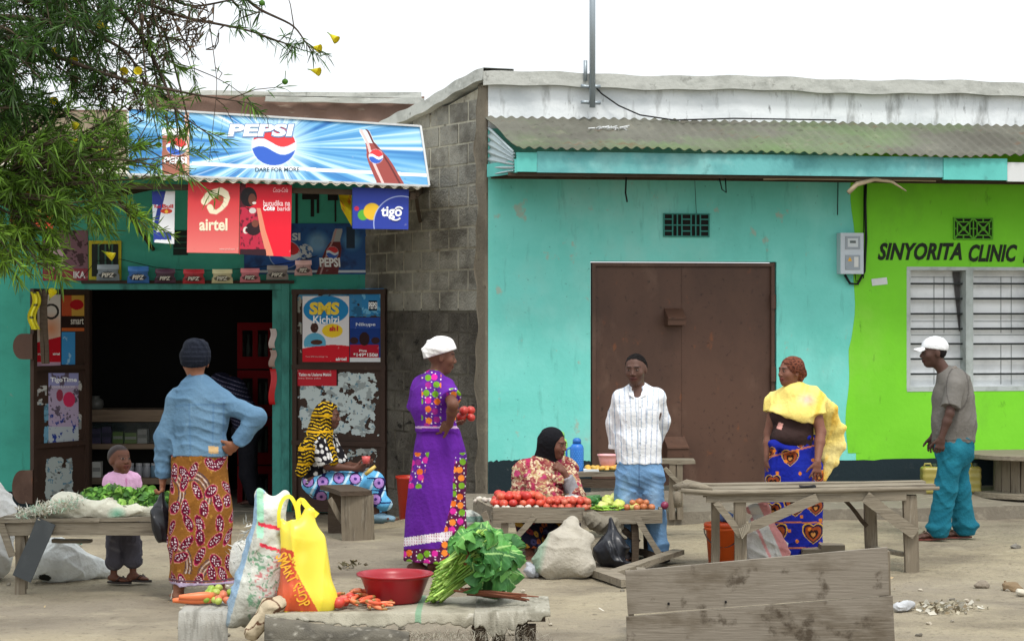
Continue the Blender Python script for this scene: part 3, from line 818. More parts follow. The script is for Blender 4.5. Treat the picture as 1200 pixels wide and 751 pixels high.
# vents
def vent(px0, py0, px1, py1, kind, m):
    u0, z1 = wuz(px0, py0); u1, z0 = wuz(px1, py1)
    fr = Geo(); ubox(fr, u0 + .004, u1 - .004, z0 + .004, z1 - .004, .001, .004)
    bk = part('vent_block', fr, M['dark_in'], clinic)
    g = Geo(); t = .011; W_ = u1 - u0; H_ = z1 - z0
    ubox(g, u0, u1, z1 - t, z1, .001, .02); ubox(g, u0, u1, z0, z0 + t, .001, .02); ubox(g, u0, u0 + t, z0 + t, z1 - t, .001, .0195); ubox(g, u1 - t, u1, z0 + t, z1 - t, .001, .0195)
    if kind == 0:
        n = 5; cw = W_ / n
        for k in range(n + 0):
            x0 = u0 + k * cw
            if k: ubox(g, x0 - t / 2, x0 + t / 2, z0 + t, z1 - t, .002, .018)
            if k % 2 == 0:
                for j in (1, 2, 3): ubox(g, x0 + t / 2, x0 + cw - t / 2, z0 + H_ * j / 4 - t / 2, z0 + H_ * j / 4 + t / 2, .002, .0185)
            else:
                ubox(g, x0 + cw / 2 - t / 2, x0 + cw / 2 + t / 2, z0 + t, z1 - t, .002, .0187); ubox(g, x0 + t / 2, x0 + cw - t / 2, z0 + H_ / 2 - t / 2, z0 + H_ / 2 + t / 2, .002, .0192)
    else:
        for k in range(2):
            a = u0 + k * W_ / 2; b = a + W_ / 2; cu = (a + b) / 2; cz = (z0 + z1) / 2
            if k: ubox(g, a - t / 2, a + t / 2, z0 + t, z1 - t, .002, .018)
            r = H_ * .30
            for (dx, dz) in ((1, 1), (1, -1)):
                p0 = wp(cu - dx * r * 1.5, .01, cz - dz * r * 1.5); p1 = wp(cu + dx * r * 1.5, .01, cz + dz * r * 1.5); beam(g, p0, p1, .014, .014, ND, jit=0, warp=0, seg=1)
            for (ax, az, bx, bz) in ((-r, -r, r, -r), (r, -r, r, r), (r, r, -r, r), (-r, r, -r, -r)):
                beam(g, wp(cu + ax, .009, cz + az), wp(cu + bx, .009, cz + bz), .011, .016, ND, jit=0, warp=0, seg=1)
            for (ax, az) in ((0, 1), (0, -1), (1, 0), (-1, 0)):
                beam(g, wp(cu + ax * r, .008, cz + az * r), wp(cu + ax * H_ * .46, .008, cz + az * H_ * .46), .012, .014, ND, jit=0, warp=0, seg=1)
            tube(g, [wp(cu, .002, cz), wp(cu, .022, cz)], .022, 12)
    part('grille', g, m, bk)
    WL
vent(777, 250, 831, 278, 0, mat('vent_turq', (60, 132, 122), .8)); vent(1117, 255, 1163, 281, 1, mat('vent_green', (88, 160, 44), .8))
# window
win = part('window', wbox(Geo(), 1063, 313, 1290, 457, -.16, -.14), mat('whitewashed_panes', (228, 231, 232), .5, [((186, 190, 192), 3, .45, .65, .6), ((224, 228, 228), 8, .55, .7, .5)], world=True, spec=.5), clinic, 'louvred window with whitewashed panes and dark bars')
g = Geo()
for (a, b, c_, d) in ((1063, 313, 1290, 317), (1063, 453, 1290, 458), (1062.5, 313, 1067, 457), (1132, 317, 1140.5, 453), (1212, 317, 1219, 453)): wbox(g, a, b, c_, d, -.14, .004 if d - b < 6 else .001)
part('frame', g, mat('window_frame_grey', (172, 180, 178), .7, [((120, 128, 120), 6, .5, .7, .6)], bump=.2, world=True), win)
g = Geo()
for k in range(7):
    y = 332.5 + k * 17.6
    wbox(g, 1067, y - 1.1, 1132, y + 1.1, -.10, -.08); wbox(g, 1140.5, y - 1.1 - (k % 2) * .4, 1212, y + 1.1, -.10, -.08)
part('bar', g, mat('dark_window_bars', (40, 44, 44), .6), win)
g = Geo()
for j, (xa, xb) in enumerate(((1067, 1132), (1140.5, 1212))):
    for xx in (.42, .6) if j == 0 else (.45, .62, .86):
        for (ya, yb) in ((324, 390), (402, 450)): wbox(g, xa + (xb - xa) * xx, ya, xa + (xb - xa) * xx + .7, yb, -.138, -.135)
    for y in (324.5, 376, 392, 437): wbox(g, xa + 1, y, xb - 1, y + .7, -.1375, -.1345)
part('glazing_bar', g, mat('glazing_grey', (140, 146, 146), .7), win)
g = Geo()
u0, z1 = wuz(1122, 318); u1, _ = wuz(1131, 318); z0 = wuz(1130, 388)[1]
gridf(g, lambda u, v: C0 + UD * (u1 - (u1 - u0) * (1 - v * .85) * (1 - u))[:, None] + ND * (-.125 + .006 * np.sin(u * 22))[:, None] + np.array([0, 0, 1.]) * (z1 + (z0 - z1) * v)[:, None], 24, 12)
part('curtain', g, mat('grey_curtain', (98, 96, 96), .9), win)
# corrugated eave roof
OE = .82
zr0 = wuz(700, 139)[1]; zr1 = wuz(700, 175, OE + .06)[1]
uL0 = wuz(568, 140)[0]; uL1 = wuz(606, 175, OE + .06)[0]
def roof(u, v):
    uu = (uL0 + (uL1 - uL0) * v) * (1 - u) + UEND * u
    k = np.floor(uu / .9); lift = .004 * (k % 2)
    z = zr0 + (zr1 - zr0) * v + .011 * np.sin(uu * 2 * np.pi / .098) + lift + .012 * np.sin(uu * 1.3) * v + .006 * np.sin(uu * 5.3 + 1) * v
    o = (OE + .06 + .025 * np.sin(k * 2.4)) * v
    return C0 + UD * uu[:, None] + ND * o[:, None] + np.array([0, 0, 1.]) * z[:, None]
g = gridf(Geo(), roof, 1000, 6, thick=(0, 0, -.006)); part('eave_sheet', g, M['roof'], clinic, 'mossy brown corrugated eave roof', smooth=True)
# side sheets closing the left end of the eave
g = Geo(); pA = wp(0.005, .0, wuz(572, 148)[1]); pB = wp(.005, 0, wuz(572, 206)[1]); pC = wp(uL1 - .02, OE, zr1 - .02); pD = wp(uL1 - .02, OE, zr1 - .2)
def side(u, v):
    a = pA * (1 - v)[:, None] + pB * v[:, None]; b = pC * (1 - v)[:, None] + pD * v[:, None]
    p = a * (1 - u)[:, None] + b * u[:, None]
    return p + SN * (.012 * np.sin(v * 2 * np.pi * 6.3))[:, None]
gridf(g, side, 8, 60, thick=-SN * .004); part('end_sheet', g, M['galv'], clinic, 'pale corrugated sheet closing the eave end', smooth=True)
zf0 = wuz(700, 203, OE)[1]; zf1 = wuz(700, 178.5, OE)[1]; ux = wuz(1105, 190, OE)[0]; ux2 = wuz(1180, 190, OE)[0]; uf0 = wuz(605, 190, OE)[0]
g = Geo(); ubox(g, uf0 + .19, ux, zf0, zf1, OE - .03, OE); part('fascia_board', g, M['fascia'], clinic)
g = Geo(); ubox(g, uf0, uf0 + .187, zf0 + .004, zf1 - .012, OE - .03, OE + .006); part('fascia_board', g, M['fascia2'], clinic, 'short brighter fascia board at the left end')
g = Geo(); ubox(g, ux + .003, ux2, zf0 - .02, zf1 - .006, OE - .03, OE + .008); part('fascia_board', g, M['fascia2'], clinic, 'newer turquoise fascia board near the right end')
g = Geo(); ubox(g, ux2 + .003, UEND, zf0 - .03, zf1 - .04, OE - .03, OE + .004); part('fascia_board', g, M['white'], clinic, 'white fascia board at the right end')
g = Geo(); beam(g, wp(.0, .03, zf0 + .06), wp(uf0, OE, zf0 + .06), .025, .12, (0, 0, 1)); part('end_board', g, M['fascia2'], clinic)
g = Geo()
beam(g, wp(.02, .08, zf0 + .02), wp(UEND, .08, zf0 + .02), .05, .06, (0, 0, 1)); 
for k in range(12): beam(g, wp(.3 + k * .6, 0, zf0 + .05), wp(.3 + k * .6, OE - .03, zf0 + .03), .045, .07)
beam(g, wp(.05, OE - .06, zf0 - .012), wp(ux, OE - .06, zf0 - .012), .03, .03)
part('rafter', g, M['wood_dark'], clinic)  # eave timbers coloured dark to put the under-eave shade into them
# painted name
u0, z1 = wuz(1028, 284); u1, _ = wuz(1150, 284); 
def QW(u, v, off=0.0):       # u,v in photo pixels on the wall plane
    u = np.atleast_1d(u); v = np.atleast_1d(v); out = []
    for a, b in zip(u, v):
        uu, z = wuz(a, b, 0); out.append(wp(uu, off, z))
    return np.array(out)
g = Geo(); text_fit(g, 'SINYORITA', QW, 1028.5, 284.5, 1127, 305, .006, bold=.036, shear=.3, space=1.03); text_fit(g, 'CLINIC', QW, 1135, 286.5, 1192, 307, .006, bold=.036, shear=.3, space=1.03)
text_fit(g, 'M', QW, 1198.5, 288, 1216, 308, .006, bold=.03, shear=.28)
part('sign_lettering', g, M['letter'], clinic, 'black hand painted clinic name')
g = Geo(); g.add(QW([1021, 1039, 1040, 1022], [327, 325, 333, 335], .005), [(0, 1, 2, 3)]); g.add(QW([1021, 1039, 1040, 1022], [327, 325, 333, 335], .001), [(3, 2, 1, 0)]);
part('paper_scrap', g, M['white'], clinic)
# pavement in front of the clinic
def slab(u, v):
    uu = -.3 + u * (UEND + .3); o = -.02 + v * 1.05
    o = o + v * (.05 * np.sin(uu * 1.9) + .03 * np.sin(uu * 5.1))
    z = ZP - .1 * v + .006 * vnoise(uu * 4, o * 5, 2)
    return C0 + UD * uu[:, None] + ND * o[:, None] + np.array([0, 0, 1.]) * z[:, None]
g = gridf(Geo(), slab, 120, 10, thick=(0, 0, -.4)); struct('pavement', g, M['concrete'])
# ------------------------------------------------------------------ the small shop
YS = 21.43
def fbox(g, px0, py0, px1, py1, y0, y1, c=None):       # pixel rectangle measured on the front plane YS+y0, going back to YS+y1
    a = PY(px0, py0, YS + y0); b = PY(px1, py1, YS + y0)
    return box(g, (a[0], YS + y0, b[2]), (b[0], YS + y1, a[2]), c)

class Sheet:            # a flat panel given by four (px, py, Y) corners, addressed in photo pixels
    def __init__(s, TL, TR, BR, BL):
        s.c = [TL, TR, BR, BL]; s.Q = quadmap(*[PY(*p) for p in s.c]); s.n = s.Q.n
    def xy(s, u, v):
        p = s.Q(u, v); return CX + p[:, 0] / p[:, 1] * F, YH - (p[:, 2] - CAMZ) / p[:, 1] * F
    def P(s, X, Y, off=0.0):
        X = np.atleast_1d(X).astype(float); Y = np.atleast_1d(Y).astype(float)
        d = np.stack([(X - CX) / F, np.ones_like(X), -(Y - YH) / F], 1); o = np.array([0, 0, CAMZ])
        t = ((s.Q([.5], [.5], off)[0] - o) @ s.n) / (d @ s.n)
        return o + d * t[:, None]
    def make(s, name, label, cat, paint, nx, ny, texts=(), m=None, thick=.012, group=None, wave=0.0, parent=None, inkcol=None):
        pm = m or M['print']
        g = panel(s.Q, nx, ny, lambda u, v: paint(*s.xy(u, v)), thick, wave)
        base = s.Q([.5], [1.0])[0]
        if parent is None and not texts: return solo(name, g, pm, label, cat, group)
        if parent is None: root = thing(name, label, cat, base, group); part('panel', g, pm, root)
        else: root = part(name, g, pm, parent, label)
        if texts:
            for (body, x0, y0, x1, y1, c, kw) in texts: part('lettering', text_fit(Geo(), body, s.P, x0, y0, x1, y1, kw.pop('off', .003 + wave), c=lin(c), **kw), M['ink'], root)
        return root

shop = thing('shop_building', 'small turquoise kiosk shop with dark open doorway and brown roof', 'building', (PY(215, 600, YS)[0], YS, -.2))
DX0, DX1, DY0, DY1 = 103, 336, 336, 601
ZT = 3.95
def fz(py, Y=YS): return CAMZ - (py - YH) * Y / F
XL = PY(-220, 0, YS)[0]; xd0 = PY(DX0, 0, YS)[0]; xd1 = PY(DX1, 0, YS)[0]; XR = PY(431, 0, YS)[0] + .06; zd = fz(DY0)
g = Geo(); box(g, (XL, YS, -.5), (xd0, YS + .2, ZT)); box(g, (xd1, YS, -.5), (XR, YS + .2, ZT)); box(g, (xd0, YS, zd), (xd1, YS + .2, ZT))
part('wall', g, M['turq_shop'], shop)
g = Geo(); box(g, (XL, YS - .004, -.5), (xd0, YS, .02)); part('skirting', g, M['skirting'], shop)
g = Geo(); w = .06
box(g, (xd1 - .15, YS + .01, -.18), (xd1 - .002, YS + .16, zd - .002)); box(g, (xd1 - .17, YS + .162, -.18), (xd1 - .02, YS + .22, zd - .002)); box(g, (xd1 - .05, YS - .03, -.18), (xd1 + .03, YS - .002, zd + .05))
box(g, (xd0 - .03, YS - .03, zd - .03), (xd1 - .052, YS + .1, zd + .03))
part('door_frame', g, mat('frame_turq', (72, 150, 140), .7, [((40, 84, 80), 6, .5, .7, .8, (1, 1, .4))], bump=.2, world=True), shop)
g = Geo(); box(g, (xd0 - .04, YS - .028, -.2), (xd0 + .02, YS + .12, zd - .032)); box(g, (xd0 - .06, YS - .05, zd + .032), (xd1 + .08, YS + .001, zd + .065)); part('door_frame', g, M['brown_door'], shop)
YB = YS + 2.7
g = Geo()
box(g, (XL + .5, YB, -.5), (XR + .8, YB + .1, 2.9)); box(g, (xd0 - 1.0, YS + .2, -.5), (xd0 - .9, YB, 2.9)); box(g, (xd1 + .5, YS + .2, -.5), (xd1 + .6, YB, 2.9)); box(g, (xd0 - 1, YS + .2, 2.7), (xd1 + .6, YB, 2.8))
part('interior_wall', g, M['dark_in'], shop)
g = Geo(); box(g, (xd0 - 1, YS + .1, -.3), (xd1 + .6, YB, -.19)); part('interior_floor', g, M['concrete'], shop)
# roof edge
g = Geo()
def rf(u, v):
    px = 172 + u * (497 - 172); py = 110 + 2.5 * u + v * (34 + 2 * u)
    p = np.array([PY(a, b, YS + .0) for a, b in zip(px, py)]); p[:, 1] = YS - .05 + .015 * np.sin(p[:, 0] * 2 * np.pi / .35) + (1 - v) * .1
    return p
gridf(g, rf, 120, 3, thick=(0, .02, 0)); part('roof', g, M['roof_brown'], shop, 'brown sheet metal roof edge')
g = Geo()
a = PY(172, 109, YS); b = PY(494, 113, YS); beam(g, (a[0], YS - .07, a[2]), (b[0], YS - .07, b[2]), .06, .05, c=None, seg=8, jit=.008)
a = PY(312, 117, YS); b = PY(497, 120, YS); beam(g, (a[0], YS - .10, a[2]), (b[0], YS - .10, b[2]), .03, .05, seg=8, jit=.008); part('ridge_strip', g, M['coping'], shop)
g = Geo(); a = PY(-200, 132, YS); b = PY(170, 204, YS); box(g, (a[0], YS - .04, b[2]), (b[0], YS - .002, a[2])); part('upper_board', g, mat('tan_board', (150, 138, 118), .9, [((110, 98, 84), 3, .45, .7, .7)], world=True), shop)
g = Geo(); box(g, (XL, YS, ZT + .001), (XR, YS + 4, ZT + .06)); part('roof_slab', g, M['roof_brown'], shop)
# awning
YA = 18.75
def aw(u, v):
    x = -5.6 + u * (PY(497, 0, YA)[0] + 5.6)
    pxf = CX + x * F / YA; pyf = 205 + (pxf - 150) * .036
    zf = CAMZ - (pyf + 2 - YH) * YA / F
    z = zf + (zf + .28 - zf) * v + .013 * np.sin(x * 2 * np.pi / .105) + .006 * np.sin(x * 3)
    y = YA - .05 + (YS - YA + .05) * v
    return np.stack([x, y + .01 * np.sin(x * 5), z], 1)
g = gridf(Geo(), aw, 560, 6, thick=(0, 0, -.012)); part('awning', g, mat('awning_sheet', (196, 188, 168), .7, [((120, 104, 84), 4, .5, .7, .7), ((224, 220, 208), 9, .5, .7, .5)], world=True), shop, 'cream corrugated awning sheet', smooth=True)
g = Geo()
for px in (120, 300, 484):
    x = PY(px, 0, YA)[0]; beam(g, (x, YA + .05, 2.96), (x, YS, 3.2), .05, .06); beam(g, (x, YA + .6, 3.0), (x, YS, 2.55), .03, .03)
beam(g, (-5.4, YA + .1, 3.1), (PY(490, 0, YA)[0], YA + .1, 2.98), .05, .05)
part('awning_frame', g, M['wood_dark'], shop)
g = Geo(); tr = []
for i, (x0, x1, L) in enumerate(((346, 349, 34), (364, 368, 26), (371, 374, 22), (392, 394, 32), (354, 372, 6), (384, 396, 7), (404, 407, 20))):
    fbox(g, x0, 222, x1, 228 + L, -.006 - i * .0004, 0)
part('tar_stain', g, M['black'], shop, 'black tar drips on the wall under the awning')
# step
g = Geo(); box(g, (PY(100, 0, YS)[0], YS - .55, -.4), (PY(350, 0, YS)[0], YS - .01, -.19)); solo('doorstep', g, M['concrete'], 'low concrete doorstep in front of the open shop doorway', 'step', kind='structure')

# ---- signs
def rays(X, Y, cx, cy, seed=1, ang=26):
    th = np.arctan2(Y - cy, X - cx); r = np.hypot(X - cx, Y - cy)
    n = vnoise(th * ang, r * .006, seed, 3); n2 = vnoise(th * ang * 2.3 + 4, r * .004, seed + 1, 2)
    return n, n2, r
def pglobe(C, X, Y, cx, cy, R, ry=None):
    ry = ry or R
    x = (X - cx) / R; y = (Y - cy) / ry; d = np.hypot(x, y)
    C = over(C, np.clip((1.08 - d) * 12, 0, 1), (215, 228, 240))
    ins = (d < 1)
    wv = .22 * np.sin(x * 3.0 + .3) 
    C = over(C, ins * (y < wv - .16), (214, 52, 58)); C = over(C, ins * (y > wv + .24), (44, 92, 190))
    return C
def pbanner(X, Y):
    n, n2, r = rays(X, Y, 322, 172)
    C = const((92, 160, 208), X); C = over(C, np.clip(n * 1.2, 0, 1), (38, 104, 172)); C = over(C, np.clip(-n * 1.3, 0, 1), (190, 226, 242)); C = over(C, np.clip(n2 * 1.6 - .5, 0, 1), (236, 246, 250))
    C = over(C, np.clip(1.25 - r / 42, 0, .9), (225, 242, 250))
    top = 126 + .0615 * (X - 150)
    C = over(C, (np.abs(Y - (188 + .05 * (X - 150))) < 2.0) * (X > 225), (246, 248, 250))
    C = over(C, ((X > 150) & (X < 188) & (Y > 150)) * .35, (40, 110, 160))
    C = pglobe(C, X, Y, 321, 171, 25.5, 23)
    can = (X > 190) & (X < 222)
    C = over(C, can & (Y > 150) & (Y < 159), (235, 238, 236)); C = over(C, can & (Y >= 159), (150, 92, 74)); C = over(C, can & (np.abs(X - 219) < 2.5), (212, 170, 150))
    C = pglobe(C, X, Y, 207, 172, 12, 10)
    # bottle leaning to the left
    t = (Y - 152) / 66.0; ax = 426 + 33 * t; hw = np.interp(t, [0, .04, .22, .3, .5, .62, 1], [4.5, 6.2, 5.5, 7, 12.5, 14, 16])
    b = (np.abs(X - ax) < hw) & (t > 0)
    C = over(C, b, (150, 66, 60)); C = over(C, b & (t < .24), (214, 224, 228)); C = over(C, b * (np.abs(X - ax + hw * .55) < 1.6), (226, 190, 186)); C = over(C, b * (np.abs(X - ax - hw * .7) < 1.2), (96, 34, 36))
    return pglobe(C, X, Y, 440.5, 183.5, 8.2, 8.2)
sb = Sheet((150, 126.5, 18.85), (493, 148, 18.85), (503, 218, 18.70), (150, 204, 18.70))
W_ = (247, 249, 250)
ban = sb.make('banner_sign', 'long blue drinks banner with a red, white and blue globe and a leaning bottle', 'banner', pbanner, 620, 130,
    [('PEPSI', 266, 144.5, 346, 161.5, (120, 150, 190), dict(bold=.075, shear=.12, off=.002)), ('PEPSI', 267, 145.5, 344.5, 160, W_, dict(bold=.04, shear=.12, off=.005)), ('DARE FOR MORE', 299, 196.5, 351, 201.5, (30, 60, 80), dict(bold=.02, off=.004)),
     ('PEPSI', 437, 191, 463, 201, W_, dict(bold=.05, shear=.15, off=.004)), ('PEPSI', 192, 184, 219, 192, W_, dict(bold=.03, off=.004))], thick=.03)
g = Geo(); 
for a, b in (((150, 126.5), (493, 148)), ((493, 148), (503, 218)), ((503, 218), (150, 204)), ((150, 204), (150, 126.5))):
    p = sb.P([a[0]], [a[1]], .006)[0]; q = sb.P([b[0]], [b[1]], .006)[0]; beam(g, p, q, .018, .018, ND, jit=0, warp=0, seg=1)
part('trim', g, M['white'], ban)
def fade(a, b): return lambda X, Y, y0, y1: np.array(a, float) * (1 - np.clip((Y - y0) / (y1 - y0), 0, 1))[:, None] + np.array(b, float) * np.clip((Y - y0) / (y1 - y0), 0, 1)[:, None]
def pairtel(X, Y):
    C = fade((196, 46, 52), (226, 118, 112))(X, Y, 222, 292)
    def capsule(ax_, ay, bx, by, ra, rb):
        abx, aby = bx - ax_, by - ay; t = np.clip(((X - ax_) * abx + (Y - ay) * aby) / (abx ** 2 + aby ** 2), 0, 1)
        return np.hypot(X - ax_ - t * abx, Y - ay - t * aby) - (ra + (rb - ra) * t)
    pts = [(240, 236, 4.5), (245, 230, 5.2), (252, 226, 4.6), (259, 224, 4.2), (264, 227, 4.0), (266, 232, 3.6), (264, 239, 3.0), (259, 245, 2.4), (253, 249, 2.4), (248, 247, 3.6), (246, 243, 3.6)]
    d = np.full(X.shape, 99.)
    for p, q in zip(pts[:-1], pts[1:]): d = np.minimum(d, capsule(p[0], p[1], q[0], q[1], p[2], q[2]))
    return over(C, np.clip(.5 - d, 0, 1), (232, 222, 190))
Sheet((220.5, 213, 18.78), (281, 215, 18.78), (279.5, 297, 18.74), (219, 296, 18.74)).make('hanging_sign', 'square red hanging sign with cream swirl above the word airtel'.replace(' above the word airtel', ' and cream lettering below it'), 'sign', pairtel, 150, 190,
    [('airtel', 233.5, 256, 266.5, 270.5, (236, 226, 196), dict(bold=.03)), ('www.airtel.com', 257, 290.5, 275, 293, (236, 200, 190), {})], group='signs hanging from the awning edge')
def pcoke(X, Y):
    C = fade((190, 24, 40), (232, 30, 52))(X, Y, 216, 270); C = over(C, (X < 288) & (Y < 252), (84, 22, 34))
    E = lambda cx, cy, rx, ry: (((X - cx) / rx) ** 2 + ((Y - cy) / ry) ** 2) < 1
    C = over(C, E(291.5, 231, 9.5, 11.5), (22, 14, 18)); C = over(C, E(295.5, 234, 4.5, 7), (110, 62, 48)); C = over(C, E(298, 238, 2.4, 1.5), (225, 215, 205))
    bod = (Y > 243) & (X > 281) & (X < np.interp(Y, [243, 255, 297], [300, 307, 312])); C = over(C, bod, (186, 40, 66)); C = over(C, bod & (vnoise(X * .5, Y * .4, 3) > .35), (110, 22, 42))
    C = over(C, E(296, 247, 4, 3.4), (205, 196, 190)); C = over(C, E(297, 268, 9, 8), (44, 22, 28)); C = over(C, E(299, 262, 4, 4.4), (120, 66, 52)); C = over(C, E(288, 270, 3.2, 4) & ~E(289.5, 270, 2.2, 3), (220, 215, 205))
    arm = (Y > 244) & (np.abs(X - np.interp(Y, [244, 270, 298], [303, 308, 316])) < np.interp(Y, [244, 298], [2.2, 4.2])); C = over(C, arm, (226, 140, 112))
    return over(C, bod & (Y > 292), (50, 20, 30))
Sheet((281.5, 214.5, 18.79), (342, 217, 18.79), (340.5, 301, 18.75), (280.5, 298, 18.75)).make('hanging_sign', 'bright red hanging sign showing a dancing figure beside white slogan', 'sign', pcoke, 170, 220,
    [('burudika na', 308.5, 235, 340, 241.5, (240, 200, 200), dict(bold=.02)), ('Coke', 308.5, 240.5, 322, 247, W_, dict(bold=.03, shear=.2)), ('baridi', 325, 242, 340, 247.2, (240, 200, 200), dict(bold=.02)), ('Coca-Cola', 320, 220, 337.5, 225.5, (232, 170, 172), dict(shear=.35, bold=.01))], group='signs hanging from the awning edge')
def ptigo(X, Y):
    C = const((42, 62, 158), X); E = lambda cx, cy, r: np.clip(r - np.hypot(X - cx, Y - cy) + .5, 0, 1)
    C = over(C, E(425.5, 252, 6.3), (86, 170, 58)); C = over(C, E(418, 244.5, 2.8), (196, 36, 76)); C = over(C, E(436, 248, 10), (232, 186, 46))
    ring = np.hypot((X - 470) / 1.0, (Y - 262) / 1.0); C = over(C, (ring < 32.5), (42, 62, 158)); return over(C, np.clip(1.0 - np.abs(ring - 32), 0, 1), (200, 210, 235))
st = Sheet((413, 219.5, 18.80), (479, 222, 18.80), (478.5, 269, 18.77), (413, 268, 18.77)).make('hanging_sign', 'royal blue hanging sign with yellow and green discs and white lettering', 'sign', ptigo, 200, 150,
    [('tigo', 446.5, 242, 471, 257.5, W_, dict(bold=.03))], group='signs hanging from the awning edge')
sq = Sheet((413, 219.5, 18.80), (479, 222, 18.80), (478.5, 269, 18.77), (413, 268, 18.77))
g = Geo()
for (cx, cy, r, a0, a1) in ((467.5, 246.5, 4.5, 200, 340), (463.5, 253, 6.5, 30, 150)):
    pts = [sq.P([cx + r * math.cos(math.radians(a))], [cy + r * .8 * math.sin(math.radians(a))], .004)[0] for a in np.linspace(a0, a1, 9)]; part('smile_mark', tube(Geo(), pts, .008, 6, c=lin(W_)), M['ink'], st)
# yellow streamer and the drinks-can sign
g = Geo()
def yel(u, v): return np.array([PY(396 + 16 * a - (6 * b) * (1 - a) * 0 + 4 * b * (1 - a), 224 + 41 * b * (.5 + .5 * a), 19.2 + .05 * math.sin(8 * b)) for a, b in zip(u, v)])
gridf(g, yel, 10, 20, c=lambda u, v: lin(over(const((232, 214, 40), u), vnoise(u * 6, v * 12, 3) > .5, (214, 120, 50))), thick=(0, .006, 0))
solo('streamer', g, M['paper'], 'yellow tattered streamer hanging left of the royal blue sign', 'streamer')
def pcan(X, Y):
    C = const((232, 234, 236), X); t = (X - 178) / 27; C = over(C, (t + (Y - 222) / 120 < .62), (34, 52, 140)); C = over(C, (t + (Y - 222) / 120 < .42) & (Y > 240), (214, 222, 230)); C = over(C, (Y > 272) & (Y < 281) & (t < .85), (40, 60, 150))
    C = over(C, ((X - 195) / 7) ** 2 + ((Y - 247.5) / 3) ** 2 < 1, (205, 60, 40)); return over(C, np.hypot(X - 195, Y - 248) < 2, (240, 190, 60))
sc_ = Sheet((178, 224, 18.9), (205, 224, 18.9), (204, 286, 18.88), (180, 284, 18.88)).make('hanging_sign', 'can shaped blue and silver hanging sign left of the red ones', 'sign', pcan, 70, 130, [('Red', 181, 240, 188, 244, (200, 40, 40), dict(bold=.02)), ('Bull', 190, 239.5, 203, 244, (200, 40, 40), dict(bold=.03))], group='signs hanging from the awning edge')
# wall poster with a bottle, torn posters, sign behind the leaves
def pposter(X, Y):
    C = const((30, 84, 150), X); n = vnoise(X * .11, Y * .13, 4); C = over(C, np.clip(n, 0, .8), (20, 44, 92)); C = over(C, np.clip(1.2 - np.hypot(X - 372, Y - 285) / 14, 0, .7), (150, 196, 226)); C = over(C, np.clip(1.2 - np.hypot(X - 412, Y - 282) / 12, 0, .7), (110, 170, 214))
    C = over(C, (np.abs(Y - 318) < 1.3), (216, 226, 236)); C = pglobe(C, X, Y, 334, 298, 18, 16); C = over(C, (np.hypot(X - 358, Y - 295) < 9) & (vnoise(X * .7, Y * .7, 5) > -.1), (200, 208, 214))
    t = (Y - 268) / 54.0; ax = 397 - 14 * t; hw = np.interp(t, [0, .08, .25, .45, 1], [4.2, 5, 5, 9.5, 13]); b = (np.abs(X - ax) < hw) & (t > 0)
    C = over(C, b, (104, 34, 36)); C = over(C, b & (t < .28), (170, 176, 180)); C = over(C, b * (np.abs(X - ax + hw * .6) < 1), (190, 150, 150)); C = over(C, (np.abs(X - 411) < 5) & (Y > 266) & (Y < 291), (30, 52, 74)); return pglobe(C, X, Y, 389.5, 296, 7, 7)
sh = Sheet((286, 262, YS - .01), (429, 262, YS - .01), (429, 321.5, YS - .01), (286, 321.5, YS - .01))
sh.make('wall_poster', 'dark blue drinks poster with a leaning cola bottle on the shop wall', 'poster', pposter, 300, 130, [('PEPSI', 374, 302, 399, 313, W_, dict(bold=.04, shear=-.1)), ('SI', 342, 273, 352, 282, (200, 210, 220), dict(bold=.04))], thick=.008)
def ppink(X, Y):
    C = const((120, 84, 96), X); C = over(C, vnoise(X * .25, Y * .25, 9) > .2, (60, 34, 38)); C = over(C, np.hypot((X - 66) / 8, (Y - 300) / 16) < 1, (196, 166, 176)); C = over(C, np.hypot(X - 62, Y - 282) < 6, (70, 44, 38)); return over(C, Y > 315, (140, 44, 60))
Sheet((50, 270, YS - .01), (103, 270, YS - .01), (103, 329, YS - .01), (50, 329, YS - .01)).make('wall_poster', 'faded pink poster of a seated figure half hidden by leaves', 'poster', ppink, 100, 110, [('IKA', 86, 318, 100, 326, (225, 220, 220), dict(bold=.03))], thick=.008)
def psun(X, Y):
    C = const((196, 176, 120), X); C = over(C, Y > 236, (206, 196, 60)); C = over(C, Y > 250, (208, 70, 52)); C = over(C, np.hypot((X - 40) / 16, (Y - 224) / 10) < 1, (176, 140, 84)); return over(C, (np.abs(np.sin(X * .5)) < .2) & (Y < 240), (120, 92, 56))
Sheet((12, 214, 18.9), (62, 214, 18.9), (62, 270, 18.88), (12, 270, 18.88)).make('hanging_sign', 'tan and red hanging sign behind the leaves at far left', 'sign', psun, 80, 90, group='signs hanging from the awning edge')
g = Geo(); fbox(g, 104, 282, 142, 328, -.02, -.001, lin((186, 176, 40))); fbox(g, 107.5, 286, 138.5, 324, -.024, -.021, lin((26, 34, 30)))
for k in range(3): fbox(g, 107.5 + 8 * (k + 1) - 1, 286, 107.5 + 8 * (k + 1) + 1, 324, -.03, -.025, lin((60, 100, 84)))
part('vent_block', g, M['ink'], shop, 'yellow framed dark vent block')
g = Geo(); fbox(g, 203, 270, 220, 299, -.012, -.001, lin((22, 40, 36)))
for k in range(3): fbox(g, 203, 276 + 7 * k, 220, 278 + 7 * k, -.02, -.013, lin((40, 84, 72)))
part('vent_block', g, M['ink'], shop)
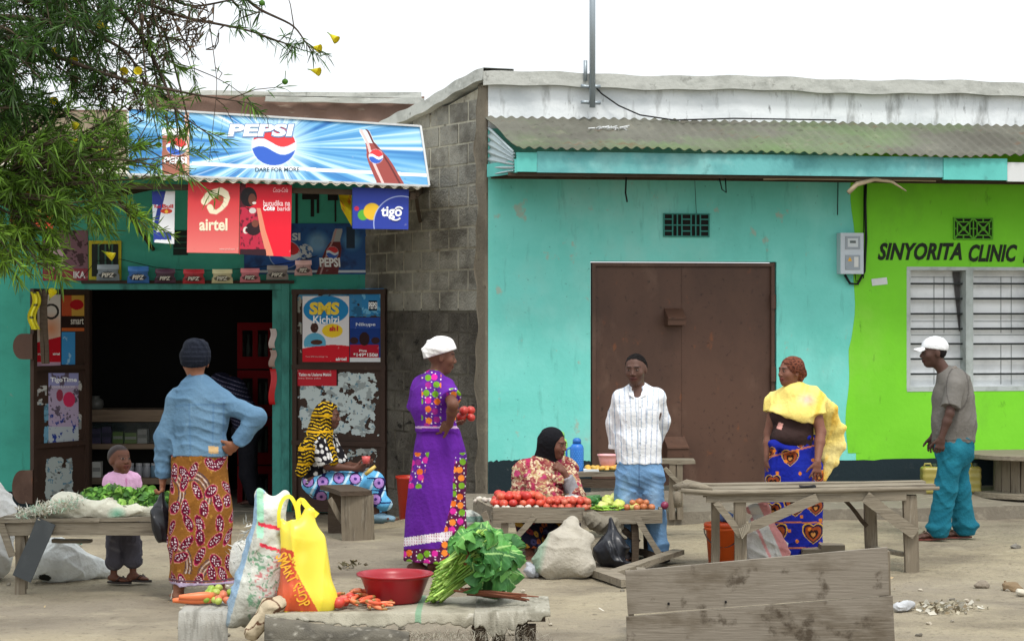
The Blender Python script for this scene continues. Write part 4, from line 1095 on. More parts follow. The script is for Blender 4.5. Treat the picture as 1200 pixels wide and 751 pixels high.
# string of snack packets
str_pts = [(96, 326), (112, 306), (142, 304), (180, 313), (215, 317), (250, 317), (285, 315), (320, 311), (345, 307), (372, 300)]
g = Geo(); tube(g, [PY(a, b, YS - .12) for a, b in str_pts], .004, 5); solo('string', g, M['black'], 'thin black string of snack packets across the shop lintel', 'string')
pk = [((113, 310, 140, 329), (120, 132, 142), 'grey'), ((149, 312, 175, 332), (44, 104, 176), 'bright blue'), ((181, 315, 206, 332), (74, 44, 66), 'dark purple'), ((214, 315.5, 240, 332.5), (176, 40, 52), 'plain red'), ((248, 315.5, 273, 332), (206, 200, 160), 'cream'), ((281, 314.5, 305, 331), (206, 120, 132), 'pink and white'), ((312, 311, 338, 328), (140, 132, 130), 'silvery grey'), ((345, 305, 366, 323), (206, 166, 166), 'pale pink')]
for (x0, y0, x1, y1), c, nm in pk:
    root = thing('snack_packet', nm + ' snack packet pinned on the string above the doorway', 'packet', PY((x0 + x1) / 2, y1, YS - .1), 'snack packets strung above the doorway')
    s = Sheet((x0 + 1, y0, YS - .13), (x1 - 1, y0, YS - .13), (x1, y1, YS - .10), (x0, y1, YS - .10)); c = np.array(c, float)
    def fn(u, v):
        p = s.Q(u, v) + s.n * (.028 * np.sin(np.pi * u) ** .6 * np.sin(np.pi * v) ** .6)[:, None]
        p[:, 0] += .012 * (np.abs(v - .45) < .12) * np.sign(.5 - u) * (1); return p
    g = gridf(Geo(), fn, 26, 20, c=lambda u, v: lin(np.clip(over(over(const(c, u), ((u - .5) / .4) ** 2 + ((v - .62) / .22) ** 2 < 1, c * .45), v < .3, c * 1.2 + 12), 0, 255)), thick=(0, .006, 0))
    part('wrapper', g, M['plastic'], root, smooth=True)
    t = Geo(); text_fit(t, 'PIPZ' if nm != 'cream' else 'PIPZ', s.P, x0 + 6, y0 + (y1 - y0) * .52, x1 - 6, y0 + (y1 - y0) * .78, .034, c=lin((226, 224, 214)), bold=.03, shear=.2); part('lettering', t, M['ink'], root)

# ---- door leaves
def leaf(TLx, TLY, TRx, TRY, label):
    zt = 2.13; zb = -.17
    cs = []
    for (x, Y) in ((TLx, TLY), (TRx, TRY)): cs.append((x, YH - (zt - CAMZ) * F / Y, Y))
    for (x, Y) in ((TRx, TRY), (TLx, TLY)): cs.append((x, YH - (zb - CAMZ) * F / Y, Y))
    s = Sheet(*cs); g = Geo()
    gridf(g, lambda u, v: s.Q(u, v), 1, 1, thick=-s.n * .02)
    lf = part('door', g, M['brown_door'], shop, label)
    g = Geo(); L = np.linalg.norm(s.Q([1], [0])[0] - s.Q([0], [0])[0])
    for (u0, v0, u1, v1) in ((.03, 0, .03, 1), (.97, 0, .97, 1), (0, .012, 1, .012), (0, .35, 1, .35), (0, .69, 1, .69), (0, .988, 1, .988)):
        beam(g, s.Q([u0], [v0], .015)[0], s.Q([u1], [v1], .015 if u0 == u1 else .0165)[0], .05, .03, s.n, jit=.001, warp=0, seg=2)
    part('frame', g, M['brown_door'], lf)
    return s, lf
sR, lfR = leaf(343, 21.28, 453, 20.95, 'right hand brown steel door leaf folded open')
sL, lfL = leaf(37, 20.6, 102, 21.3, 'left hand brown steel door leaf standing ajar')
def on(s, x0, y0, x1, y1, off):      # sub-sheet lying on a leaf, in photo pixels
    r = Sheet.__new__(Sheet); c = []
    for (x, y) in ((x0, y0), (x1, y0), (x1, y1), (x0, y1)):
        p = s.P([x], [y], off)[0]; c.append((x, y, p[1]))
    Sheet.__init__(r, *c); return r
def torn(base, seed, dens, sc=.22, br=(58, 42, 34)):
    def f(X, Y):
        C = const(base, X); n = vnoise(X * sc, Y * sc, seed, 5)
        C = over(C, vnoise(X * .12, Y * .2, seed + 3) > .3, np.array(base) * .8); C = over(C, n > dens, br); return C
    return f
def tornsheet(s, x0, y0, x1, y1, seed, base, dens, off=.004, label=None, sc=.22, parent=None):
    """paper remains: grid cells whose noise says torn are missing"""
    r = on(s, x0, y0, x1, y1, off); nx, ny = int((x1 - x0) * 1.8), int((y1 - y0) * 1.8)
    U, V = np.meshgrid(np.linspace(0, 1, nx + 1), np.linspace(0, 1, ny + 1), indexing='ij'); X, Y = r.xy(U.ravel(), V.ravel())
    n = vnoise(X * sc, Y * sc, seed, 5) + 1.4 * np.clip(.08 - np.minimum(np.minimum(U, 1 - U), np.minimum(V, 1 - V)).ravel(), 0, 1) / .08
    C = const(base, X); C = over(C, vnoise(X * .15, Y * .2, seed + 3) > .3, np.array(base) * .78); C = over(C, vnoise(X * .5, Y * .5, seed + 5) > .6, (90, 130, 150))
    i = (np.arange(nx)[:, None] * (ny + 1) + np.arange(ny)[None, :]).ravel(); q = np.stack([i, i + ny + 1, i + ny + 2, i + 1], 1)
    q = q[n[q].mean(1) < dens]
    g = Geo().add(r.Q(U.ravel(), V.ravel()), q, lin(np.clip(C, 0, 255))); return part('torn_paper', g, M['paper'], parent, label)
tornsheet(sR, 346, 432, 446, 512, 5, (196, 208, 208), .42, parent=lfR, label='torn pale paper remains on the door panel')
tornsheet(sR, 374, 524, 446, 560, 8, (170, 176, 172), .0, parent=lfR); tornsheet(sR, 346, 338, 448, 352, 9, (84, 142, 176), .3, off=.003, parent=lfR, label='torn blue paper strip along the top')
tornsheet(sR, 398, 338, 449, 372, 14, (60, 130, 180), .55, off=.005, parent=lfR); tornsheet(sR, 346, 340, 354, 425, 15, (150, 150, 140), -.3, parent=lfR); tornsheet(sR, 438, 372, 449, 424, 16, (170, 170, 166), -.1, parent=lfR)
tornsheet(sL, 40, 450, 56, 476, 6, (190, 190, 186), .1, parent=lfL); tornsheet(sL, 51, 470, 64, 524, 7, (110, 160, 186), .2, parent=lfL); tornsheet(sL, 52, 534, 86, 588, 11, (168, 178, 176), .55, parent=lfL, label='torn grey paper on the lower door panel'); tornsheet(sL, 88, 440, 96, 520, 12, (180, 178, 172), -.2, parent=lfL)
WL
def psms(X, Y):
    C = const((224, 222, 226), X); C = over(C, ((X - 382) / 26.5) ** 2 + ((Y - 363) / 16.5) ** 2 < 1, (40, 132, 190)); C = over(C, ((X - 389.5) / 12) ** 2 + ((Y - 387.5) / 8) ** 2 < 1, (240, 204, 50))
    C = over(C, Y > 408 - 4 * np.sin((X - 356) / 52 * 2.4), (206, 34, 48)); bod = (((X - 369) / 13) ** 2 + ((Y - 402) / 12) ** 2 < 1) & (Y < 407 - 2 * np.sin((X - 356) / 52 * 2.4)); C = over(C, bod, (96, 172, 204)); C = over(C, np.hypot((X - 368.5) / 4.6, (Y - 384) / 6) < 1, (74, 48, 42)); C = over(C, np.hypot((X - 371) / 7, (Y - 401) / 3) < 1, (82, 54, 46)); return C
on(sR, 354.5, 347, 409, 424, .008).make('door_poster', 'white and blue SMS poster with a yellow speech bubble on the right door leaf', 'poster', psms, 120, 170,
    [('SMS', 362.5, 354, 397.5, 369, (238, 206, 60), dict(bold=.05, shear=.05)), ('Kichizi', 367, 370, 397.5, 379, W_, dict(bold=.02)), ('sh1', 386, 382, 396, 388, (206, 34, 48), dict(bold=.04)), ('airtel', 393.5, 418.5, 406, 422.5, W_, dict(bold=.03)), ('Tuma SMS kwa shilingi 1 tu', 358, 417, 384, 419, (240, 200, 200), {})], m=M['paper'], thick=.003, wave=.002)
def pred(X, Y):
    C = const((30, 60, 130), X); C = over(C, Y < 385, (44, 74, 150)); C = over(C, (Y > 404) & (np.abs(X - 427) < 17), (176, 30, 50)); C = over(C, np.hypot((X - 427) / 6, (Y - 397) / 8) < 1, (50, 32, 34)); C = over(C, (np.hypot((X - 415) / 5, (Y - 399) / 4) < 1) | (np.hypot((X - 440) / 5, (Y - 399) / 4) < 1), (60, 38, 40)); return over(C, Y > 419, (222, 224, 228))
on(sR, 410, 372, 446.5, 424, .009).make('door_poster', 'dark blue poster of a figure in red on the right door leaf', 'poster', pred, 90, 120, [('Piga', 421, 409.5, 430, 413, W_, dict(bold=.02)), ('*149*150#', 414, 413.5, 443, 418, W_, dict(bold=.02)), ('Nikupe', 417, 378, 440, 383, (210, 220, 236), dict(bold=.02))], m=M['paper'], thick=.003, wave=.002)
def pvod(X, Y): C = const((192, 44, 56), X); C = over(C, X > 394, (52, 26, 28)); return over(C, Y < 432, (70, 30, 34))
on(sR, 348, 429, 396, 452, .008).make('door_poster', 'small red notice under the SMS poster', 'poster', pvod, 70, 40, [('Tatizo na Usalama Makini', 350, 437, 388, 440.5, W_, dict(bold=.02)), ('kwa Simu yako', 350, 442, 376, 444.5, (240, 200, 200), {})], m=M['paper'], thick=.003)
def pblue2(X, Y): C = const((52, 130, 186), X); C = over(C, vnoise(X * .2, Y * .2, 7) > .3, (110, 176, 212)); return over(C, (np.abs(X - 437) < 5) & (np.abs(Y - 358) < 6), (20, 40, 60))
on(sR, 424, 338, 450, 368, .008).make('door_poster', 'torn light blue poster in the top corner of the right door leaf', 'poster', pblue2, 50, 50, [('PEPSI', 432, 354, 442, 362, W_, dict(bold=.03))], m=M['paper'], thick=.003)
def pai2(X, Y):
    C = const((222, 214, 206), X); C = over(C, np.clip(1 - np.hypot(X - 60, Y - 385) / 20, 0, 1), (226, 150, 110)); C = over(C, Y > 402 - (X - 40) * .25 + 8 * ((X - 40) / 32) ** 2 * 0, (190, 24, 40)); C = over(C, np.abs(np.hypot(X - 60, Y - 365) - 8) < 1.3, (50, 46, 44)); return over(C, Y > 424, (190, 160, 180))
on(sL, 40, 345, 71, 429, .006).make('door_poster', 'cream and red poster at the top of the left door leaf', 'poster', pai2, 60, 150, [('airtel', 62, 413, 70, 416, W_, dict(bold=.03)), ('Pata', 42, 413, 49, 416, W_, {})], m=M['paper'], thick=.003)
def psmart(X, Y): C = const((204, 160, 70), X); C = over(C, X < 84, (190, 84, 50)); C = over(C, ((X - 90) / 8) ** 2 + ((Y - 357) / 6) ** 2 < 1, (180, 30, 36)); C = over(C, Y > 370, (44, 30, 26)); return over(C, Y > 384, (196, 100, 50))
on(sL, 72.5, 346, 99, 388, .006).make('door_poster', 'orange and black poster beside the cream one on the left leaf', 'poster', psmart, 50, 70, [('smart', 83, 373, 98, 380, (230, 225, 215), dict(bold=.01))], m=M['paper'], thick=.003)
on(sL, 72.5, 389, 88, 427, .006).make('door_poster', 'ragged sky blue paper on the left door leaf', 'poster', lambda X, Y: over(const((66, 146, 206), X), vnoise(X * .3, Y * .2, 3) > .5, (150, 196, 224)), 30, 60, m=M['paper'], thick=.003)
def ptime(X, Y):
    C = const((150, 150, 196), X); C = over(C, Y > 452, (176, 160, 186)); C = over(C, vnoise(X * .3, Y * .2, 12) > .35, (96, 84, 100)); C = over(C, np.hypot((X - 81) / 7, (Y - 468) / 9) < 1, (206, 50, 92)); C = over(C, np.hypot((X - 70) / 4, (Y - 463) / 7) < 1, (150, 60, 80)); C = over(C, Y > 500, (176, 184, 190)); return over(C, (Y > 485) & (vnoise(X * .4, Y * .3, 2) > .4), (40, 60, 140))
on(sL, 57, 437, 92, 522, .006).make('door_poster', 'lilac and pink weathered poster low on the left door leaf', 'poster', ptime, 60, 140, [('TigoTime', 59, 442, 90, 449, W_, dict(bold=.03)), ('UONGEE BILA KIKOMO', 60, 452, 88, 454.5, (235, 235, 240), {})], m=M['paper'], thick=.003)
# lock tabs and the things hanging on the left leaf
for (x0, y0, x1, y1) in ((15, 391, 38, 421), (14, 551, 38, 590)):
    pts = []
    for t in np.linspace(90, 270, 14): pts.append(PY(x0 + 11 + 11 * math.cos(math.radians(t)), (y0 + y1) / 2 + (y1 - y0) / 2 * math.sin(math.radians(t)), 20.55))
    pts += [PY(x1, y0, 20.55), PY(x1, y1, 20.55)][0:2]
    g = prism(Geo(), pts, (0, .05, 0)); part('lock_cover', g, M['brown_metal'], lfL)
g = Geo()
for px, w in ((50, .035), (55, .045)): beam(g, PY(px - 2, 340, 20.5), PY(px, 426, 20.5), w, .012, (0, 1, 0), jit=.005)
solo('leather_strap', g, M['wood_dark'], 'dark brown straps hanging over the cream and red poster', 'strap')
g = Geo(); gridf(g, lambda u, v: np.array([PY(35 + 10 * a + 3 * math.sin(b * 7), 342 + 44 * b, 20.45 + .02 * math.sin(9 * a)) for a, b in zip(u, v)]), 10, 30, c=lambda u, v: lin(over(const((216, 206, 40), u), (np.abs(np.sin(v * 9)) < .3) & (np.abs(u - .5) < .3), (60, 60, 40))), thick=(0, .004, 0))
solo('plastic_wrapper', g, M['plastic'], 'yellow printed plastic wrapper hanging at the left door leaf', 'wrapper')
g = Geo()
for k, (y0, y1) in enumerate(((385, 408), (410, 430), (432, 474))):
    gridf(g, lambda u, v: np.array([PY(316 + 7 * a + 1.5 * math.sin(b * 6), y0 + (y1 - y0) * b, YS - .04 - .03 * math.sin(3.14 * b)) for a, b in zip(u, v)]), 6, 10, c=lin(((206, 190, 186), (176, 150, 140), (200, 30, 36))[k]), thick=(0, .01, 0))
solo('packet_strip', g, M['plastic'], 'strip of red and white packets on the right door jamb', 'packets', smooth=True)

# ---- inside the shop
sh_ = thing('display_shelf', 'dark wooden counter shelf seen through the left of the doorway', 'shelf', PY(150, 600, 22.3))
def ib(g, px0, py0, px1, py1, Y, d, c=None):
    a = PY(px0, py0, Y); b = PY(px1, py1, Y); return box(g, (a[0], Y, b[2]), (b[0], Y + d, a[2]), c)
ma = mat('shelf_wood', (128, 110, 92), .85, [((84, 70, 58), 6, .45, .7, .7, (.3, 3, 3))], bump=.2)
for i, (y0, y1) in enumerate(((480, 494), (520, 526), (560, 567), (598, 606))):
    part('board', ib(Geo(), 60, y0, 250, y1, 22.25 + (.04 if i else 0), .5), ma, sh_)
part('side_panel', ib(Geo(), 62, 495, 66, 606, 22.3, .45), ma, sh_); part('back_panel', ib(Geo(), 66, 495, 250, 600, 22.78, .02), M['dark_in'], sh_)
part('glass_front', ib(Geo(), 70, 495, 250, 519, 22.27, .004), mat('dusty_glass', (60, 70, 72), .15, alpha=.25, spec=.6), sh_)
def sboxes(name, label, cat, rects, c, top=None, grp=None, Y=22.4):
    for k, (x0, y0, x1, y1) in enumerate(rects):
        g = ib(Geo(), x0, y0, x1, y1, Y, .12, lin(c)); 
        if top: ib(g, x0 + .5, y0 + (y1 - y0) * .35, x1 - .5, y0 + (y1 - y0) * .6, Y - .004, .003, lin(top))
        solo(name, g, M['plastic'], label if isinstance(label, str) else label[k], cat, grp)
sboxes('carton', ['purple carton at left on the shelf', 'purple carton behind the child on the shelf'], 'carton', [(108, 502, 118, 519.8), (119.5, 500, 130, 519.8)], (96, 80, 124), (60, 46, 84), 'cartons on the shop shelf')
sboxes('carton', ['green and white carton left of its twin', 'green and white carton right of its twin'], 'carton', [(132, 506, 144, 519.8), (146, 507, 160, 519.8)], (122, 160, 62), (200, 206, 190), 'cartons on the shop shelf')
sboxes('carton', ['white upright carton on the middle shelf', 'white upright carton low beside the child'], 'carton', [(161, 503, 172, 519.8), (108, 541, 118, 559.8)], (206, 206, 200), (150, 150, 146), 'cartons on the shop shelf')
for k, (px, lb) in enumerate(((153, 'plastic jar right behind the child'), (163, 'clear jar in the middle of the low shelf'), (172, 'clear jar right of the middle one'), (181, 'bluish jar nearest the denim jacket'))):
    b = PY(px, 559.9, 22.45); r = 4.6 / 107
    jr = solo('jar', lathe(Geo(), b, [(r, 0), (r, .11), (r * .85, .135), (r * .8, .14)], 16, lin((150, 152, 158) if k < 3 else (110, 140, 160))), M['plastic'], lb, 'jar', 'jars on the low shop shelf', smooth=True)
    part('lid', lathe(Geo(), b + np.array([0, 0, .141]), [(r * .86, 0), (r * .86, .022), (.001, .024)], 16, lin((190, 190, 192))), M['plastic'], jr)
b = PY(112, 479.8, 22.45); solo('jar', lathe(Geo(), b, [(.07, 0), (.09, .05), (.085, .1), (.04, .13), (.05, .15)], 18, lin((96, 96, 92))), M['plastic'], 'grey lidded pot on top of the counter', 'pot', smooth=True)
g = Geo()
for i in range(4):
    ct = thing('drinks_crate', ('lowest', 'second', 'third', 'topmost')[i] + ' red drinks crate of the stack by the door jamb', 'crate', PY(298, 600 - i * 56, 22.3), 'red crates stacked in the shop')
    y1 = 600 - i * 56; y0 = y1 - 54; g = Geo()
    for (a, c_, b, d) in ((278, y0, 320, y0 + 9), (278, y1 - 14, 320, y1), (278, y0 + 9, 284, y1 - 14), (296, y0 + 9, 302, y1 - 14), (314, y0 + 9, 320, y1 - 14)): ib(g, a, c_, b, d, 22.3, .02, lin((92, 18, 22)))
    ib(g, 278, y0, 279.5, y1, 22.32, .3, lin((84, 16, 20))); ib(g, 318.5, y0, 320, y1, 22.32, .3, lin((84, 16, 20))); ib(g, 279.5, y1 - 3, 318.5, y1, 22.32, .3, lin((100, 18, 22)))
    part('shell', g, M['matte'], ct)
    g = Geo()
    for k in range(5): lathe(g, PY(284 + k * 7, y1 - 4, 22.45), [(.025, 0), (.025, .2), (.01, .27), (.012, .34)], 10, lin((60, 66, 62)))
    part('bottles', g, M['matte'], ct, smooth=True)
# ------------------------------------------------------------------ the oleander-leaved tree hanging in from the left
TB = np.array([-5.6, 13.2, 0.0])
tree = thing('flowering_tree', 'narrow leaved tree with yellow trumpet flowers hanging in from the upper left', 'tree', TB)
R = np.random.default_rng(5)
bark = mat('grey_bark', (74, 62, 52), .95, [((44, 36, 30), 9, .45, .7, .8), ((110, 100, 86), 14, .6, .74, .5)], bump=.6, bscale=40)
leafm = mat('narrow_leaf', vcol=True, rough=.5, spec=.35)
nt_ = leafm.node_tree; tr_ = nt_.nodes.new('ShaderNodeBsdfTranslucent'); mix_ = nt_.nodes.new('ShaderNodeMixShader'); mix_.inputs[0].default_value = .45
pb_ = nt_.nodes['Principled BSDF']; out_ = nt_.nodes['Material Output']; cin = pb_.inputs['Base Color'].links[0].from_socket
nt_.links.new(cin, tr_.inputs['Color']); nt_.links.new(pb_.outputs[0], mix_.inputs[1]); nt_.links.new(tr_.outputs[0], mix_.inputs[2]); nt_.links.new(mix_.outputs[0], out_.inputs['Surface'])
g = Geo(); pts = [TB + np.array([0, 0, -.1]), TB + np.array([.1, 0, 1]), TB + np.array([.35, .1, 2]), TB + np.array([.8, .1, 3]), TB + np.array([1.3, 0, 3.9]), TB + np.array([1.9, -.1, 4.6])]
tube(g, pts, [.2, .17, .15, .13, .11, .09], 14)
tube(g, [pts[3], TB + np.array([.2, .3, 4]), TB + np.array([-.3, .3, 5.2])], [.1, .08, .05], 10); part('trunk', g, bark, tree, smooth=True)
limbs = Geo(); twigs = Geo(); leaves = Geo(); flow = []; fruits = []
LV = []; LC = []
def bez(a, b, c, n): t = np.linspace(0, 1, n)[:, None]; return (1 - t) ** 2 * a + 2 * t * (1 - t) * b + t ** 2 * c
def T3(px, py, s): return P(px, py, s)
def leaf_at(p, d, L, colr, w=.0045):
    d = unit(d); sdv = unit(np.cross(d, R.normal(size=3))); n = np.cross(sdv, d); droop = np.array([0, 0, -1.0]) * R.uniform(.0, .35) * L
    a = p + sdv * w * .25; b = p - sdv * w * .25; m = p + d * L * .45 + droop * .25
    LV.append([a, b, m - sdv * w, m + sdv * w, p + d * L * .8 - sdv * w * .6 + droop * .7, p + d * L * .8 + sdv * w * .6 + droop * .7, p + d * L + droop]); LC.append(colr)
def tuft(p, d, n, spread=1.0, bright=0.0, L0=.105):
    for i in range(n):
        q = unit(unit(d) + R.normal(size=3) * .62 * spread)
        base = np.array([50, 80, 32]) * (1 - bright) + np.array([132, 166, 54]) * bright  # light painted into leaf colour: backlit dark green to lit yellow-green
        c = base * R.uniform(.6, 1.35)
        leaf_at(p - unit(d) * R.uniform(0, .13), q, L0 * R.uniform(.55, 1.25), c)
def branch(a, b, r0, depth, dens=1.0, bright=.2):
    L = np.linalg.norm(b - a)
    mid = (a + b) / 2 + R.normal(size=3) * L * .12 + np.array([0, 0, .08 * L]); c = bez(a, mid, b, 6)
    tube(limbs if r0 > .012 else twigs, c, list(np.linspace(r0, r0 * .45, 6)), 6 if r0 > .012 else 4, caps=False)
    if depth == 0:
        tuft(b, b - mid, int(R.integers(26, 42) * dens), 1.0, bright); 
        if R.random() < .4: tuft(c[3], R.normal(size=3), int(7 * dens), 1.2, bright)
        return
    for k in range(3 if depth > 1 else 4):
        t = R.uniform(.35, 1.0); p = c[int(t * 5)]
        q = p + (unit(b - a) * R.uniform(.25, .6) + R.normal(size=3) * np.array([.33, .4, .33])) * L * .55
        branch(p, q, r0 * .5, depth - 1, dens, bright)
hub = pts[4]; hub2 = pts[3]
# (pixel target, depth scale, density, brightness)
TG = []
for i in range(130):      # thick mass at upper left
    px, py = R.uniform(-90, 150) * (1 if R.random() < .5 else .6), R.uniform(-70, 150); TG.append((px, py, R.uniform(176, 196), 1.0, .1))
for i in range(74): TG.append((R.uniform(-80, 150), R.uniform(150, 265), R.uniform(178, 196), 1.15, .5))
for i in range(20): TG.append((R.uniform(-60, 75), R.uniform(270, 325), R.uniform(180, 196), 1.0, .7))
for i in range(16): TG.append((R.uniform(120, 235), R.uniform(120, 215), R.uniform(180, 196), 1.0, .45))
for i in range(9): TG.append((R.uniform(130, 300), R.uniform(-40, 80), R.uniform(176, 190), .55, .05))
start = [T3(-60, 20, 188), T3(-90, 140, 188), T3(60, -60, 186), T3(-40, 220, 188), T3(160, -70, 184)]
for st_ in start:
    m = (hub + st_) / 2 + np.array([0, 0, .2]); tube(limbs, bez(hub, m, st_, 8), list(np.linspace(.07, .035, 8)), 8, caps=False)
for (px, py, s, dn, br) in TG:
    b = T3(px, py, s); a = min(start, key=lambda q: np.linalg.norm(q - b) + R.uniform(0, .15)); a = a + R.normal(size=3) * .03
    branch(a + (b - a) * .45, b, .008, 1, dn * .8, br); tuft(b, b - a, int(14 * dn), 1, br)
# long sweeping boughs
def bough(pp, r0, r1, br, dn, nt=10):
    q = [T3(*p) for p in pp]; n = 30; t = np.linspace(0, len(q) - 1, n); c = np.array([[np.interp(tt, range(len(q)), [v[k] for v in q]) for k in range(3)] for tt in t])
    for _ in range(3): c[1:-1] = (c[:-2] + c[1:-1] * 2 + c[2:]) / 4
    tube(limbs, c, list(np.linspace(r0, r1, n)), 6, caps=False)
    for k in range(nt):
        i = int(R.uniform(.3, 1) * (n - 1)); p = c[i]; d = unit(c[-1] - c[0]) * .5 + R.normal(size=3) * .6
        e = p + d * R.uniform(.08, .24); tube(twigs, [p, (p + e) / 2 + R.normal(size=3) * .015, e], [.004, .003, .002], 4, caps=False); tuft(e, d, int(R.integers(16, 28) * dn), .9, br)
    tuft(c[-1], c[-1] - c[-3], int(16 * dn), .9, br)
bough([(60, -60, 186), (140, -10, 184), (210, 20, 182), (290, 35, 182), (352, 58, 182)], .018, .003, .15, .7, 9)
bough([(60, -60, 186), (160, 30, 184), (190, 90, 184), (205, 130, 186), (255, 165, 188)], .018, .003, .5, .9, 10)
bough([(-60, 20, 188), (50, 60, 188), (130, 90, 186), (220, 110, 186), (300, 122, 186)], .02, .003, .1, .35, 5)
bough([(-40, 220, 188), (40, 205, 186), (90, 215, 184), (140, 240, 184), (165, 262, 184)], .02, .003, .8, 1.2, 14)
bough([(-40, 220, 188), (10, 240, 188), (40, 280, 188), (62, 312, 188)], .015, .003, .75, 1.2, 12)
bough([(160, -70, 184), (260, -30, 182), (300, 10, 182), (345, 30, 182), (366, 62, 182)], .016, .003, .1, .6, 8)
bough([(160, -70, 184), (240, -10, 186), (250, 60, 186), (255, 100, 186), (245, 190, 188)], .004, .002, .2, .15, 2)
bough([(-60, 20, 188), (20, 20, 186), (90, 30, 184), (150, 60, 184), (175, 110, 184)], .024, .004, .05, .9, 12)
bough([(160, -70, 184), (180, -10, 182), (225, 10, 182), (300, -6, 182), (330, -10, 182)], .012, .003, .1, .5, 8)
# dead brown tangles
for (px, py, n, rad) in ((190, 15, 46, .13), (175, 45, 30, .09), (228, 38, 26, .08), (120, 105, 34, .09), (165, 118, 30, .1), (30, 10, 22, .12)):
    c0 = T3(px, py, 184)
    for k in range(n):
        a = c0 + R.normal(size=3) * rad * .55; b = a + R.normal(size=3) * .09; tube(twigs, [a, (a + b) / 2 + R.normal(size=3) * .02, b], [.004, .004, .002], 4, caps=False)
        for j in range(3): leaf_at(b, R.normal(size=3), .06, np.array([86, 66, 46]) * R.uniform(.6, 1.2), .006)
part('limb', limbs, bark, tree, smooth=True); part('twigs', twigs, mat('twig_bark', (70, 60, 46), .9), tree, smooth=True)
LV = np.array(LV); N = len(LV); o = (np.arange(N) * 7)[:, None]
g = Geo(); V = LV.reshape(-1, 3); C = lin(np.repeat(np.clip(np.array(LC), 0, 255), 7, axis=0))
g.add(V, np.concatenate([np.array([[0, 1, 2, 3]]) + o, np.array([[3, 2, 4, 5]]) + o]), C); g.add(V[:0], [])
tri = [[int(a[0]) + 5, int(a[0]) + 4, int(a[0]) + 6] for a in o]; g.f.append(tri)
part('foliage', g, leafm, tree)
print('leaves', N)
# trumpet flowers, each a part
fl = [(64, 61, 0), (32, 59, 1), (86, 72, 1), (63, 119, 0), (162, 84, 0), (145, 84, 1), (88, 147, 0), (86, 165, 0), (122, 178, 0), (10, 181, 0), (24, 190, 1), (131, 300, 0), (61, 343, 0), (84, 23, 1), (393, 46, 0), (373, 57, 0), (372, 84, 0), (36, 226, 1), (118, 30, 1)]
gy = None
for k, (px, py, dull) in enumerate(fl):
    p = T3(px, py, 186 if px < 300 else 182); d = unit([.75, -.35, -.45 + R.uniform(-.3, .3)]) if px > 300 else unit(R.normal(size=3) + np.array([.3, -.6, -.3]))
    g = Geo(); cc = (206, 190, 36) if dull else (236, 222, 46)
    lathe(g, p - d * .075, [(.003, 0), (.004, .022), (.008, .035), (.016, .055), (.023, .074), (.029, .088), (.02, .07), (.004, .05)], 10, axis=d, colors=[lin((110, 140, 50)), lin((150, 176, 50)), lin((206, 206, 50))] + [lin(cc)] * 5)
    part('flower', g, leafm, tree, smooth=True)
for (px, py) in ((334, 96), (307, 4), (186, 170)):
    p = T3(px, py, 182); g = Geo(); lathe(g, p - np.array([0, 0, .02]), [(.001, 0), (.014, .006), (.021, .018), (.018, .03), (.008, .038), (.001, .04)], 12, lin((92, 140, 52))); tube(g, [p + np.array([0, 0, .02]), p + np.array([.004, 0, .07])], .0025, 5, lin((92, 120, 52)))
    part('fruit', g, leafm, tree, smooth=True)
# overhead flower stalks linking the outer blooms to the bough
# ------------------------------------------------------------------ tables, sacks, produce
def rb(g, a, b, w, t, up=(0, 0, 1), **k): return beam(g, a, b, w, t, up, **k)
def blob_obj(name, prims, label, cat, m, colf, h=.008, wr=(.006, 18), seed=1, cuts=(), group=None, parent=None, rel=1, wdir=(1, 1, 1), plabel=None, post=None):
    wd = np.array(wdir, float)
    def nz(X):
        s1 = sines(X * wd, seed, wr[1], 7); s2 = sines(X * wd, seed + 5, wr[1] * 1.7, 5); s3 = sines(X * wd, seed + 7, wr[1] * 3.2, 5)
        return wr[0] * (.8 * s1 - 1.7 * (folds(X * wd, seed, wr[1] * 1.5) - .4) + .3 * s3)
    V, Q = sdf_mesh(prims, h, 0, cuts, nz, post)
    if rel: V = relax(V, Q, rel, .4)
    g = Geo().add(V, Q, lin(np.clip(colf(V), 0, 255)))
    if parent is not None: return part(name, g, m, parent, plabel, smooth=True)
    return solo(name, g, m, label, cat, group, smooth=True)

# --- long bench-table at right
S0 = 161.0; Yf = F / S0; Yb = Yf + .62; zt = .585
lt = thing('long_table', 'long rough plank table with knotted braces beside the woman in yellow', 'table', (PY(960, 672, Yf)[0], Yf + .3, 0))
def X_(px, Y=None): return (px - CX) * (Y or Yf) / F
for i, (x0, x1, dy, dz, w) in enumerate(((803, 1085, .05, .0, .14), (815, 1102, .22, .012, .13), (800, 1096, .38, .004, .12), (808, 1100, .53, .016, .13))):
    part('plank', rb(Geo(), (X_(x0), Yf + dy, zt + dz - .01), (X_(x1), Yf + dy, zt + dz + .012), w, .03, seg=8, warp=.006), M['wood_x'], lt)
g = Geo(); tube(g, [(X_(795), Yf + .10, zt + .03), (X_(812), Yf + .06, zt + .045), (X_(826), Yf + .02, zt + .03), (X_(835), Yf + .03, zt + .02)], [.018, .026, .026, .014], 8)
part('pole', tube(g, [(X_(798), Yf - .02, zt + .015), (X_(840), Yf - .025, zt - .003), (X_(985), Yf - .03, zt + .018), (X_(1100), Yf - .02, zt + .032)], [.017, .018, .019, .013], 8), M['wood_x'], lt, smooth=True)
part('apron', rb(Geo(), (X_(828), Yf - .0, zt - .045), (X_(1062), Yf - .0, zt - .03), .03, .055, seg=5), M['wood_x'], lt)
part('apron', rb(Geo(), (X_(832), Yf + .55, zt - .05), (X_(1050), Yf + .55, zt - .035), .03, .06, seg=5), M['wood_x'], lt)
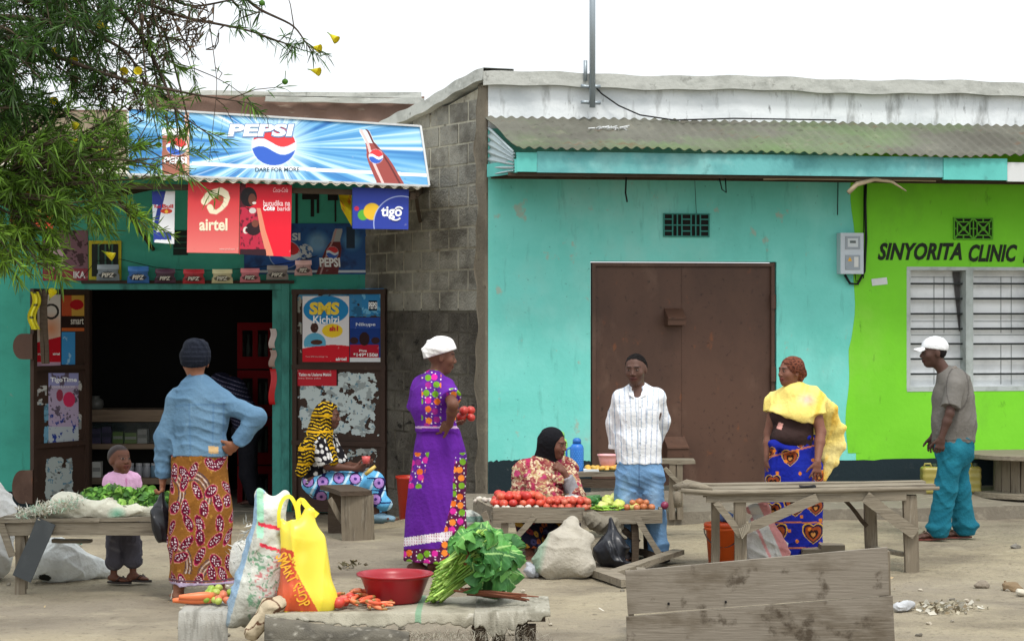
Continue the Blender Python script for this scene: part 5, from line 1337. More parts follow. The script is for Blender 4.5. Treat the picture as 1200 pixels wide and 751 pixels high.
for (px, dy, w, y1) in ((867.5, .03, .085, 0), (838, .25, .06, 0), (1068, .03, .10, 0), (1021, .52, .09, 0)):
    Y = Yf + dy; x = X_(px, Y); part('leg', rb(Geo(), (x, Y, -.02), (x + (.0 if px < 900 else -.01), Y, zt - .02), w, .06, (0, 1, 0), seg=4), M['wood_z'], lt)
for (p0, p1, w, dy) in (((868, 622), (958, 584), .07, -.04), ((1014, 582), (1073, 625), .085, -.04), ((840, 588), (868, 628), .05, -.035)):
    part('brace', rb(Geo(), PY(p0[0], p0[1], Yf + dy), PY(p1[0], p1[1], Yf + dy), w, .028, (0, -1, 0), seg=5), M['wood_x'], lt)
part('brace', rb(Geo(), PY(990, 586, Yf + .5), PY(1016, 616, Yf + .5), .03, .03, (0, -1, 0)), M['wood_dark'], lt)
part('brace', rb(Geo(), (X_(1062), Yf + .08, .13), (X_(1022, Yf + .5), Yf + .5, .12), .05, .03), M['wood_x'], lt)
g = Geo()
for k in range(7): tube(g, [PY(866 + 2.2 * k, 619 - k, Yf - .075), PY(870 + 1.2 * k, 631 - k * 1.5, Yf - .075)], .005, 5)
part('rope_lashing', g, mat('old_rope', (150, 142, 126), .95), lt)
g = Geo(); beam(g, (X_(940), Yf + .12, zt + .035), (X_(958), Yf + .12, zt + .035), .09, .012); solo('notebook', g, M['black'], 'flat dark purse lying on the long table by the hand', 'purse')
for k, (x0, x1, py, lb) in enumerate(((941, 964, 641, 'left pale wood offcut behind the grey box'), (962, 991, 638, 'right thicker wood offcut behind the grey box'))):
    a = gp(x0, 657); b = gp(x1, 657); g = Geo(); box(g, (a[0], a[1], 0), (b[0], a[1] + .16, .075 + .035 * k), jit=.004); solo('wood_block', g, M['wood_x'], lb, 'wood block')

# --- grey box bench in the foreground
sF = 206.0; YF = F / sF
fb = thing('box_bench', 'low weathered box of two wide grey boards in the near foreground', 'bench', (X_(890, YF), YF + .2, 0))
def slabf(nm, c4, Y, t, m, par, lb=None):
    P4 = [PY(x, y, Y) for x, y in c4]; g = Geo()
    Qm = quadmap(*P4); gridf(g, lambda u, v: Qm(u, v) + np.array([0, -.003, 0]) * (vnoise(u * 6, v * 3, 3))[:, None], 30, 6, thick=(0, t, 0)); return part(nm, g, m, par, lb)
slabf('board', [(733, 669), (1040, 641), (1042, 697), (736, 719.5)], YF, .03, M['wood_board'], fb)
slabf('board', [(734, 722.5), (1046, 698), (1049, 757), (735, 763)], YF - .015, .03, M['wood_board'], fb)
part('end_board', rb(Geo(), PY(736, 668, YF + .035), PY(741, 760, YF + .035), .03, .05, (0, 1, 0)), M['wood_z'], fb)
part('end_board', rb(Geo(), PY(1036, 645, YF + .06), PY(1040, 760, YF + .06), .06, .05, (0, 1, 0)), M['wood_z'], fb)
for (x, y) in ((752, 668), (1025, 645)): part('cross_rail', rb(Geo(), PY(x, y + 12, YF + .03), PY(x, y + 2, YF + .55), .05, .05), M['wood_x'], fb)
part('back_board', rb(Geo(), PY(742, 690, YF + .55), PY(1030, 668, YF + .55), .16, .03, (0, -1, 0)), M['wood_x'], fb)
for (x, y) in ((783, 707), (850, 705)): part('nail', tube(Geo(), [PY(x, y, YF - .004), PY(x + 1, y, YF - .008)], .008, 8), M['black'], fb)
a = gp(697, 672); b = gp(741, 684)
for (p0, p1, w, hh, lb, z) in (((695, 668), (738, 682), .12, .05, 'short pale plank on the ground left of the grey box', 0), ((716, 672), (796, 652), .09, .04, 'slanting plank propped on its neighbour behind the grey box', .05)):
    a = gp(p0[0], p0[1] + 6); b = gp(p1[0], p1[1] + 6); a[2] = .03 + z * 0; b[2] = .03 + z; solo('loose_plank', rb(Geo(), a, b, w, hh, seg=4), M['wood_x'], lb, 'plank')

# --- tomato stall
sT = 155.5; YT = F / sT; zT = .435; YTb = YT + .62
tt = thing('produce_table', 'slatted wooden produce table loaded with tomatoes, greens and onions', 'table', (X_(665, YT), YT + .3, 0))
part('tray_board', rb(Geo(), PY(578, 603, YT), PY(685, 603.5, YT), .115, .025, (0, -1, 0)), M['wood_x'], tt)
part('tray_board', rb(Geo(), PY(683, 606.5, YT - .014), PY(776, 605.5, YT - .014), .10, .025, (0, -1, 0)), M['wood_x'], tt)
part('tray_board', rb(Geo(), PY(580, 602, YT + .02), PY(556, 591, YT + .5), .10, .025, (-1, 0, 0)), M['wood_x'], tt)
part('tray_board', rb(Geo(), PY(774, 604, YT + .0), PY(768, 590, YT + .6), .10, .025, (1, 0, 0)), M['wood_x'], tt)
for k in range(5): part('slat', rb(Geo(), (X_(576, YT), YT + .06 + k * .125, zT - .06), (X_(772, YT), YT + .06 + k * .125, zT - .06), .11, .02), M['wood_x'], tt)
for (px, dy, w) in ((592, .03, .055), (744, .04, .055), (572, .5, .05), (768, .5, .06), (758, .3, .05)):
    Y = YT + dy; x = X_(px, Y); part('leg', rb(Geo(), (x, Y, -.02), (x, Y, zT - .07), w, .045, (0, 1, 0)), M['wood_dark'] if px in (744, 758) else M['wood_z'], tt)
for (p0, p1, dk) in (((626, 604), (602, 633), 0), ((746, 604), (772, 650), 0), ((717, 608), (748, 636), 1), ((566, 600), (575, 620), 0)):
    part('brace', rb(Geo(), PY(p0[0], p0[1], YT - .02 + .1 * dk), PY(p1[0], p1[1], YT - .02 + .1 * dk), .045, .022, (0, -1, 0)), M['wood_dark'] if dk else M['wood_x'], tt)
part('stretcher', rb(Geo(), PY(600, 652, YT + .3), PY(640, 652, YT + .3), .04, .03), M['wood_x'], tt); part('stretcher', rb(Geo(), PY(748, 646, YT + .25), PY(772, 652, YT + .05), .05, .03, (0, -1, 0)), M['wood_dark'], tt)

RP = np.random.default_rng(21)
def variants(name, geos, m): return [mesh_obj(name, g, m, (0, 0, 0), True) for g in geos]
def roundfruit(c, r, squash=.86, top=(60, 90, 40), tip=None, seed=0):
    g = Geo(); n = 14; prof = [(.001, r * squash * .86)]; col_ = []
    ths = np.linspace(0, math.pi, 12); pr = [(max(.0006, r * math.sin(t)), r * squash * (1 - math.cos(t))) for t in ths]
    pr[-1] = (.0006, pr[-1][1] - r * .12)
    cs = [lin(np.array(c) * (1 - .08 * (k / 11))) for k in range(12)]; cs[-1] = lin(top); 
    lathe(g, (0, 0, 0), pr, n, colors=cs); V = g.v[0]; V *= 1 + .03 * sines(V, seed + 3, 40)[:, None]; return g
used = set()
def scatter(protos, pts, label, cat, group, tilt=.5, smin_=.85, smax=1.12, labels=None):
    for i, p in enumerate(pts):
        pr = protos[i % len(protos)]
        if pr.name in used: o = pr.copy(); col.objects.link(o)
        else: o = pr; used.add(pr.name)
        o.location = Vector([float(x) for x in p]); o.rotation_euler = (RP.uniform(-tilt, tilt), RP.uniform(-tilt, tilt), RP.uniform(0, 6.28)); s = RP.uniform(smin_, smax); o.scale = (s, s, s)
        tag(o, labels[i] if labels else label, cat, group)
def heap(px0, px1, Y0, Y1, z0, r, n, layers=2, hgt=None):
    """a loose pile: rows of fruit resting on a tray, a second layer over the first"""
    x0, x1 = X_(px0, YT), X_(px1, YT); out = []
    for L in range(layers):
        sp = 2 * r * 1.0; y = Y0 + L * r * .9
        row = 0
        while y < Y1 - L * r:
            x = x0 + L * r + (row % 2) * r
            while x < x1 - L * r: out.append((x + RP.uniform(-.2, .2) * r, y + RP.uniform(-.2, .2) * r, z0 + L * r * 1.35 + RP.uniform(0, .004))); x += sp * RP.uniform(.98, 1.12)
            y += sp * .95; row += 1
    return out[:n]
toms = variants('tomato', [roundfruit(c, .036, .84, seed=i) for i, c in enumerate([(206, 58, 40), (214, 76, 52), (196, 52, 44), (218, 98, 70)])], M['veg'])
z0 = zT - .05
big = heap(580, 640, YT + .08, YT + .50, z0 + .035, .034, 60, 2)
scatter(toms, big, 'ripe red tomato heaped on the left half of the produce table', 'tomato', 'large tomatoes on the produce table')
small = heap(640, 694, YT + .05, YT + .42, z0 + .015, .028, 70, 2)
tm2 = variants('tomato', [roundfruit(c, .027, .86, seed=i + 7) for i, c in enumerate([(204, 84, 60), (196, 70, 52), (210, 110, 84)])], M['veg'])
scatter(tm2, small, 'small pale red tomato in the middle of the produce table', 'tomato', 'small tomatoes on the produce table')
gar = variants('garlic_bulb', [roundfruit(c, .02, .9, (190, 180, 170), seed=i + 17) for i, c in enumerate([(214, 206, 190), (200, 190, 176)])], M['veg'])
gpts = [(X_(RP.uniform(555, 590), YT), YT + RP.uniform(.36, .62), z0 + .035) for _ in range(14)] + [(X_(RP.uniform(580, 640), YT), YT + .035 + RP.uniform(0, .01), z0 + .02) for _ in range(10)]
scatter(gar, gpts, 'small white garlic bulb at the edge of the tomato heap', 'garlic', 'garlic bulbs beside the tomatoes')
def bent(L, r, c, c2, bend=.12, n=10, tipr=.25):
    g = Geo(); pts = [np.array([L * (t - .5), bend * L * math.sin(math.pi * t), 0]) for t in np.linspace(0, 1, n)]
    rr = [r * math.sin(math.pi * min(1, t * 1.1 * .5 + .04)) ** .5 * (1 - (1 - tipr) * t) for t in np.linspace(0, 1, n)]; tube(g, pts, rr, 10, lin(c))
    C = g.c[0]; C[:20] = lin(c2); return g
cuc = variants('cucumber', [bent(.17, .024, (52, 110, 40), (90, 130, 50), .1, tipr=.85), bent(.15, .022, (40, 92, 36), (90, 130, 50), .06, tipr=.85)], M['veg'])
cp = [(X_(690 + RP.uniform(-6, 18), YT), YT + .12 + RP.uniform(0, .35), z0 + .03 + .02 * (k % 3)) for k in range(14)]
scatter(cuc, cp, 'dark green cucumber in the heap right of the tomatoes', 'cucumber', 'cucumbers on the produce table', .15)
def nubby(c, r, seed):     # pale knobbly cauliflower-like head
    V, Q = sdf_mesh([ell((0, 0, r * .6), np.array([r, r, r * .75]), .02)] + [ell((r * .75 * math.cos(a), r * .75 * math.sin(a), r * .7), np.array([r * .42] * 3), .012) for a in np.linspace(0, 6.28, 8)[:-1]] + [ell((0, 0, r * 1.15), np.array([r * .5] * 3), .012)], .006, 0, (), lambda X: .003 * sines(X, seed, 150))
    return Geo().add(V, Q, lin(c))
nb = variants('cauliflower', [nubby((206, 206, 120), .045, 2), nubby((190, 200, 96), .04, 3)], M['veg'])
npts = [(X_(708 + k * 6.2, YT), YT + .10 + (k % 3) * .13, z0 + .01 + .02 * (k % 2)) for k in range(7)] + [(X_(714 + k * 9, YT), YT + .25, z0 + .06) for k in range(3)]
scatter(nb, npts, 'pale yellow green cauliflower in the middle right of the produce table', 'cauliflower', 'pale vegetables on the produce table')
grb = variants('green_bean', [bent(.14, .009, (150, 190, 60), (110, 150, 50), .1, tipr=.7), bent(.12, .009, (128, 178, 52), (110, 150, 50), .15, tipr=.7)], M['veg'])
scatter(grb, [(X_(700 + RP.uniform(0, 30), YT), YT + .035 + RP.uniform(0, .05), z0 + .02 + .008 * (k % 4)) for k in range(16)], 'light green bean pod at the front edge of the produce table', 'bean', 'green beans on the produce table', .15)
oni = variants('onion', [roundfruit((190, 112, 66), .027, .95, (120, 84, 50), seed=31), roundfruit((202, 126, 82), .025, .92, (120, 84, 50), seed=32)], M['veg'])
scatter(oni, heap(737, 765, YT + .05, YT + .40, z0 + .012, .027, 34, 2), 'brown orange onion heaped at the right end of the produce table', 'onion', 'onions on the produce table')
ron = variants('red_onion', [roundfruit((140, 48, 80), .028, 1.05, (120, 60, 80), seed=33)], M['veg'])
scatter(ron, [(X_(px, YT + .3), YT + dy, z0 + dz) for px, dy, dz in ((764, .34, .07), (757, .42, .07), (770, .25, .05), (774, .1, .02), (771, .16, .035))], 'purple red onion on top of the brown onions', 'onion', 'red onions on the produce table')
lim = roundfruit((120, 176, 50), .042, .95, (90, 130, 50), seed=34); o = mesh_obj('lime', lim, M['veg'], (0, 0, 0), True); o.location = PY(742, 583, YT + .42); tag(o, 'single round green lime behind the onions', 'lime')
o.location = (X_(742, YT + .42), YT + .42, z0 + .06)
blob_obj('plastic_bag', [ell((X_(727, YT + .35), YT + .4, z0 + .07), np.array([.03, .03, .05]), .02), ell((X_(724, YT + .35), YT + .42, z0 + .04), np.array([.05, .04, .03]), .02)], 'thin translucent white plastic bag among the pale vegetables', 'plastic bag', M['plastic'], lambda V: const((196, 208, 214), V), .006, (.008, 60))
# things under the table
def sackcol(base, stripes=(), seed=3, dirt=(110, 104, 92), da=.5):
    def f(V):
        C = const(base, V); n = sines(V, seed, 7, 6); C = over(C, np.clip(n * 1.6, 0, 1) * da, dirt)
        n2 = sines(V, seed + 2, 26, 6); C = over(C, np.clip(n2 * 1.2 - .2, 0, 1) * da * .7, dirt)
        for (fn, c) in stripes: C = over(C, fn(V), c)
        return C
    return f
b = gp(662, 678)
blob_obj('sack', [ell(b + np.array([0, .1, .16]), np.array([.19, .15, .17]), .06), ell(b + np.array([-.08, .08, .10]), np.array([.14, .14, .12]), .05), ell(b + np.array([.1, .08, .09]), np.array([.12, .13, .11]), .05), cone(b + np.array([.0, .14, .26]), b + np.array([.06, .22, .38]), .1, .05, .08), cone(b + np.array([.05, .14, .3]), b + np.array([.18, .16, .27]), .07, .03, .05)],
    'grey woven sack slumped under the produce table', 'sack', M['sack'], sackcol((168, 162, 148), [(lambda V: np.clip((X_(628, 15.5) + .02 - V[:, 0] + .25 * (V[:, 2])) * 25, 0, 1) * .6, (120, 160, 134))]), .008, (.011, 14), 3, cuts=[(b + np.array([0, 0, -.005]), (0, 0, -1))])
b = gp(716, 664)
blob_obj('sacking', [ell(b + np.array([-.03, .25, .3]), np.array([.13, .1, .07]), .05), cone(b + np.array([-.12, .22, .33]), b + np.array([.1, .22, .2]), .06, .03, .05), cone(b + np.array([0, .22, .3]), b + np.array([.02, .22, .12]), .06, .03, .05)], 'bundle of brown sacking stuffed under the right half of the table', 'sacking', M['sack'], sackcol((122, 116, 102), da=.7), .008, (.014, 20), 5)
blob_obj('black_bag', [ell(b + np.array([.0, .06, .11]), np.array([.13, .1, .13]), .05), cone(b + np.array([.03, .08, .2]), b + np.array([.0, .1, .34]), .06, .02, .06), cone(b + np.array([.05, 0, .03]), b + np.array([.2, 0, .02]), .035, .02, .04)], 'black plastic bag sagging on the ground beside the jeans', 'plastic bag', M['plastic'], lambda V: const((24, 26, 32), V), .008, (.012, 18), 8, cuts=[(b, (0, 0, -1))])
b = gp(624, 676)
blob_obj('plastic_bag', [ell(b + np.array([0, .0, .04]), np.array([.055, .05, .05]), .03), cone(b + np.array([-.02, 0, .05]), b + np.array([-.03, .02, .1]), .03, .01, .03)], 'crumpled pale grey plastic bag near the bare foot', 'plastic bag', M['plastic'], lambda V: const((160, 164, 170), V), .006, (.01, 40), 8, cuts=[(b, (0, 0, -1))])
b = gp(548, 640); b = np.array([X_(552, 16), 16.0, 0])
blob_obj('sack', [ell(b + np.array([0, 0, .26]), np.array([.12, .12, .09]), .04), ell(b + np.array([.02, 0, .12]), np.array([.14, .13, .14]), .04)], 'grey and white bag behind the big bunch of greens', 'sack', M['sack'], sackcol((176, 180, 172), [(lambda V: (np.abs(V[:, 2] - .29) < .02) * .8, (90, 120, 110))], da=.8), .008, (.014, 16), 6, cuts=[(b, (0, 0, -1))])

# --- small table with flasks behind
YK = 17.1; kz = CAMZ - (556 - YH) * YK / F
kt = thing('side_table', 'small rough table by the steel door carrying flasks and snacks', 'table', (X_(690, YK), YK + .2, 0))
part('top', rb(Geo(), (X_(640, YK), YK + .2, kz), (X_(738, YK), YK + .2, kz), .45, .04), M['wood_x'], kt); part('apron', rb(Geo(), (X_(642, YK), YK, kz - .07), (X_(736, YK), YK, kz - .07), .07, .03, (0, -1, 0)), M['wood_dark'], kt)
for px, dy in ((646, .03), (732, .03), (646, .38), (732, .38)): part('leg', rb(Geo(), (X_(px, YK), YK + dy, -.05), (X_(px, YK), YK + dy, kz - .03), .05, .05, (0, 1, 0)), M['wood_dark'], kt)
def flask(px, pyt, pyb, Y, r, c, lb, dots):
    b = PY(px, pyb, Y); h = PY(px, pyt, Y)[2] - b[2]; root = thing('flask', lb, 'flask', b, 'vacuum flasks on the side table')
    g = Geo(); lathe(g, b, [(r, 0), (r, .02), (r * .98, .03), (r * .98, h * .7), (r * .86, h * .78), (r * .6, h * .83)], 28, lin(c)); part('body', g, M['plastic'], root, smooth=True)
    g = Geo(); lathe(g, b, [(r * .62, h * .831), (r * .62, h * .93), (r * .52, h * .97), (r * .3, h)], 24, lin(np.array(c) * .9)); part('lid', g, M['plastic'], root, smooth=True)
    g = Geo(); hx = -1; tube(g, [b + np.array([hx * r * .9, 0, h * .72]), b + np.array([hx * r * 1.5, 0, h * .66]), b + np.array([hx * r * 1.5, 0, h * .35]), b + np.array([hx * r * .95, 0, h * .28])], .009, 8, lin(c)); part('handle', g, M['plastic'], root, smooth=True)
    g = Geo()
    for j in range(9):
        for k in range(16):
            a = math.pi * (k + .5 * (j % 2)) / 8; z = h * (.1 + .064 * j); n_ = np.array([math.cos(a), math.sin(a), 0]); p = b + n_ * r * .985 + np.array([0, 0, z]); tt_ = np.array([-n_[1], n_[0], 0]); q = r * .1
            g.add([p - tt_ * q, p + np.array([0, 0, -q * 1.2]), p + tt_ * q, p + np.array([0, 0, q * 1.2]), p + n_ * .002], [(0, 1, 4), (1, 2, 4), (2, 3, 4), (3, 0, 4)], lin(dots))
    part('pattern', g, M['plastic'], root)
flask(676, 513, 553, YK + .12, .058, (42, 112, 196), 'blue patterned vacuum flask beside the seated vendor', (70, 150, 220)); flask(656, 505, 552, YK + .22, .066, (150, 214, 110), 'pale green vacuum flask half behind the seated vendor', (200, 236, 170))
b = PY(712, 553, YK + .15); lathe_ = [(.05, 0), (.075, .11), (.08, .135), (.088, .14), (.088, .15), (.078, .148), (.07, .11), (.045, .012), (.001, .01)]
solo('basin', lathe(Geo(), b + np.array([0, 0, .0]), lathe_, 28, lin((226, 168, 170))), M['plastic'], 'small pink plastic basin left of the man in white', 'basin', smooth=True)
dn = [mesh_obj('fried_bun', Geo().add(*(lambda VQ: (VQ[0], VQ[1], lin((208, 164, 70))))(sdf_mesh([ell((0, 0, .018), np.array([.034, .028, .02]), .01)], .006, 0, (), lambda X: .003 * sines(X, 4, 60)))), M['veg'], (0, 0, 0), True)]
scatter(dn, [(X_(690 + 5.5 * (k % 7), YK), YK + .05 + .05 * (k // 7), kz + .025 + .008 * (k % 2)) for k in range(14)], 'golden fried bun on the side table tray', 'bun', 'fried buns on the side table')
g = Geo(); box(g, (X_(684, YK), YK - .0, kz + .021), (X_(702, YK), YK + .05, kz + .045), lin((196, 204, 206)), .003); solo('napkin', g, M['paper'], 'folded white paper at the front of the side table', 'paper')
g = Geo(); box(g, (X_(704, YK), YK + .0, kz + .021), (X_(722, YK), YK + .05, kz + .04), lin((60, 62, 50)), .003); solo('tray', g, M['plastic'], 'dark little tray beside the folded paper', 'tray')
# bench by the steel door
YQ = 18.2; bz = CAMZ - (541 - YH) * YQ / F
bt = thing('bench', 'narrow wooden bench against the steel door right of the man in white', 'bench', (X_(795, YQ), YQ, .0))
part('seat', rb(Geo(), (X_(770, YQ), YQ + .12, bz), (X_(815, YQ), YQ + .12, bz), .24, .035), M['wood_x'], bt)
for px in (788, 797): part('leg', rb(Geo(), (X_(px, YQ), YQ + .04, .05), (X_(px, YQ), YQ + .04, bz - .02), .055, .05, (0, 1, 0)), M['wood_z'], bt)
part('brace', rb(Geo(), PY(779, 548, YQ - .02), PY(797, 567, YQ - .02), .035, .03, (0, -1, 0)), M['wood_x'], bt)
g = Geo(); tube(g, [PY(790, 572, 17.2), PY(805, 566, 17.2), PY(820, 569, 17.2), PY(846, 577, 17.2)], [.03, .034, .03, .025], 8); tube(g, [PY(793, 575, 17.2), PY(795, 594, 17.2)], [.035, .035], 8); tube(g, [PY(838, 577, 17.2), PY(840, 594, 17.2)], [.03, .03], 8)
solo('log_seat', g, M['wood_x'], 'low bent branch seat behind the end of the long table', 'stool', smooth=True)

# --- orange bucket and striped sack behind the long table
b = gp(846, 661); r = .125
bk = thing('bucket', 'bright orange plastic bucket under the left end of the long table', 'bucket', b)
part('body', lathe(Geo(), b, [(r * .8, 0), (r * .98, .26), (r * 1.08, .262), (r * 1.08, .285), (r, .285), (r * .78, .02), (.001, .015)], 32, lin((226, 96, 34))), M['plastic'], bk, smooth=True)
part('lid', lathe(Geo(), b, [(r * 1.1, .286), (r * 1.1, .31), (r * 1.0, .315), (r * .5, .325), (.001, .325)], 32, lin((220, 84, 30))), M['plastic'], bk, smooth=True)
g = Geo(); tube(g, [b + np.array([r * 1.09 * math.cos(t), -r * 1.09 * math.sin(t) * .8, .27 - .13 * math.sin(t)]) for t in np.linspace(0, math.pi, 14)], .004, 6, lin((60, 60, 60))); part('handle', g, M['ink'], bk)
blob_obj('plastic_bag', [ell(b + np.array([.02, 0, .36]), np.array([.07, .07, .05]), .03)], 'bluish knotted plastic bag on the orange bucket lid', 'plastic bag', M['plastic'], lambda V: const((90, 120, 180), V), .006, (.012, 30), 4)
b = gp(893, 662)
blob_obj('sack', [ell(b + np.array([0, 0, .15]), np.array([.17, .12, .16]), .05), ell(b + np.array([.05, 0, .08]), np.array([.17, .12, .1]), .05), cone(b + np.array([0, 0, .25]), b + np.array([.01, .02, .4]), .12, .07, .06), ell(b + np.array([-.06, 0, .42]), np.array([.07, .06, .05]), .03)],
    'white sack with a pink stripe leaning under the long table', 'sack', M['sack'], sackcol((206, 206, 202), [(lambda V: (np.abs(V[:, 0] - (X_(915, 15.4) - .45 * (V[:, 2] - .1) + .03)) < .04) * .8, (214, 130, 130)), (lambda V: (np.abs(V[:, 0] - (X_(906, 15.4) - .45 * (V[:, 2] - .1) - .05)) < .012) * .7, (214, 130, 130))], da=.35), .008, (.012, 14), 9, cuts=[(b, (0, 0, -1))])

# --- left table with the heap of greens
YL = F / 174.5; zL = .50
tl = thing('greens_table', 'low plank table at far left under a heap of leafy greens', 'table', (X_(90, YL), YL + .2, 0))
def xl(px): return X_(px, YL)
part('apron', rb(Geo(), (xl(4), YL, zL - .06), (xl(200), YL, zL - .055), .085, .03, (0, -1, 0), seg=6), M['wood_x'], tl)
for k, (dy, dz, x0, x1) in enumerate(((.02, .0, 2, 118), (.03, .006, 115, 206), (.16, .008, 0, 120), (.17, .012, 118, 208), (.30, .006, 2, 204), (.42, .01, 6, 200))): part('plank', rb(Geo(), (xl(x0), YL + dy, zL + dz), (xl(x1), YL + dy, zL + dz + .005), .12, .022, seg=6), M['wood_x'], tl)
for (px, dy, a) in ((24, .02, 2), (12, .35, 0), (202, .35, 0), (208, .03, 0)): part('leg', rb(Geo(), (xl(px) + .0, YL + dy, -.02), (xl(px - a), YL + dy, zL - .03), .065, .05, (0, 1, 0)), M['wood_z'], tl)
part('brace', rb(Geo(), PY(0, 606, YL - .02), PY(14, 652, YL - .02), .045, .03, (0, -1, 0)), M['wood_x'], tl)
g = Geo(); rb(g, PY(54, 610, YL - .045), PY(26, 678, YL - .045), .13, .014, (0, -1, 0), jit=.001); solo('slate_board', g, mat('slate_grey', (74, 78, 80), .85, [((100, 104, 104), 6, .5, .75, .5)]), 'dark grey board leaning slantwise on the left table', 'board')
g = Geo(); beam(g, (xl(50), YL + .3, zL - .17), (xl(96), YL + .3, zL - .17), .1, .02); 
solo('loose_plank', g, M['wood_x'], 'short plank resting under the greens table', 'plank')
def fuzz(c0, c1, n, r, L, w=.004, colr=((206, 208, 196),), seed=1, up=.4):
    rr = np.random.default_rng(seed); g = Geo(); V = []; C = []
    for _ in range(n):
        t = rr.random(); p = np.array(c0) * (1 - t) + np.array(c1) * t + rr.normal(size=3) * np.array(r)
        d = unit(rr.normal(size=3) + np.array([0, 0, up])); sdv = unit(np.cross(d, rr.normal(size=3))) * w; l = L * rr.uniform(.4, 1.2); bend = rr.normal(size=3) * l * .3
        V += [p - sdv, p + sdv, p + d * l * .5 + bend * .3 + sdv, p + d * l * .5 + bend * .3 - sdv, p + d * l + bend]; C += [lin(colr[rr.integers(len(colr))])] * 5
    o = (np.arange(n) * 5)[:, None]; g.add(V, np.array([[0, 1, 2, 3]]) + o, np.array(C)); g.f.append([[int(a[0]) + 3, int(a[0]) + 2, int(a[0]) + 4] for a in o]); return g
sk = thing('sack', 'frayed white sack spread open under the leafy greens on the left table', 'sack', (xl(100), YL + .2, zL + .02))
blob_obj('cloth', [cone((xl(40), YL + .12, zL + .035), (xl(75), YL + .12, zL + .05), .03, .045, .05), cone((xl(68), YL + .1, zL + .09), (xl(125), YL + .08, zL + .055), .085, .06, .05), cone((xl(120), YL + .08, zL + .05), (xl(196), YL + .08, zL + .05), .055, .045, .05), ell((xl(75), YL + .15, zL + .1), np.array([.1, .1, .08]), .04)], '', '', M['sack'], sackcol((206, 204, 186), [(lambda V: np.clip(1 - np.hypot(V[:, 0] - xl(136), (V[:, 2] - zL - .04) * 1.4) / .07, 0, 1), (110, 168, 140)), (lambda V: np.clip(1 - np.abs(V[:, 0] - xl(18)) / .12, 0, 1), (150, 190, 160))], da=.45), .007, (.014, 18), 11, parent=sk)
part('frayed_edge', fuzz((xl(20), YL + .05, zL + .03), (xl(90), YL + .05, zL + .12), 1200, (.02, .06, .018), .04, .0035, ((224, 222, 210), (206, 202, 186), (170, 200, 176), (186, 178, 156)), 3), M['sack'], sk)
def leafheap(n, pos, size, seed, colr, flat=.6):
    rr = np.random.default_rng(seed); V = []; Fq = []; C = []; k = 0
    nu, nv = 5, 4
    for _ in range(n):
        p, nrm = pos(rr); d = unit(rr.normal(size=3) * flat + nrm); a = unit(np.cross(d, rr.normal(size=3))); b = np.cross(d, a); L = size * rr.uniform(.6, 1.25); W = L * rr.uniform(.35, .5); cup = rr.uniform(.1, .45); c = np.array(colr[rr.integers(len(colr))], float) * rr.uniform(.8, 1.15)
        ph = rr.uniform(0, 6)
        for i in range(nu + 1):
            t = i / nu; hw = W * math.sin(math.pi * min(.98, t * .92 + .06)) ** .8
            for j in range(nv + 1):
                s = j / nv * 2 - 1
                V.append(p + a * (t - .3) * L + b * s * hw + d * (cup * abs(s) * hw - .5 * L * t * t * .5 + .05 * L * math.sin(9 * t + ph) * abs(s))); C.append(lin(np.clip(c * (1.18 if j == 2 else 1) * (.92 + .1 * t), 0, 255)))
        for i in range(nu):
            for j in range(nv): q = k + i * (nv + 1) + j; Fq.append((q, q + nv + 1, q + nv + 2, q + 1))
        k += (nu + 1) * (nv + 1)
    return Geo().add(V, np.array(Fq), np.array(C))
def pos1(rr):
    t = rr.random(); x = xl(90 + 105 * t); h_ = .075 + .05 * math.sin(3 * t + .4) ; u = rr.uniform(-1, 1)
    return np.array([x, YL + .2 + .13 * u, zL + .08 + h_ * (1 - u * u) * rr.uniform(.4, 1.1)]), np.array([0, -.5 + .5 * u, .7])
solo('leafy_greens', leafheap(720, pos1, .058, 4, ((76, 126, 44), (104, 156, 58), (60, 106, 38), (140, 184, 84))), M['leaf'], 'loose heap of small green leaves on the left table', 'greens', smooth=True)
b = gp(62, 683); YW = b[1]
blob_obj('sack', [ell(b + np.array([-.0, .1, .14]), np.array([.17, .16, .16]), .05), cone(b + np.array([.05, .12, .13]), b + np.array([.3, .25, .06]), .14, .07, .08), cone(b + np.array([-.08, .02, .12]), b + np.array([-.14, .0, .07]), .12, .05, .06)], 'full white sack lying on the ground under the left table', 'sack', M['sack'], sackcol((214, 218, 214), [(lambda V: (np.hypot(V[:, 0] - b[0] + .05, (V[:, 2] - .04) * 1.6) < .045) * (V[:, 1] < b[1]), (30, 32, 28))], da=.22), .008, (.011, 12), 12, cuts=[(b, (0, 0, -1))])
b = np.array([X_(-24, 14.2), 14.2, 0]); blob_obj('sack', [ell(b + np.array([0, .3, .45]), np.array([.17, .18, .2]), .06), ell(b + np.array([-.03, .3, .2]), np.array([.19, .2, .22]), .06), cone(b + np.array([0, .3, .55]), b + np.array([.02, .3, .66]), .1, .05, .06)], 'bulging white sack cut by the left edge of the picture', 'sack', M['sack'], sackcol((212, 212, 208), da=.3), .009, (.016, 12), 13, cuts=[(b, (0, 0, -1))])
g = Geo(); b = gp(70, 640); gridf(g, lambda u, v: b + np.stack([(u - .5) * .3, (v - .5) * .3, .02 + .02 * vnoise(u * 6, v * 6, 4)], 1), 16, 16, c=lambda u, v: lin(over(const((150, 160, 150), u), vnoise(u * 5, v * 5, 6) > .1, (120, 170, 150))), thick=(0, 0, -.01)); solo('plastic_sheet', g, M['sack'], 'flattened greenish plastic sheet on the ground behind the white sack', 'sheet', smooth=True)

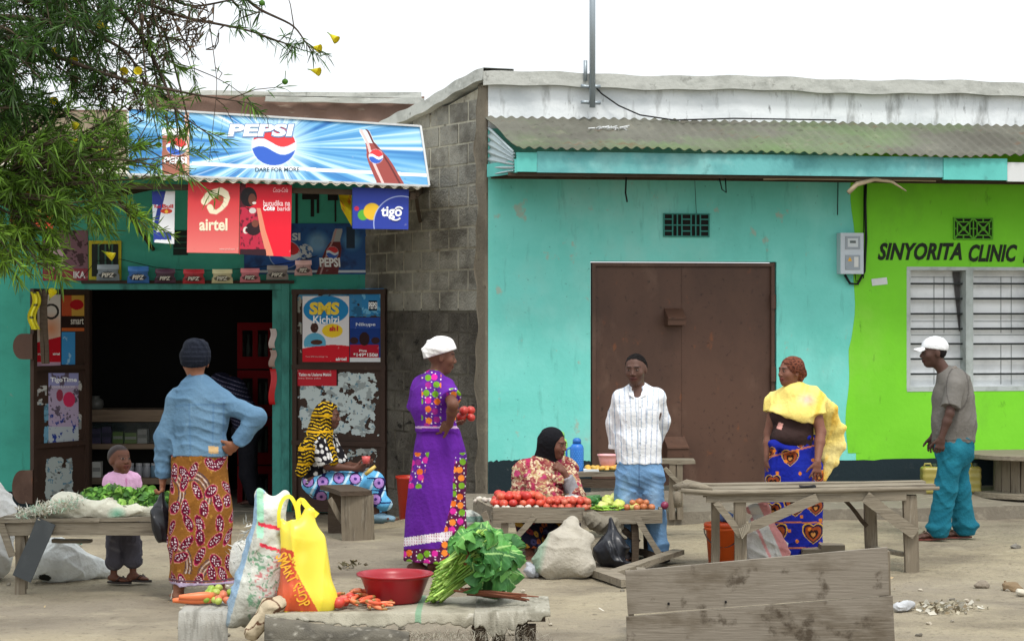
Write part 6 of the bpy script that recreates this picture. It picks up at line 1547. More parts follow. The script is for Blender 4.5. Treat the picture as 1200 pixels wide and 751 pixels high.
# --- foreground stall under sacking
YG = F / 222.0; zG = .295
ft = thing('low_stall', 'low trestle in the near foreground covered in grey sacking', 'stall', (X_(420, YG), YG + .3, 0))
def xg(px, Y=None): return X_(px, Y or YG)
part('top', rb(Geo(), (xg(205), YG + .42, zG - .05), (xg(640), YG + .42, zG - .05), .42, .03), M['wood_dark'], ft)
for (px, dy, t) in ((236, .3, 0), (560, .08, 10), (585, .12, -4), (620, .1, 0), (612, .55, 0), (240, .55, 0)): part('leg', rb(Geo(), (xg(px + t), YG + dy, -.02), (xg(px), YG + dy, zG - .06), .07, .06, (0, 1, 0)), M['wood_dark'], ft)
def drape(u, v, x0, x1, yb, front, dropf, seed, top=0.0, rag=.03):
    x = xg(x0) + (xg(x1) - xg(x0)) * u
    n = vnoise(x * 5, v * 3, seed); n2 = vnoise(x * 16, v * 6, seed + 1)
    dr = dropf + rag * (vnoise(x * 9, 0 * x, seed + 2) + .5 * vnoise(x * 40, 0 * x, seed + 3))
    L1 = yb - front; s = v * (L1 + dr)
    y = np.where(s < L1, yb - s, front - .012 * np.sin(np.clip((s - L1) / .05, 0, 1.57)) - (.02 * n + .02 * np.abs(vnoise(x * 22, v * 1.5, seed + 8)) ** .7) * np.clip((s - L1) / .06, 0, 1))
    z = np.where(s < L1, zG + top, zG + top - (s - L1)) + .010 * n * (s < L1 + .02) + .004 * n2
    return np.stack([x, y, z], 1)
def drapecol(base, dark, seed, stripe=None):
    def f(u, v):
        C = const(base, u); C = over(C, np.clip(vnoise(u * 14, v * 9, seed, 5) * 1.1, 0, .8), dark); C = over(C, np.clip(vnoise(u * 90, v * 14, seed + 1, 3) - .6, 0, .35), (86, 82, 72)); C = over(C, np.clip(vnoise(u * 40, v * 30, seed + 2, 3) - .5, 0, .6), (206, 202, 190))
        if stripe: C = over(C, (np.abs(u - stripe) < .012) * .6, (96, 150, 116))
        return lin(np.clip(C, 0, 255))
    return f
ms = mat('grey_sacking', vcol=True, rough=.92, bump=.8, bscale=120, bdist=.006, spec=.15)
part('sacking', gridf(Geo(), lambda u, v: drape(u, v, 203, 262, YG + .62, YG + .18, .5, 4, 0), 60, 70, c=drapecol((158, 156, 148), (122, 120, 112), 3), thick=(0, .004, -.004)), ms, ft, 'plain grey sacking at the left end', smooth=True)
part('sacking', gridf(Geo(), lambda u, v: drape(u, v, 310, 600, YG + .66, YG + .02, .055, 7, .012, .03), 200, 80, c=drapecol((160, 155, 138), (126, 121, 106), 5, .62), thick=(0, .004, -.004)), ms, ft, 'long pale sacking over the middle of the stall', smooth=True)
part('sacking', gridf(Geo(), lambda u, v: drape(u, v, 556, 645, YG + .62, YG + .0, .075, 9, .022, .06), 80, 80, c=drapecol((156, 152, 138), (120, 116, 102), 8), thick=(0, .004, -.004)), ms, ft, 'ragged sacking hanging over the right end', smooth=True)
def bump1(u, v):
    th = (v - .5) * math.pi * 1.1; x = xg(312) + (xg(480) - xg(312)) * u; r = .075 + .012 * vnoise(x * 7, v * 4, 3) - .03 * u
    return np.stack([x, YG - .03 + r * np.sin(th) * .8, zG - .10 + r * np.cos(th) * 1.3 - .04 * u], 1)
part('sacking', gridf(Geo(), bump1, 90, 30, c=drapecol((104, 100, 90), (82, 79, 72), 12), thick=(0, .004, -.004)), ms, ft, 'darker grey sacking roll hanging at the front', smooth=True)
part('frayed_edge', fuzz((xg(596), YG - .0, zG - .13), (xg(645), YG - .01, zG - .2), 900, (.05, .01, .05), .06, .0012, ((160, 154, 140), (120, 112, 98)), 3, -1.2), ms, ft)
part('frayed_edge', fuzz((xg(470), YG - .01, zG - .1), (xg(590), YG - .01, zG - .09), 500, (.03, .01, .015), .04, .0012, ((170, 166, 150), (120, 112, 98)), 4, -1.2), ms, ft)
cr = [mesh_obj('carrot', bent(L, r, (222, 116, 66), (140, 100, 50), b_, tipr=.3), M['veg'], (0, 0, 0), True) for L, r, b_ in ((.19, .036, .05), (.15, .032, -.07), (.19, .034, .03))]
for i, (px, py, ang, lb) in enumerate(((233, 694, .5, 'upper long carrot at the left end of the stall'), (235, 700, .12, 'lower long carrot at the left end of the stall'), (226, 702, .3, 'short carrot between the two long ones'))):
    o = cr[i]; used.add(o.name); o.location = PY(px, py, YG + .42); o.location.z = zG + .025 + .02 * (i == 0); o.rotation_euler = (0, 0, math.pi + ang * .6); o.scale = (1.15, 1.15, 1.15); tag(o, lb, 'carrot', 'carrots at the left end of the stall')
gre = variants('green_tomato', [roundfruit((150, 178, 60), .026, .9, (90, 120, 40), seed=51), roundfruit((176, 190, 84), .024, .9, (90, 120, 40), seed=52), roundfruit((216, 120, 84), .025, .9, seed=53)], M['veg'])
scatter(gre, [(xg(px, YG + d), YG + d, zG + dz) for px, d, dz in ((243, .42, .01), (250, .40, .01), (257, .41, .01), (246, .46, .035), (253, .46, .035), (260, .46, .035), (248, .5, .055), (258, .36, .01), (264, .42, .03), (268, .48, .04), (256, .5, .06), (265, .38, .01))], 'small green tomato in the pile behind the striped sack', 'tomato', 'green tomatoes behind the striped sack')
def xyz(px, py, d): p = PY(px, py, YG + d); return p
cpt = []
for k in range(44):
    px = 392 + 62 * RP.random(); d = .12 + .38 * RP.random(); lay = RP.random() * .05 * (1 - abs(px - 415) / 60); cpt.append((xg(px, YG + d), YG + d, zG + .03 + lay))
c2 = [mesh_obj('carrot', bent(L, r, c, (150, 110, 60), b_, tipr=.35), M['veg'], (0, 0, 0), True) for L, r, b_, c in ((.12, .018, .08, (220, 110, 70)), (.1, .02, -.1, (212, 92, 62)), (.13, .016, .15, (226, 130, 88)))]
scatter(c2, cpt, 'short stubby carrot in the pile between yellow bag and red basin', 'carrot', 'carrots beside the red basin', .25)
t3 = variants('tomato', [roundfruit((208, 70, 54), .034, .86, seed=61)], M['veg'])
scatter(t3, [(xg(px, YG + d), YG + d, zG + .02) for px, d in ((398, .14), (404, .2), (400, .3), (412, .34))], 'light red tomato half buried among the stubby carrots', 'tomato', 'tomatoes among the carrots')
# basin
b = np.array([xg(463, YG + .42), YG + .42, zG + .015]); r = .2
solo('basin', lathe(Geo(), b, [(r * .62, 0), (r * .7, .01), (r * .93, .13), (r * .98, .145), (r * 1.06, .148), (r * 1.06, .158), (r * .97, .157), (r * .9, .13), (r * .66, .02), (.001, .015)], 48, lin((150, 20, 34))), M['plastic'], 'wide dark red plastic basin on the foreground stall', 'basin', smooth=True)
# big bunch of greens
gb = thing('greens_bunch', 'big tied bunch of broad leafy greens lying on the foreground stall', 'greens', (xg(555, YG + .4), YG + .4, zG + .02))
rr = np.random.default_rng(8); g = Geo()
Yc = YG + .36
def gpt(px, py, d=0): return PY(px, py, Yc + d)
for k in range(560):
    t = rr.random(); a = gpt(497 + 48 * rr.random() ** .7, 706 - 5 * rr.random() - 48 * max(0, t - .25) * .5, -.06 + rr.normal() * .07); 
    e0 = gpt(498 + 44 * t * .6 + rr.normal() * 3, 706 - 64 * t, -.05 + rr.normal() * .06); a = e0 * .6 + a * .4
    b_ = gpt(543 + rr.normal() * 4, 645 + 34 * (1 - t) + rr.normal() * 3, rr.normal() * .05); c_ = gpt(560 + 12 * rr.random(), 620 + 50 * (1 - t), rr.normal() * .06)
    cc = lin(np.array([(148, 190, 76), (124, 172, 60), (170, 204, 100)][rr.integers(3)]) * rr.uniform(.8, 1.1))
    tube(g, bez(a, b_, c_, 5), [.0062, .006, .0055, .005, .004], 5, cc, caps=True)
part('stalks', g, mat('stalks', vcol=True, rough=.45, spec=.45), gb, 'pale green stalks packed at the left', smooth=True)
def bigleaf(g, base, tip, nrm, W, seed, c):
    r_ = np.random.default_rng(seed); ax = tip - base; L = np.linalg.norm(ax); ax = ax / L; nrm = unit(nrm - ax * (nrm @ ax)); sd_ = np.cross(ax, nrm); ph = r_.uniform(0, 6)
    def fn(u, v):
        s = v * 2 - 1; hw = W * np.sin(np.pi * np.clip(u * .93 + .07, 0, 1)) ** .62 * (1 + .06 * np.sin(14 * u + ph)); veins = .004 * np.cos((u * 7 - np.abs(s) * 2.2) * 2 * np.pi) * (np.abs(s) > .03)
        z = -.30 * L * u ** 2 * .8 + .25 * W * (1 - s ** 2) - .22 * W * np.abs(s) ** 1.5 + veins + .030 * np.sin(7 * u * 2 + ph + 3 * np.sign(s)) * np.abs(s) ** 2 + .005 * vnoise(u * 7, s * 4, seed + 60)
        return base + ax * (u * L)[:, None] + sd_ * (s * hw)[:, None] + nrm * z[:, None]
    def cf(u, v):
        s = np.abs(v * 2 - 1); C = const(c, u); C = over(C, (s < .05) * .85, (166, 200, 122)); vn = np.cos((u * 7 - s * 2.2) * 2 * np.pi); C = over(C, np.clip(vn - .85, 0, 1) * 4 * .45, (130, 172, 92)); return lin(np.clip(C * (1 + .1 * vnoise(u * 4, v * 4, seed))[:, None], 0, 255))
    gridf(g, fn, 26, 18, c=cf)
g = Geo(); rl = np.random.default_rng(77)
LL = []
for ring, (n, rad, d0) in enumerate(((12, 50, .04), (12, 43, -.04), (11, 33, -.11), (8, 22, -.18))):
    for k in range(n):
        an = math.radians(-122 + 196 * (k + .5 * (ring % 2)) / (n - 1) + rl.normal() * 5); bx, by = 556 + rl.normal() * 3, 652 + rl.normal() * 4
        tx, ty = bx + (rad + 16 * (math.cos(an) > .3)) * math.cos(an) * 1.08, by + rad * math.sin(an) * (.85 if an < 0 else 1.1)
        LL.append(((bx + 12 * math.cos(an), by + 10 * math.sin(an)), (min(tx, 620), min(ty, 702)), rl.uniform(.06, .095), d0 + rl.normal() * .015))
for k, (a, b_, W, d) in enumerate(LL):
    p, q = gpt(a[0], a[1], d - .06), gpt(b_[0], b_[1], d + .02); bigleaf(g, p, q, np.array([rl.normal() * .5, -1, .45 + rl.normal() * .4]), W, k, np.array([(58, 118, 50), (76, 138, 60), (46, 98, 44), (102, 162, 78)][k % 4]))
part('leaves', g, M['leaf'], gb, 'broad glossy leaves folded over the right side', smooth=True)
g = Geo(); tube(g, [gpt(545 + 3 * math.sin(t), 648 + 26 * math.cos(t) * .5, -.09 * abs(math.sin(t / 2 + .8)) - .02) for t in np.linspace(0, 6.28, 16)], .007, 6, lin((120, 70, 44))); part('tie', g, M['ink'], gb)
g = Geo(); gl = [(x, y) for x, y in ((545, 700), (560, 696))]
for k in range(16): a = gpt(545 + rr.normal() * 6, 692 + rr.normal() * 2.5, -.12 + rr.normal() * .02); b_ = gpt(612 + rr.normal() * 10, 700 + rr.normal() * 2.5, -.14); tube(g, [a, (a + b_) / 2 + rr.normal(size=3) * .004, b_], [.006, .007, .003], 6, lin(np.array((112, 66, 46)) * rr.uniform(.7, 1.2)))
solo('stick_bundle', g, M['ink'], 'bundle of reddish brown dry stalks under the leafy greens', 'sticks', smooth=True)
# striped sack, yellow bag and cloth on the stall
Yk = YG + .28
def kp(px, py, d=0): return PY(px, py, Yk + d)
def stripes_big(V):
    X = CX + V[:, 0] / V[:, 1] * F; Yp = YH - (V[:, 2] - CAMZ) / V[:, 1] * F; C = const((196, 198, 188), V)
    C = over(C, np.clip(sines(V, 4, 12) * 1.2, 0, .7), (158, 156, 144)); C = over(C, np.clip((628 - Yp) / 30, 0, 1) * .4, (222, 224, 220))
    e = 262 + (Yp - 735) * (-.2); C = over(C, (np.abs(X - (296 - (Yp - 610) * .27)) < 5) * .75, (120, 156, 190)); C = over(C, (np.abs(X - 305) < 4) & (Yp < 630), (150, 200, 170))
    C = over(C, (np.abs(Yp - (613 + (X - 300) * .22)) < 2.4) & (X > 302), (206, 50, 70)); C = over(C, (np.abs(Yp - (636 + (X - 300) * .35)) < 2.2) & (X > 304), (206, 50, 70)); sc = vnoise(X * .12, Yp * .16, 8)
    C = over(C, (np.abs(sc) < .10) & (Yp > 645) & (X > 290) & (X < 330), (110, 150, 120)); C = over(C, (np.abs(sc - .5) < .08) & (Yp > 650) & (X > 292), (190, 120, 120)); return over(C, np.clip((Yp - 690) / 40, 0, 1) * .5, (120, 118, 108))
blob_obj('sack', [cone(kp(308, 700), kp(318, 640), .14, .12, .08), cone(kp(288, 716, -.05), kp(318, 650), .085, .1, .08), cone(kp(270, 730, -.12), kp(300, 690, -.04), .035, .09, .06), cone(kp(318, 645), kp(316, 600), .11, .075, .06), cone(kp(316, 602), kp(306, 580), .07, .04, .05), cone(kp(320, 600), kp(334, 580), .06, .035, .04)],
    'tall white woven sack with red and blue stripes behind the yellow bag', 'sack', M['sack'], stripes_big, .008, (.013, 13), 15)
part_fz = fuzz(kp(272, 650, .02), kp(296, 620, .02), 50, (.015, .02, .03), .05, .003, ((214, 214, 206), (190, 188, 176)), 9, .2); solo('frayed_string', part_fz, M['sack'], 'white frayed strings sticking out left of the striped sack', 'strings')
blob_obj('sack', [ell(kp(282, 656, .22), np.array([.07, .07, .12]), .04)], 'small white cloth bundle left of the striped sack', 'bundle', M['sack'], sackcol((206, 206, 200), da=.2), .008, (.01, 18), 16)
ybm = mat('yellow_plastic', vcol=True, rough=.35, spec=.5, var=.06)
ybm.node_tree.nodes['Principled BSDF'].inputs['Subsurface Weight'].default_value = .15
yb = thing('plastic_carrier_bag', 'bright yellow plastic carrier bag with red print on the stall', 'plastic bag', kp(358, 716, -.1))
def bagY(V):
    X = CX + V[:, 0] / V[:, 1] * F; Yp = YH - (V[:, 2] - CAMZ) / V[:, 1] * F; C = const((236, 216, 66), V)
    C = over(C, np.clip(sines(V, 14, 9), 0, 1) * .5, (224, 200, 30)); C = over(C, np.clip(sines(V, 15, 30) * 1.5 - .6, 0, 1) * .5, (246, 236, 120))
    t = (Yp - 638) / 76; band = (X > 318) & (X < 334 + 38 * np.clip(t, 0, 2) ** 1.2) & (Yp > 638) & (Yp < 716); C = over(C, (band & (Yp > 642)) * .85, (206, 66, 44)); return over(C, (np.abs(X - 341 - (Yp - 660) * .12) < 5) & (np.abs(Yp - 660) < 16) & (vnoise(X * .5, Yp * .45, 5) > .15), (206, 60, 44))
blob_obj('bag', [cone(kp(345, 703, -.12), kp(376, 702, -.12), .088, .092, .05), cone(kp(350, 690, -.12), kp(352, 625, -.12), .1, .075, .06), cone(kp(372, 700, -.12), kp(368, 635, -.12), .098, .066, .06), cone(kp(354, 630, -.12), kp(362, 600, -.12), .065, .035, .05), cone(kp(340, 640, -.12), kp(330, 610, -.12), .05, .018, .05)], '', '', ybm, bagY, .0065, (.012, 10), 17, parent=yb, cuts=[(kp(350, 718, -.12), (0, 0, -1))], wdir=(1.3, 1, .35))
g = Geo()
def strap(pts, w):
    q = [kp(x, y, d) for x, y, d in pts]
    for k in range(len(q) - 1):
        pass
    n = 18; t = np.linspace(0, len(q) - 1, n); c = np.array([[np.interp(tt, range(len(q)), [v[j] for v in q]) for j in range(3)] for tt in t])
    for _ in range(2): c[1:-1] = (c[:-2] + 2 * c[1:-1] + c[2:]) / 4
    V = []; 
    for k in range(n):
        d = unit(c[min(k + 1, n - 1)] - c[max(k - 1, 0)]); s_ = unit(np.cross(d, [0, 1, 0])) * w / 2
        V += [c[k] - s_, c[k] + s_ + np.array([0, .008, 0])]
    g.add(V, [(2 * k, 2 * k + 1, 2 * k + 3, 2 * k + 2) for k in range(n - 1)], lin((240, 222, 50)))
strap([(327, 618, -.14), (326, 600, -.14), (331, 584, -.13), (340, 580, -.12), (346, 590, -.12), (350, 606, -.12)], .02); strap([(350, 608, -.15), (348, 592, -.14), (353, 584, -.14), (362, 596, -.14), (372, 604, -.13)], .03)
part('handle', g, ybm, yb, smooth=True)
class _S: pass
def bagP(X, Y, off=0.0):
    X = np.atleast_1d(X).astype(float); Y = np.atleast_1d(Y).astype(float); return np.array([PY(a, b, Yk - .12 - .098 + .0 - off) for a, b in zip(X, Y)])
g = Geo()
th = math.radians(64)
def rotP(X, Y, off=0.0):      # slanted writing running down the left side of the bag
    X = np.atleast_1d(X).astype(float); Y = np.atleast_1d(Y).astype(float); cx, cy = 325, 646; a = (X * math.cos(th) - Y * math.sin(th)); b_ = (X * math.sin(th) + Y * math.cos(th)); px_, py_ = cx + a, cy + b_
    d = -.12 - np.clip(.062 + .036 * (py_ - 620) / 70, .05, .1) - off; return np.array([PY(p, q, Yk + dd) for p, q, dd in zip(px_, py_, d)])
text_fit(g, 'SMART SHOP', rotP, 4, -9, 72, 5, .008, c=lin((228, 170, 48)), bold=.015)
part('lettering', g, M['ink'], yb)
blob_obj('cloth', [cone(kp(296, 740, -.2), kp(318, 712, -.18), .05, .055, .04), cone(kp(318, 712, -.18), kp(345, 703, -.18), .05, .03, .04)], 'crumpled cream and brown cloth under the yellow bag', 'cloth', M['cloth'], lambda V: over(const((186, 172, 146), V), np.abs(sines(V, 6, 30)) < .07, (96, 70, 54)), .006, (.008, 26), 18)

# --- bench of the seated woman, seats, spool, cans, clutter near the walls
bw = thing('bench', 'short plank bench with a thick slab leg under the seated woman', 'bench', gp(418, 632))
b = gp(419, 632); Yn = b[1]; zs_ = CAMZ - (577 - YH) * Yn / F
part('seat', rb(Geo(), (X_(402, Yn) - .16, Yn + 1.1, zs_ - .05), (X_(418, Yn), Yn - .02, zs_), .27, .04), M['wood_dark'], bw)
part('leg', rb(Geo(), b + np.array([0, .04, -.03]), np.array([b[0], Yn + .04, zs_ - .02]), .27, .06, (0, 1, 0)), M['wood_z'], bw, 'broad split slab leg')
part('leg', rb(Geo(), b + np.array([-.18, 1.0, -.1]), np.array([b[0] - .18, Yn + 1.0, zs_ - .08]), .3, .06, (0, 1, 0)), M['wood_dark'], bw)
part('brace', rb(Geo(), PY(386, 584, Yn + .1), PY(402, 612, Yn + .1), .04, .03, (0, -1, 0)), M['wood_z'], bw)
b = gp(481, 604); b[1] = 20.0; b = np.array([X_(481, 20.2), 20.2, -.17]); r = .14
solo('bucket', lathe(Geo(), b, [(r * .75, 0), (r * .98, .42), (r * 1.06, .425), (r * 1.06, .45), (r * .95, .45), (r * .9, .4), (r * .7, .02), (.001, .01)], 28, lin((186, 52, 34))), M['plastic'], 'tall red orange bucket in the dark corner by the block wall', 'bucket', smooth=True)
sp0 = np.array([*(C0 + UD * (wuz(1200, 560, .45)[0]) + ND * .45)[:2], ZP - .06])
spl = thing('cable_spool', 'big wooden cable spool used as a table at the right edge', 'spool', sp0)
part('top', lathe(Geo(), sp0, [(.52, .36), (.525, .365), (.525, .4), (.51, .405), (.001, .405)], 40), M['wood_x'], spl)
part('base', lathe(Geo(), sp0, [(.5, 0), (.5, .045), (.001, .046)], 40), M['wood_x'], spl)
g = Geo()
for k in range(18):
    a = 2 * math.pi * k / 18; p = sp0 + np.array([.27 * math.cos(a), .27 * math.sin(a), .046]); rb(g, p, p + np.array([0, 0, .32]), .088, .025, (math.cos(a), math.sin(a), 0), jit=.002, seg=1)
part('core', g, M['wood_z'], spl)
for k, (px, lb) in enumerate(((1090, 'yellowed jerrycan left of the man in the cap'), (1138, 'yellowed jerrycan right of the man in the cap'))):
    u = wuz(px, 565, .35)[0]; b = wp(u, .35, ZP - .04); g = Geo(); V, Q = sdf_mesh([Prim('fn', .01, '', False, lo=b + np.array([-.12, -.1, 0]), hi=b + np.array([.12, .1, .3]), fn=lambda X, b=b: np.linalg.norm(np.maximum(np.abs(X - b - np.array([0, 0, .13])) - np.array([.055, .05, .10]), 0), axis=-1) - .03)], .008, 0, (), lambda X: .002 * np.sin(X[..., 2] * 90))
    jc = solo('jerrycan', Geo().add(V, Q, lin((150, 140, 70))), M['plastic'], lb, 'jerrycan', 'jerrycans against the green wall', smooth=True)
    part('cap', lathe(Geo(), b + np.array([.04, 0, .255]), [(.022, 0), (.022, .03), (.001, .031)], 14, lin((60, 70, 60))), M['plastic'], jc); 
    g = Geo(); tube(g, [b + np.array([-.06, 0, .25]), b + np.array([-.05, 0, .285]), b + np.array([0, 0, .285]), b + np.array([.015, 0, .25])], .01, 8, lin((150, 140, 70))); part('handle', g, M['plastic'], jc, smooth=True)
# stones and litter
RS = np.random.default_rng(4)
def stone(px, py, r, c, lb, nm='stone', cat='stone', grp='stones on the bare ground'):
    b = gp(px, py); V, Q = sdf_mesh([ell(b + np.array([0, 0, r * .4]), np.array([r, r * .8, r * .6]), .01), ell(b + np.array([r * .5, 0, r * .3]), np.array([r * .6, r * .6, r * .45]), .01)], max(.004, r / 9), 0, (), lambda X: r * .45 * sines(X, int(px), 1.9 / r) + r * .15 * sines(X, 3, 6 / r))
    solo(nm, Geo().add(V, Q, lin(c)), mat('stone_vc', vcol=True, rough=.95, bump=.5, bscale=80), lb, cat, grp)
stone(1151, 689, .055, (128, 118, 104), 'larger grey clod left of the brown one at right'); stone(1186, 692, .06, (122, 104, 80), 'brown earth clod near the right edge'); stone(1190, 643, .04, (120, 116, 108), 'grey stone lying up by the right edge'); stone(1197, 697, .04, (190, 184, 168), 'pale stone cut by the right edge')
for k in range(44):
    stone(RS.uniform(0, 1200), RS.uniform(660, 748), RS.uniform(.008, .02), RS.choice([110, 140, 170]) * np.array([1, .95, .85]), 'small pebble lying loose on the bare earth', 'pebble', 'pebble', 'pebbles on the bare ground')
g = Geo(); V = []; C = []
def scraps(n, x0, x1, y0, y1, seed, s=.03, cols=((206, 196, 170), (170, 150, 118), (226, 222, 210), (150, 140, 110), (190, 170, 130))):
    rr = np.random.default_rng(seed); g = Geo()
    for _ in range(n):
        b = gp(rr.normal((x0 + x1) / 2, (x1 - x0) / 4), rr.normal((y0 + y1) / 2, (y1 - y0) / 5)); u = rr.normal(size=3); u[2] *= .3; u = unit(u) * s * rr.uniform(.4, 1.3); w_ = unit(np.cross(u, [0, 0, 1]) + rr.normal(size=3) * .3) * s * rr.uniform(.3, .7); b[2] += rr.uniform(.004, .03)
        g.add([b - u, b + w_, b + u * .9, b - w_ * 1.1 + np.array([0, 0, s * .2])], [(0, 1, 2, 3)], lin(np.array(cols[rr.integers(len(cols))]) * rr.uniform(.8, 1.05)))
    return g
solo('litter', scraps(150, 1062, 1145, 706, 722, 3, .03, ((168, 160, 138), (140, 126, 102), (190, 186, 172), (126, 118, 96))), M['paper'], 'scattered pale peelings and paper scraps right of the grey box', 'litter', kind='stuff')
solo('litter', scraps(60, 60, 1180, 655, 748, 7, .022), M['paper'], 'thin scatter of dry leaves and scraps over the street', 'litter', kind='stuff')
solo('litter', scraps(26, 395, 425, 655, 672, 9, .03, ((120, 108, 80), (90, 84, 60))), M['paper'], 'few dry leaves on the ground right of the yellow bag', 'litter', kind='stuff')
blob_obj('crushed_cup', [cone(gp(1052, 717) + np.array([0, 0, .03]), gp(1068, 714) + np.array([0, 0, .03]), .035, .028, .02)], 'crushed clear plastic cup among the litter', 'cup', M['plastic'], lambda V: const((176, 178, 180), V), .005, (.008, 50), 3)

# --- meter, mast, cables, loose battens on the clinic
mt = thing('electricity_meter', 'grey electricity meter box on the turquoise wall beside the lime part', 'meter', wp(wuz(999, 320)[0], .05, wuz(999, 321)[1]))
part('box', wbox(Geo(), 985, 273, 1012, 321, .002, .11), mat('meter_grey', (186, 196, 204), .4, spec=.5), mt); g = Geo(); wbox(g, 991, 277, 1008, 292, .111, .118); wbox(g, 991, 299, 1008, 316, .111, .118); part('window', g, mat('meter_window', (140, 150, 158), .2, spec=.6), mt)
g = Geo(); wbox(g, 993.5, 279.5, 1005.5, 289.5, .1185, .12, lin((196, 204, 208))); wbox(g, 996, 282, 1003, 285, .1203, .121, lin((90, 100, 100))); part('dial', g, M['ink'], mt)
g = Geo(); q = [wp(*wuz(x, y, .12)[:1], .12, wuz(x, y, .12)[1]) for x, y in ((993.5, 306), (996, 301), (998.5, 306))]; g.add(q + [p - ND * .001 for p in q], [(0, 1, 2), (5, 4, 3), (0, 3, 4, 1), (1, 4, 5, 2), (2, 5, 3, 0)], lin((226, 170, 50))); wbox(g, 1001, 301, 1006, 313, .119, .1205, lin((206, 208, 206))); part('label_plate', g, M['ink'], mt)
def wl(px, py, o): u, z = wuz(px, py, o); return wp(u, o, z)
def cable(nm, pts, r, lb, o=.03, m=None): g = Geo(); tube(g, [wl(a, b, o) for a, b in pts], r, 6); return solo(nm, g, m or M['black'], lb, 'cable', smooth=True)
cable('power_cable', [(1015, 206), (1014, 240), (1015, 280), (1013, 318), (1005, 333), (996, 332), (990, 322)], .012, 'thick black cable running from the eave down to the meter'); cable('power_cable', [(982, 212), (981.5, 252)], .005, 'short thin black wire left of the meter'); cable('power_cable', [(1002, 321), (1003, 330), (1012, 326), (1012.5, 210)], .005, 'thin black wire looping under the meter', .05)
cable('hanging_wire', [(726, 206), (755, 207), (814, 207), (816, 250)], .003, 'hair thin wire dropping to the left vent'); cable('hanging_wire', [(842, 205), (846, 222), (851, 226), (850, 206)], .006, 'short dark loop hanging under the eave', .4); cable('hanging_wire', [(734, 205), (733, 226), (735, 237)], .008, 'dark stub of wire hanging above the door', .3)
g = Geo(); x = wuz(688, 100, -.1)[0]; tube(g, [wp(x, .13, 3.8), wp(x, .13, 5.5)], .028, 12); tube(g, [wp(x - .06, .1, 4.05), wp(x - .06, .1, 4.24)], .018, 8); beam(g, wp(x - .1, .1, 4.0), wp(x + .08, .1, 4.0), .04, .03); beam(g, wp(x - .1, .1, 3.85), wp(x + .08, .1, 3.85), .04, .03)
solo('antenna_mast', g, mat('galvanised_pipe', (150, 160, 166), .45, metal=.5), 'thin grey steel pipe rising from the parapet above the eave', 'mast', smooth=True)
g = Geo(); pr = [(692, 96), (705, 110), (725, 124), (750, 135), (790, 141), (860, 139), (980, 141)]; tube(g, [wl(a, b, .03 + .02 * k) for k, (a, b) in enumerate(pr)], .007, 6); solo('hanging_cable', g, M['black'], 'dark cable sagging from the mast onto the corrugated eave', 'cable', smooth=True)
g = Geo(); rb(g, wl(895, 208, .72), wl(1096, 210, .72), .03, .045, (0, 0, 1), seg=8); solo('timber_batten', g, mat('bare_batten', (176, 160, 134), .9, [((110, 96, 80), 5, .5, .7, .6, (.3, 3, 3))]), 'long bare batten lying under the eave boards', 'batten')
g = Geo(); tube(g, [wl(994, 226, .76), wl(1004, 216, .76), (wl(1025, 210, .76)), wl(1045, 213, .76), wl(1062, 224, .76)], [.022, .024, .022, .014, .006], 8); solo('bent_wood_strip', g, MATS['bare_batten'], 'pale curved strip of wood hanging over the meter', 'wood strip', smooth=True)
g = Geo()
rr = np.random.default_rng(6)
for k in range(26): p = wp(wuz(715 + rr.normal() * 9, 158, .4)[0], .35 + rr.uniform(-.06, .06), zr0 + (zr1 - zr0) * .42 + .03); q = p + rr.normal(size=3) * .05 * np.array([1, 1, .3]); tube(g, [p, q], [.008, .005], 5)
solo('debris', g, M['white'], 'white scraps of rubbish lying on the corrugated eave', 'litter')
import copy as _cp
def cutp(prims, *cuts):
    out = []
    for p in prims: q = _cp.copy(p); q.cut = [(np.asarray(a, float), unit(b)) for a, b in cuts]; out.append(q)
    return out
def zc(z, below=True): return (np.array([0, 0, z]), (0, 0, -1) if below else (0, 0, 1))     # remove below / above z
def sleeve(J, sd, ra, rb, t0=0.0, t1=1.0, fore=None, sc=1.0):
    """sleeve along the upper arm (t 0..1) and, with fore=(r0,r1,t), down the forearm"""
    s, e, w = J['s' + sd], J['e' + sd], J['w' + sd]; o = []
    if fore is None:
        q = s + (e - s) * t1; o += cutp([cone(s, s + (e - s) * (t1 + .1), ra, rb, .03)], (q, e - s))
    else:
        o.append(cone(s, e, ra, rb, .03)); q = e + (w - e) * fore[2]; o += cutp([cone(e, e + (w - e) * (fore[2] + .1), fore[0], fore[1], .03)], (q, w - e))
    return o
def yoke(J, r, dz=.045):
    n0 = J['neck'] - np.array([0, 0, dz]); return [cone(n0, J['s' + sd], r * 1.05, r, .05) for sd in 'RL']
def px_of(V): return CX + V[:, 0] / V[:, 1] * F, YH - (V[:, 2] - CAMZ) / V[:, 1] * F
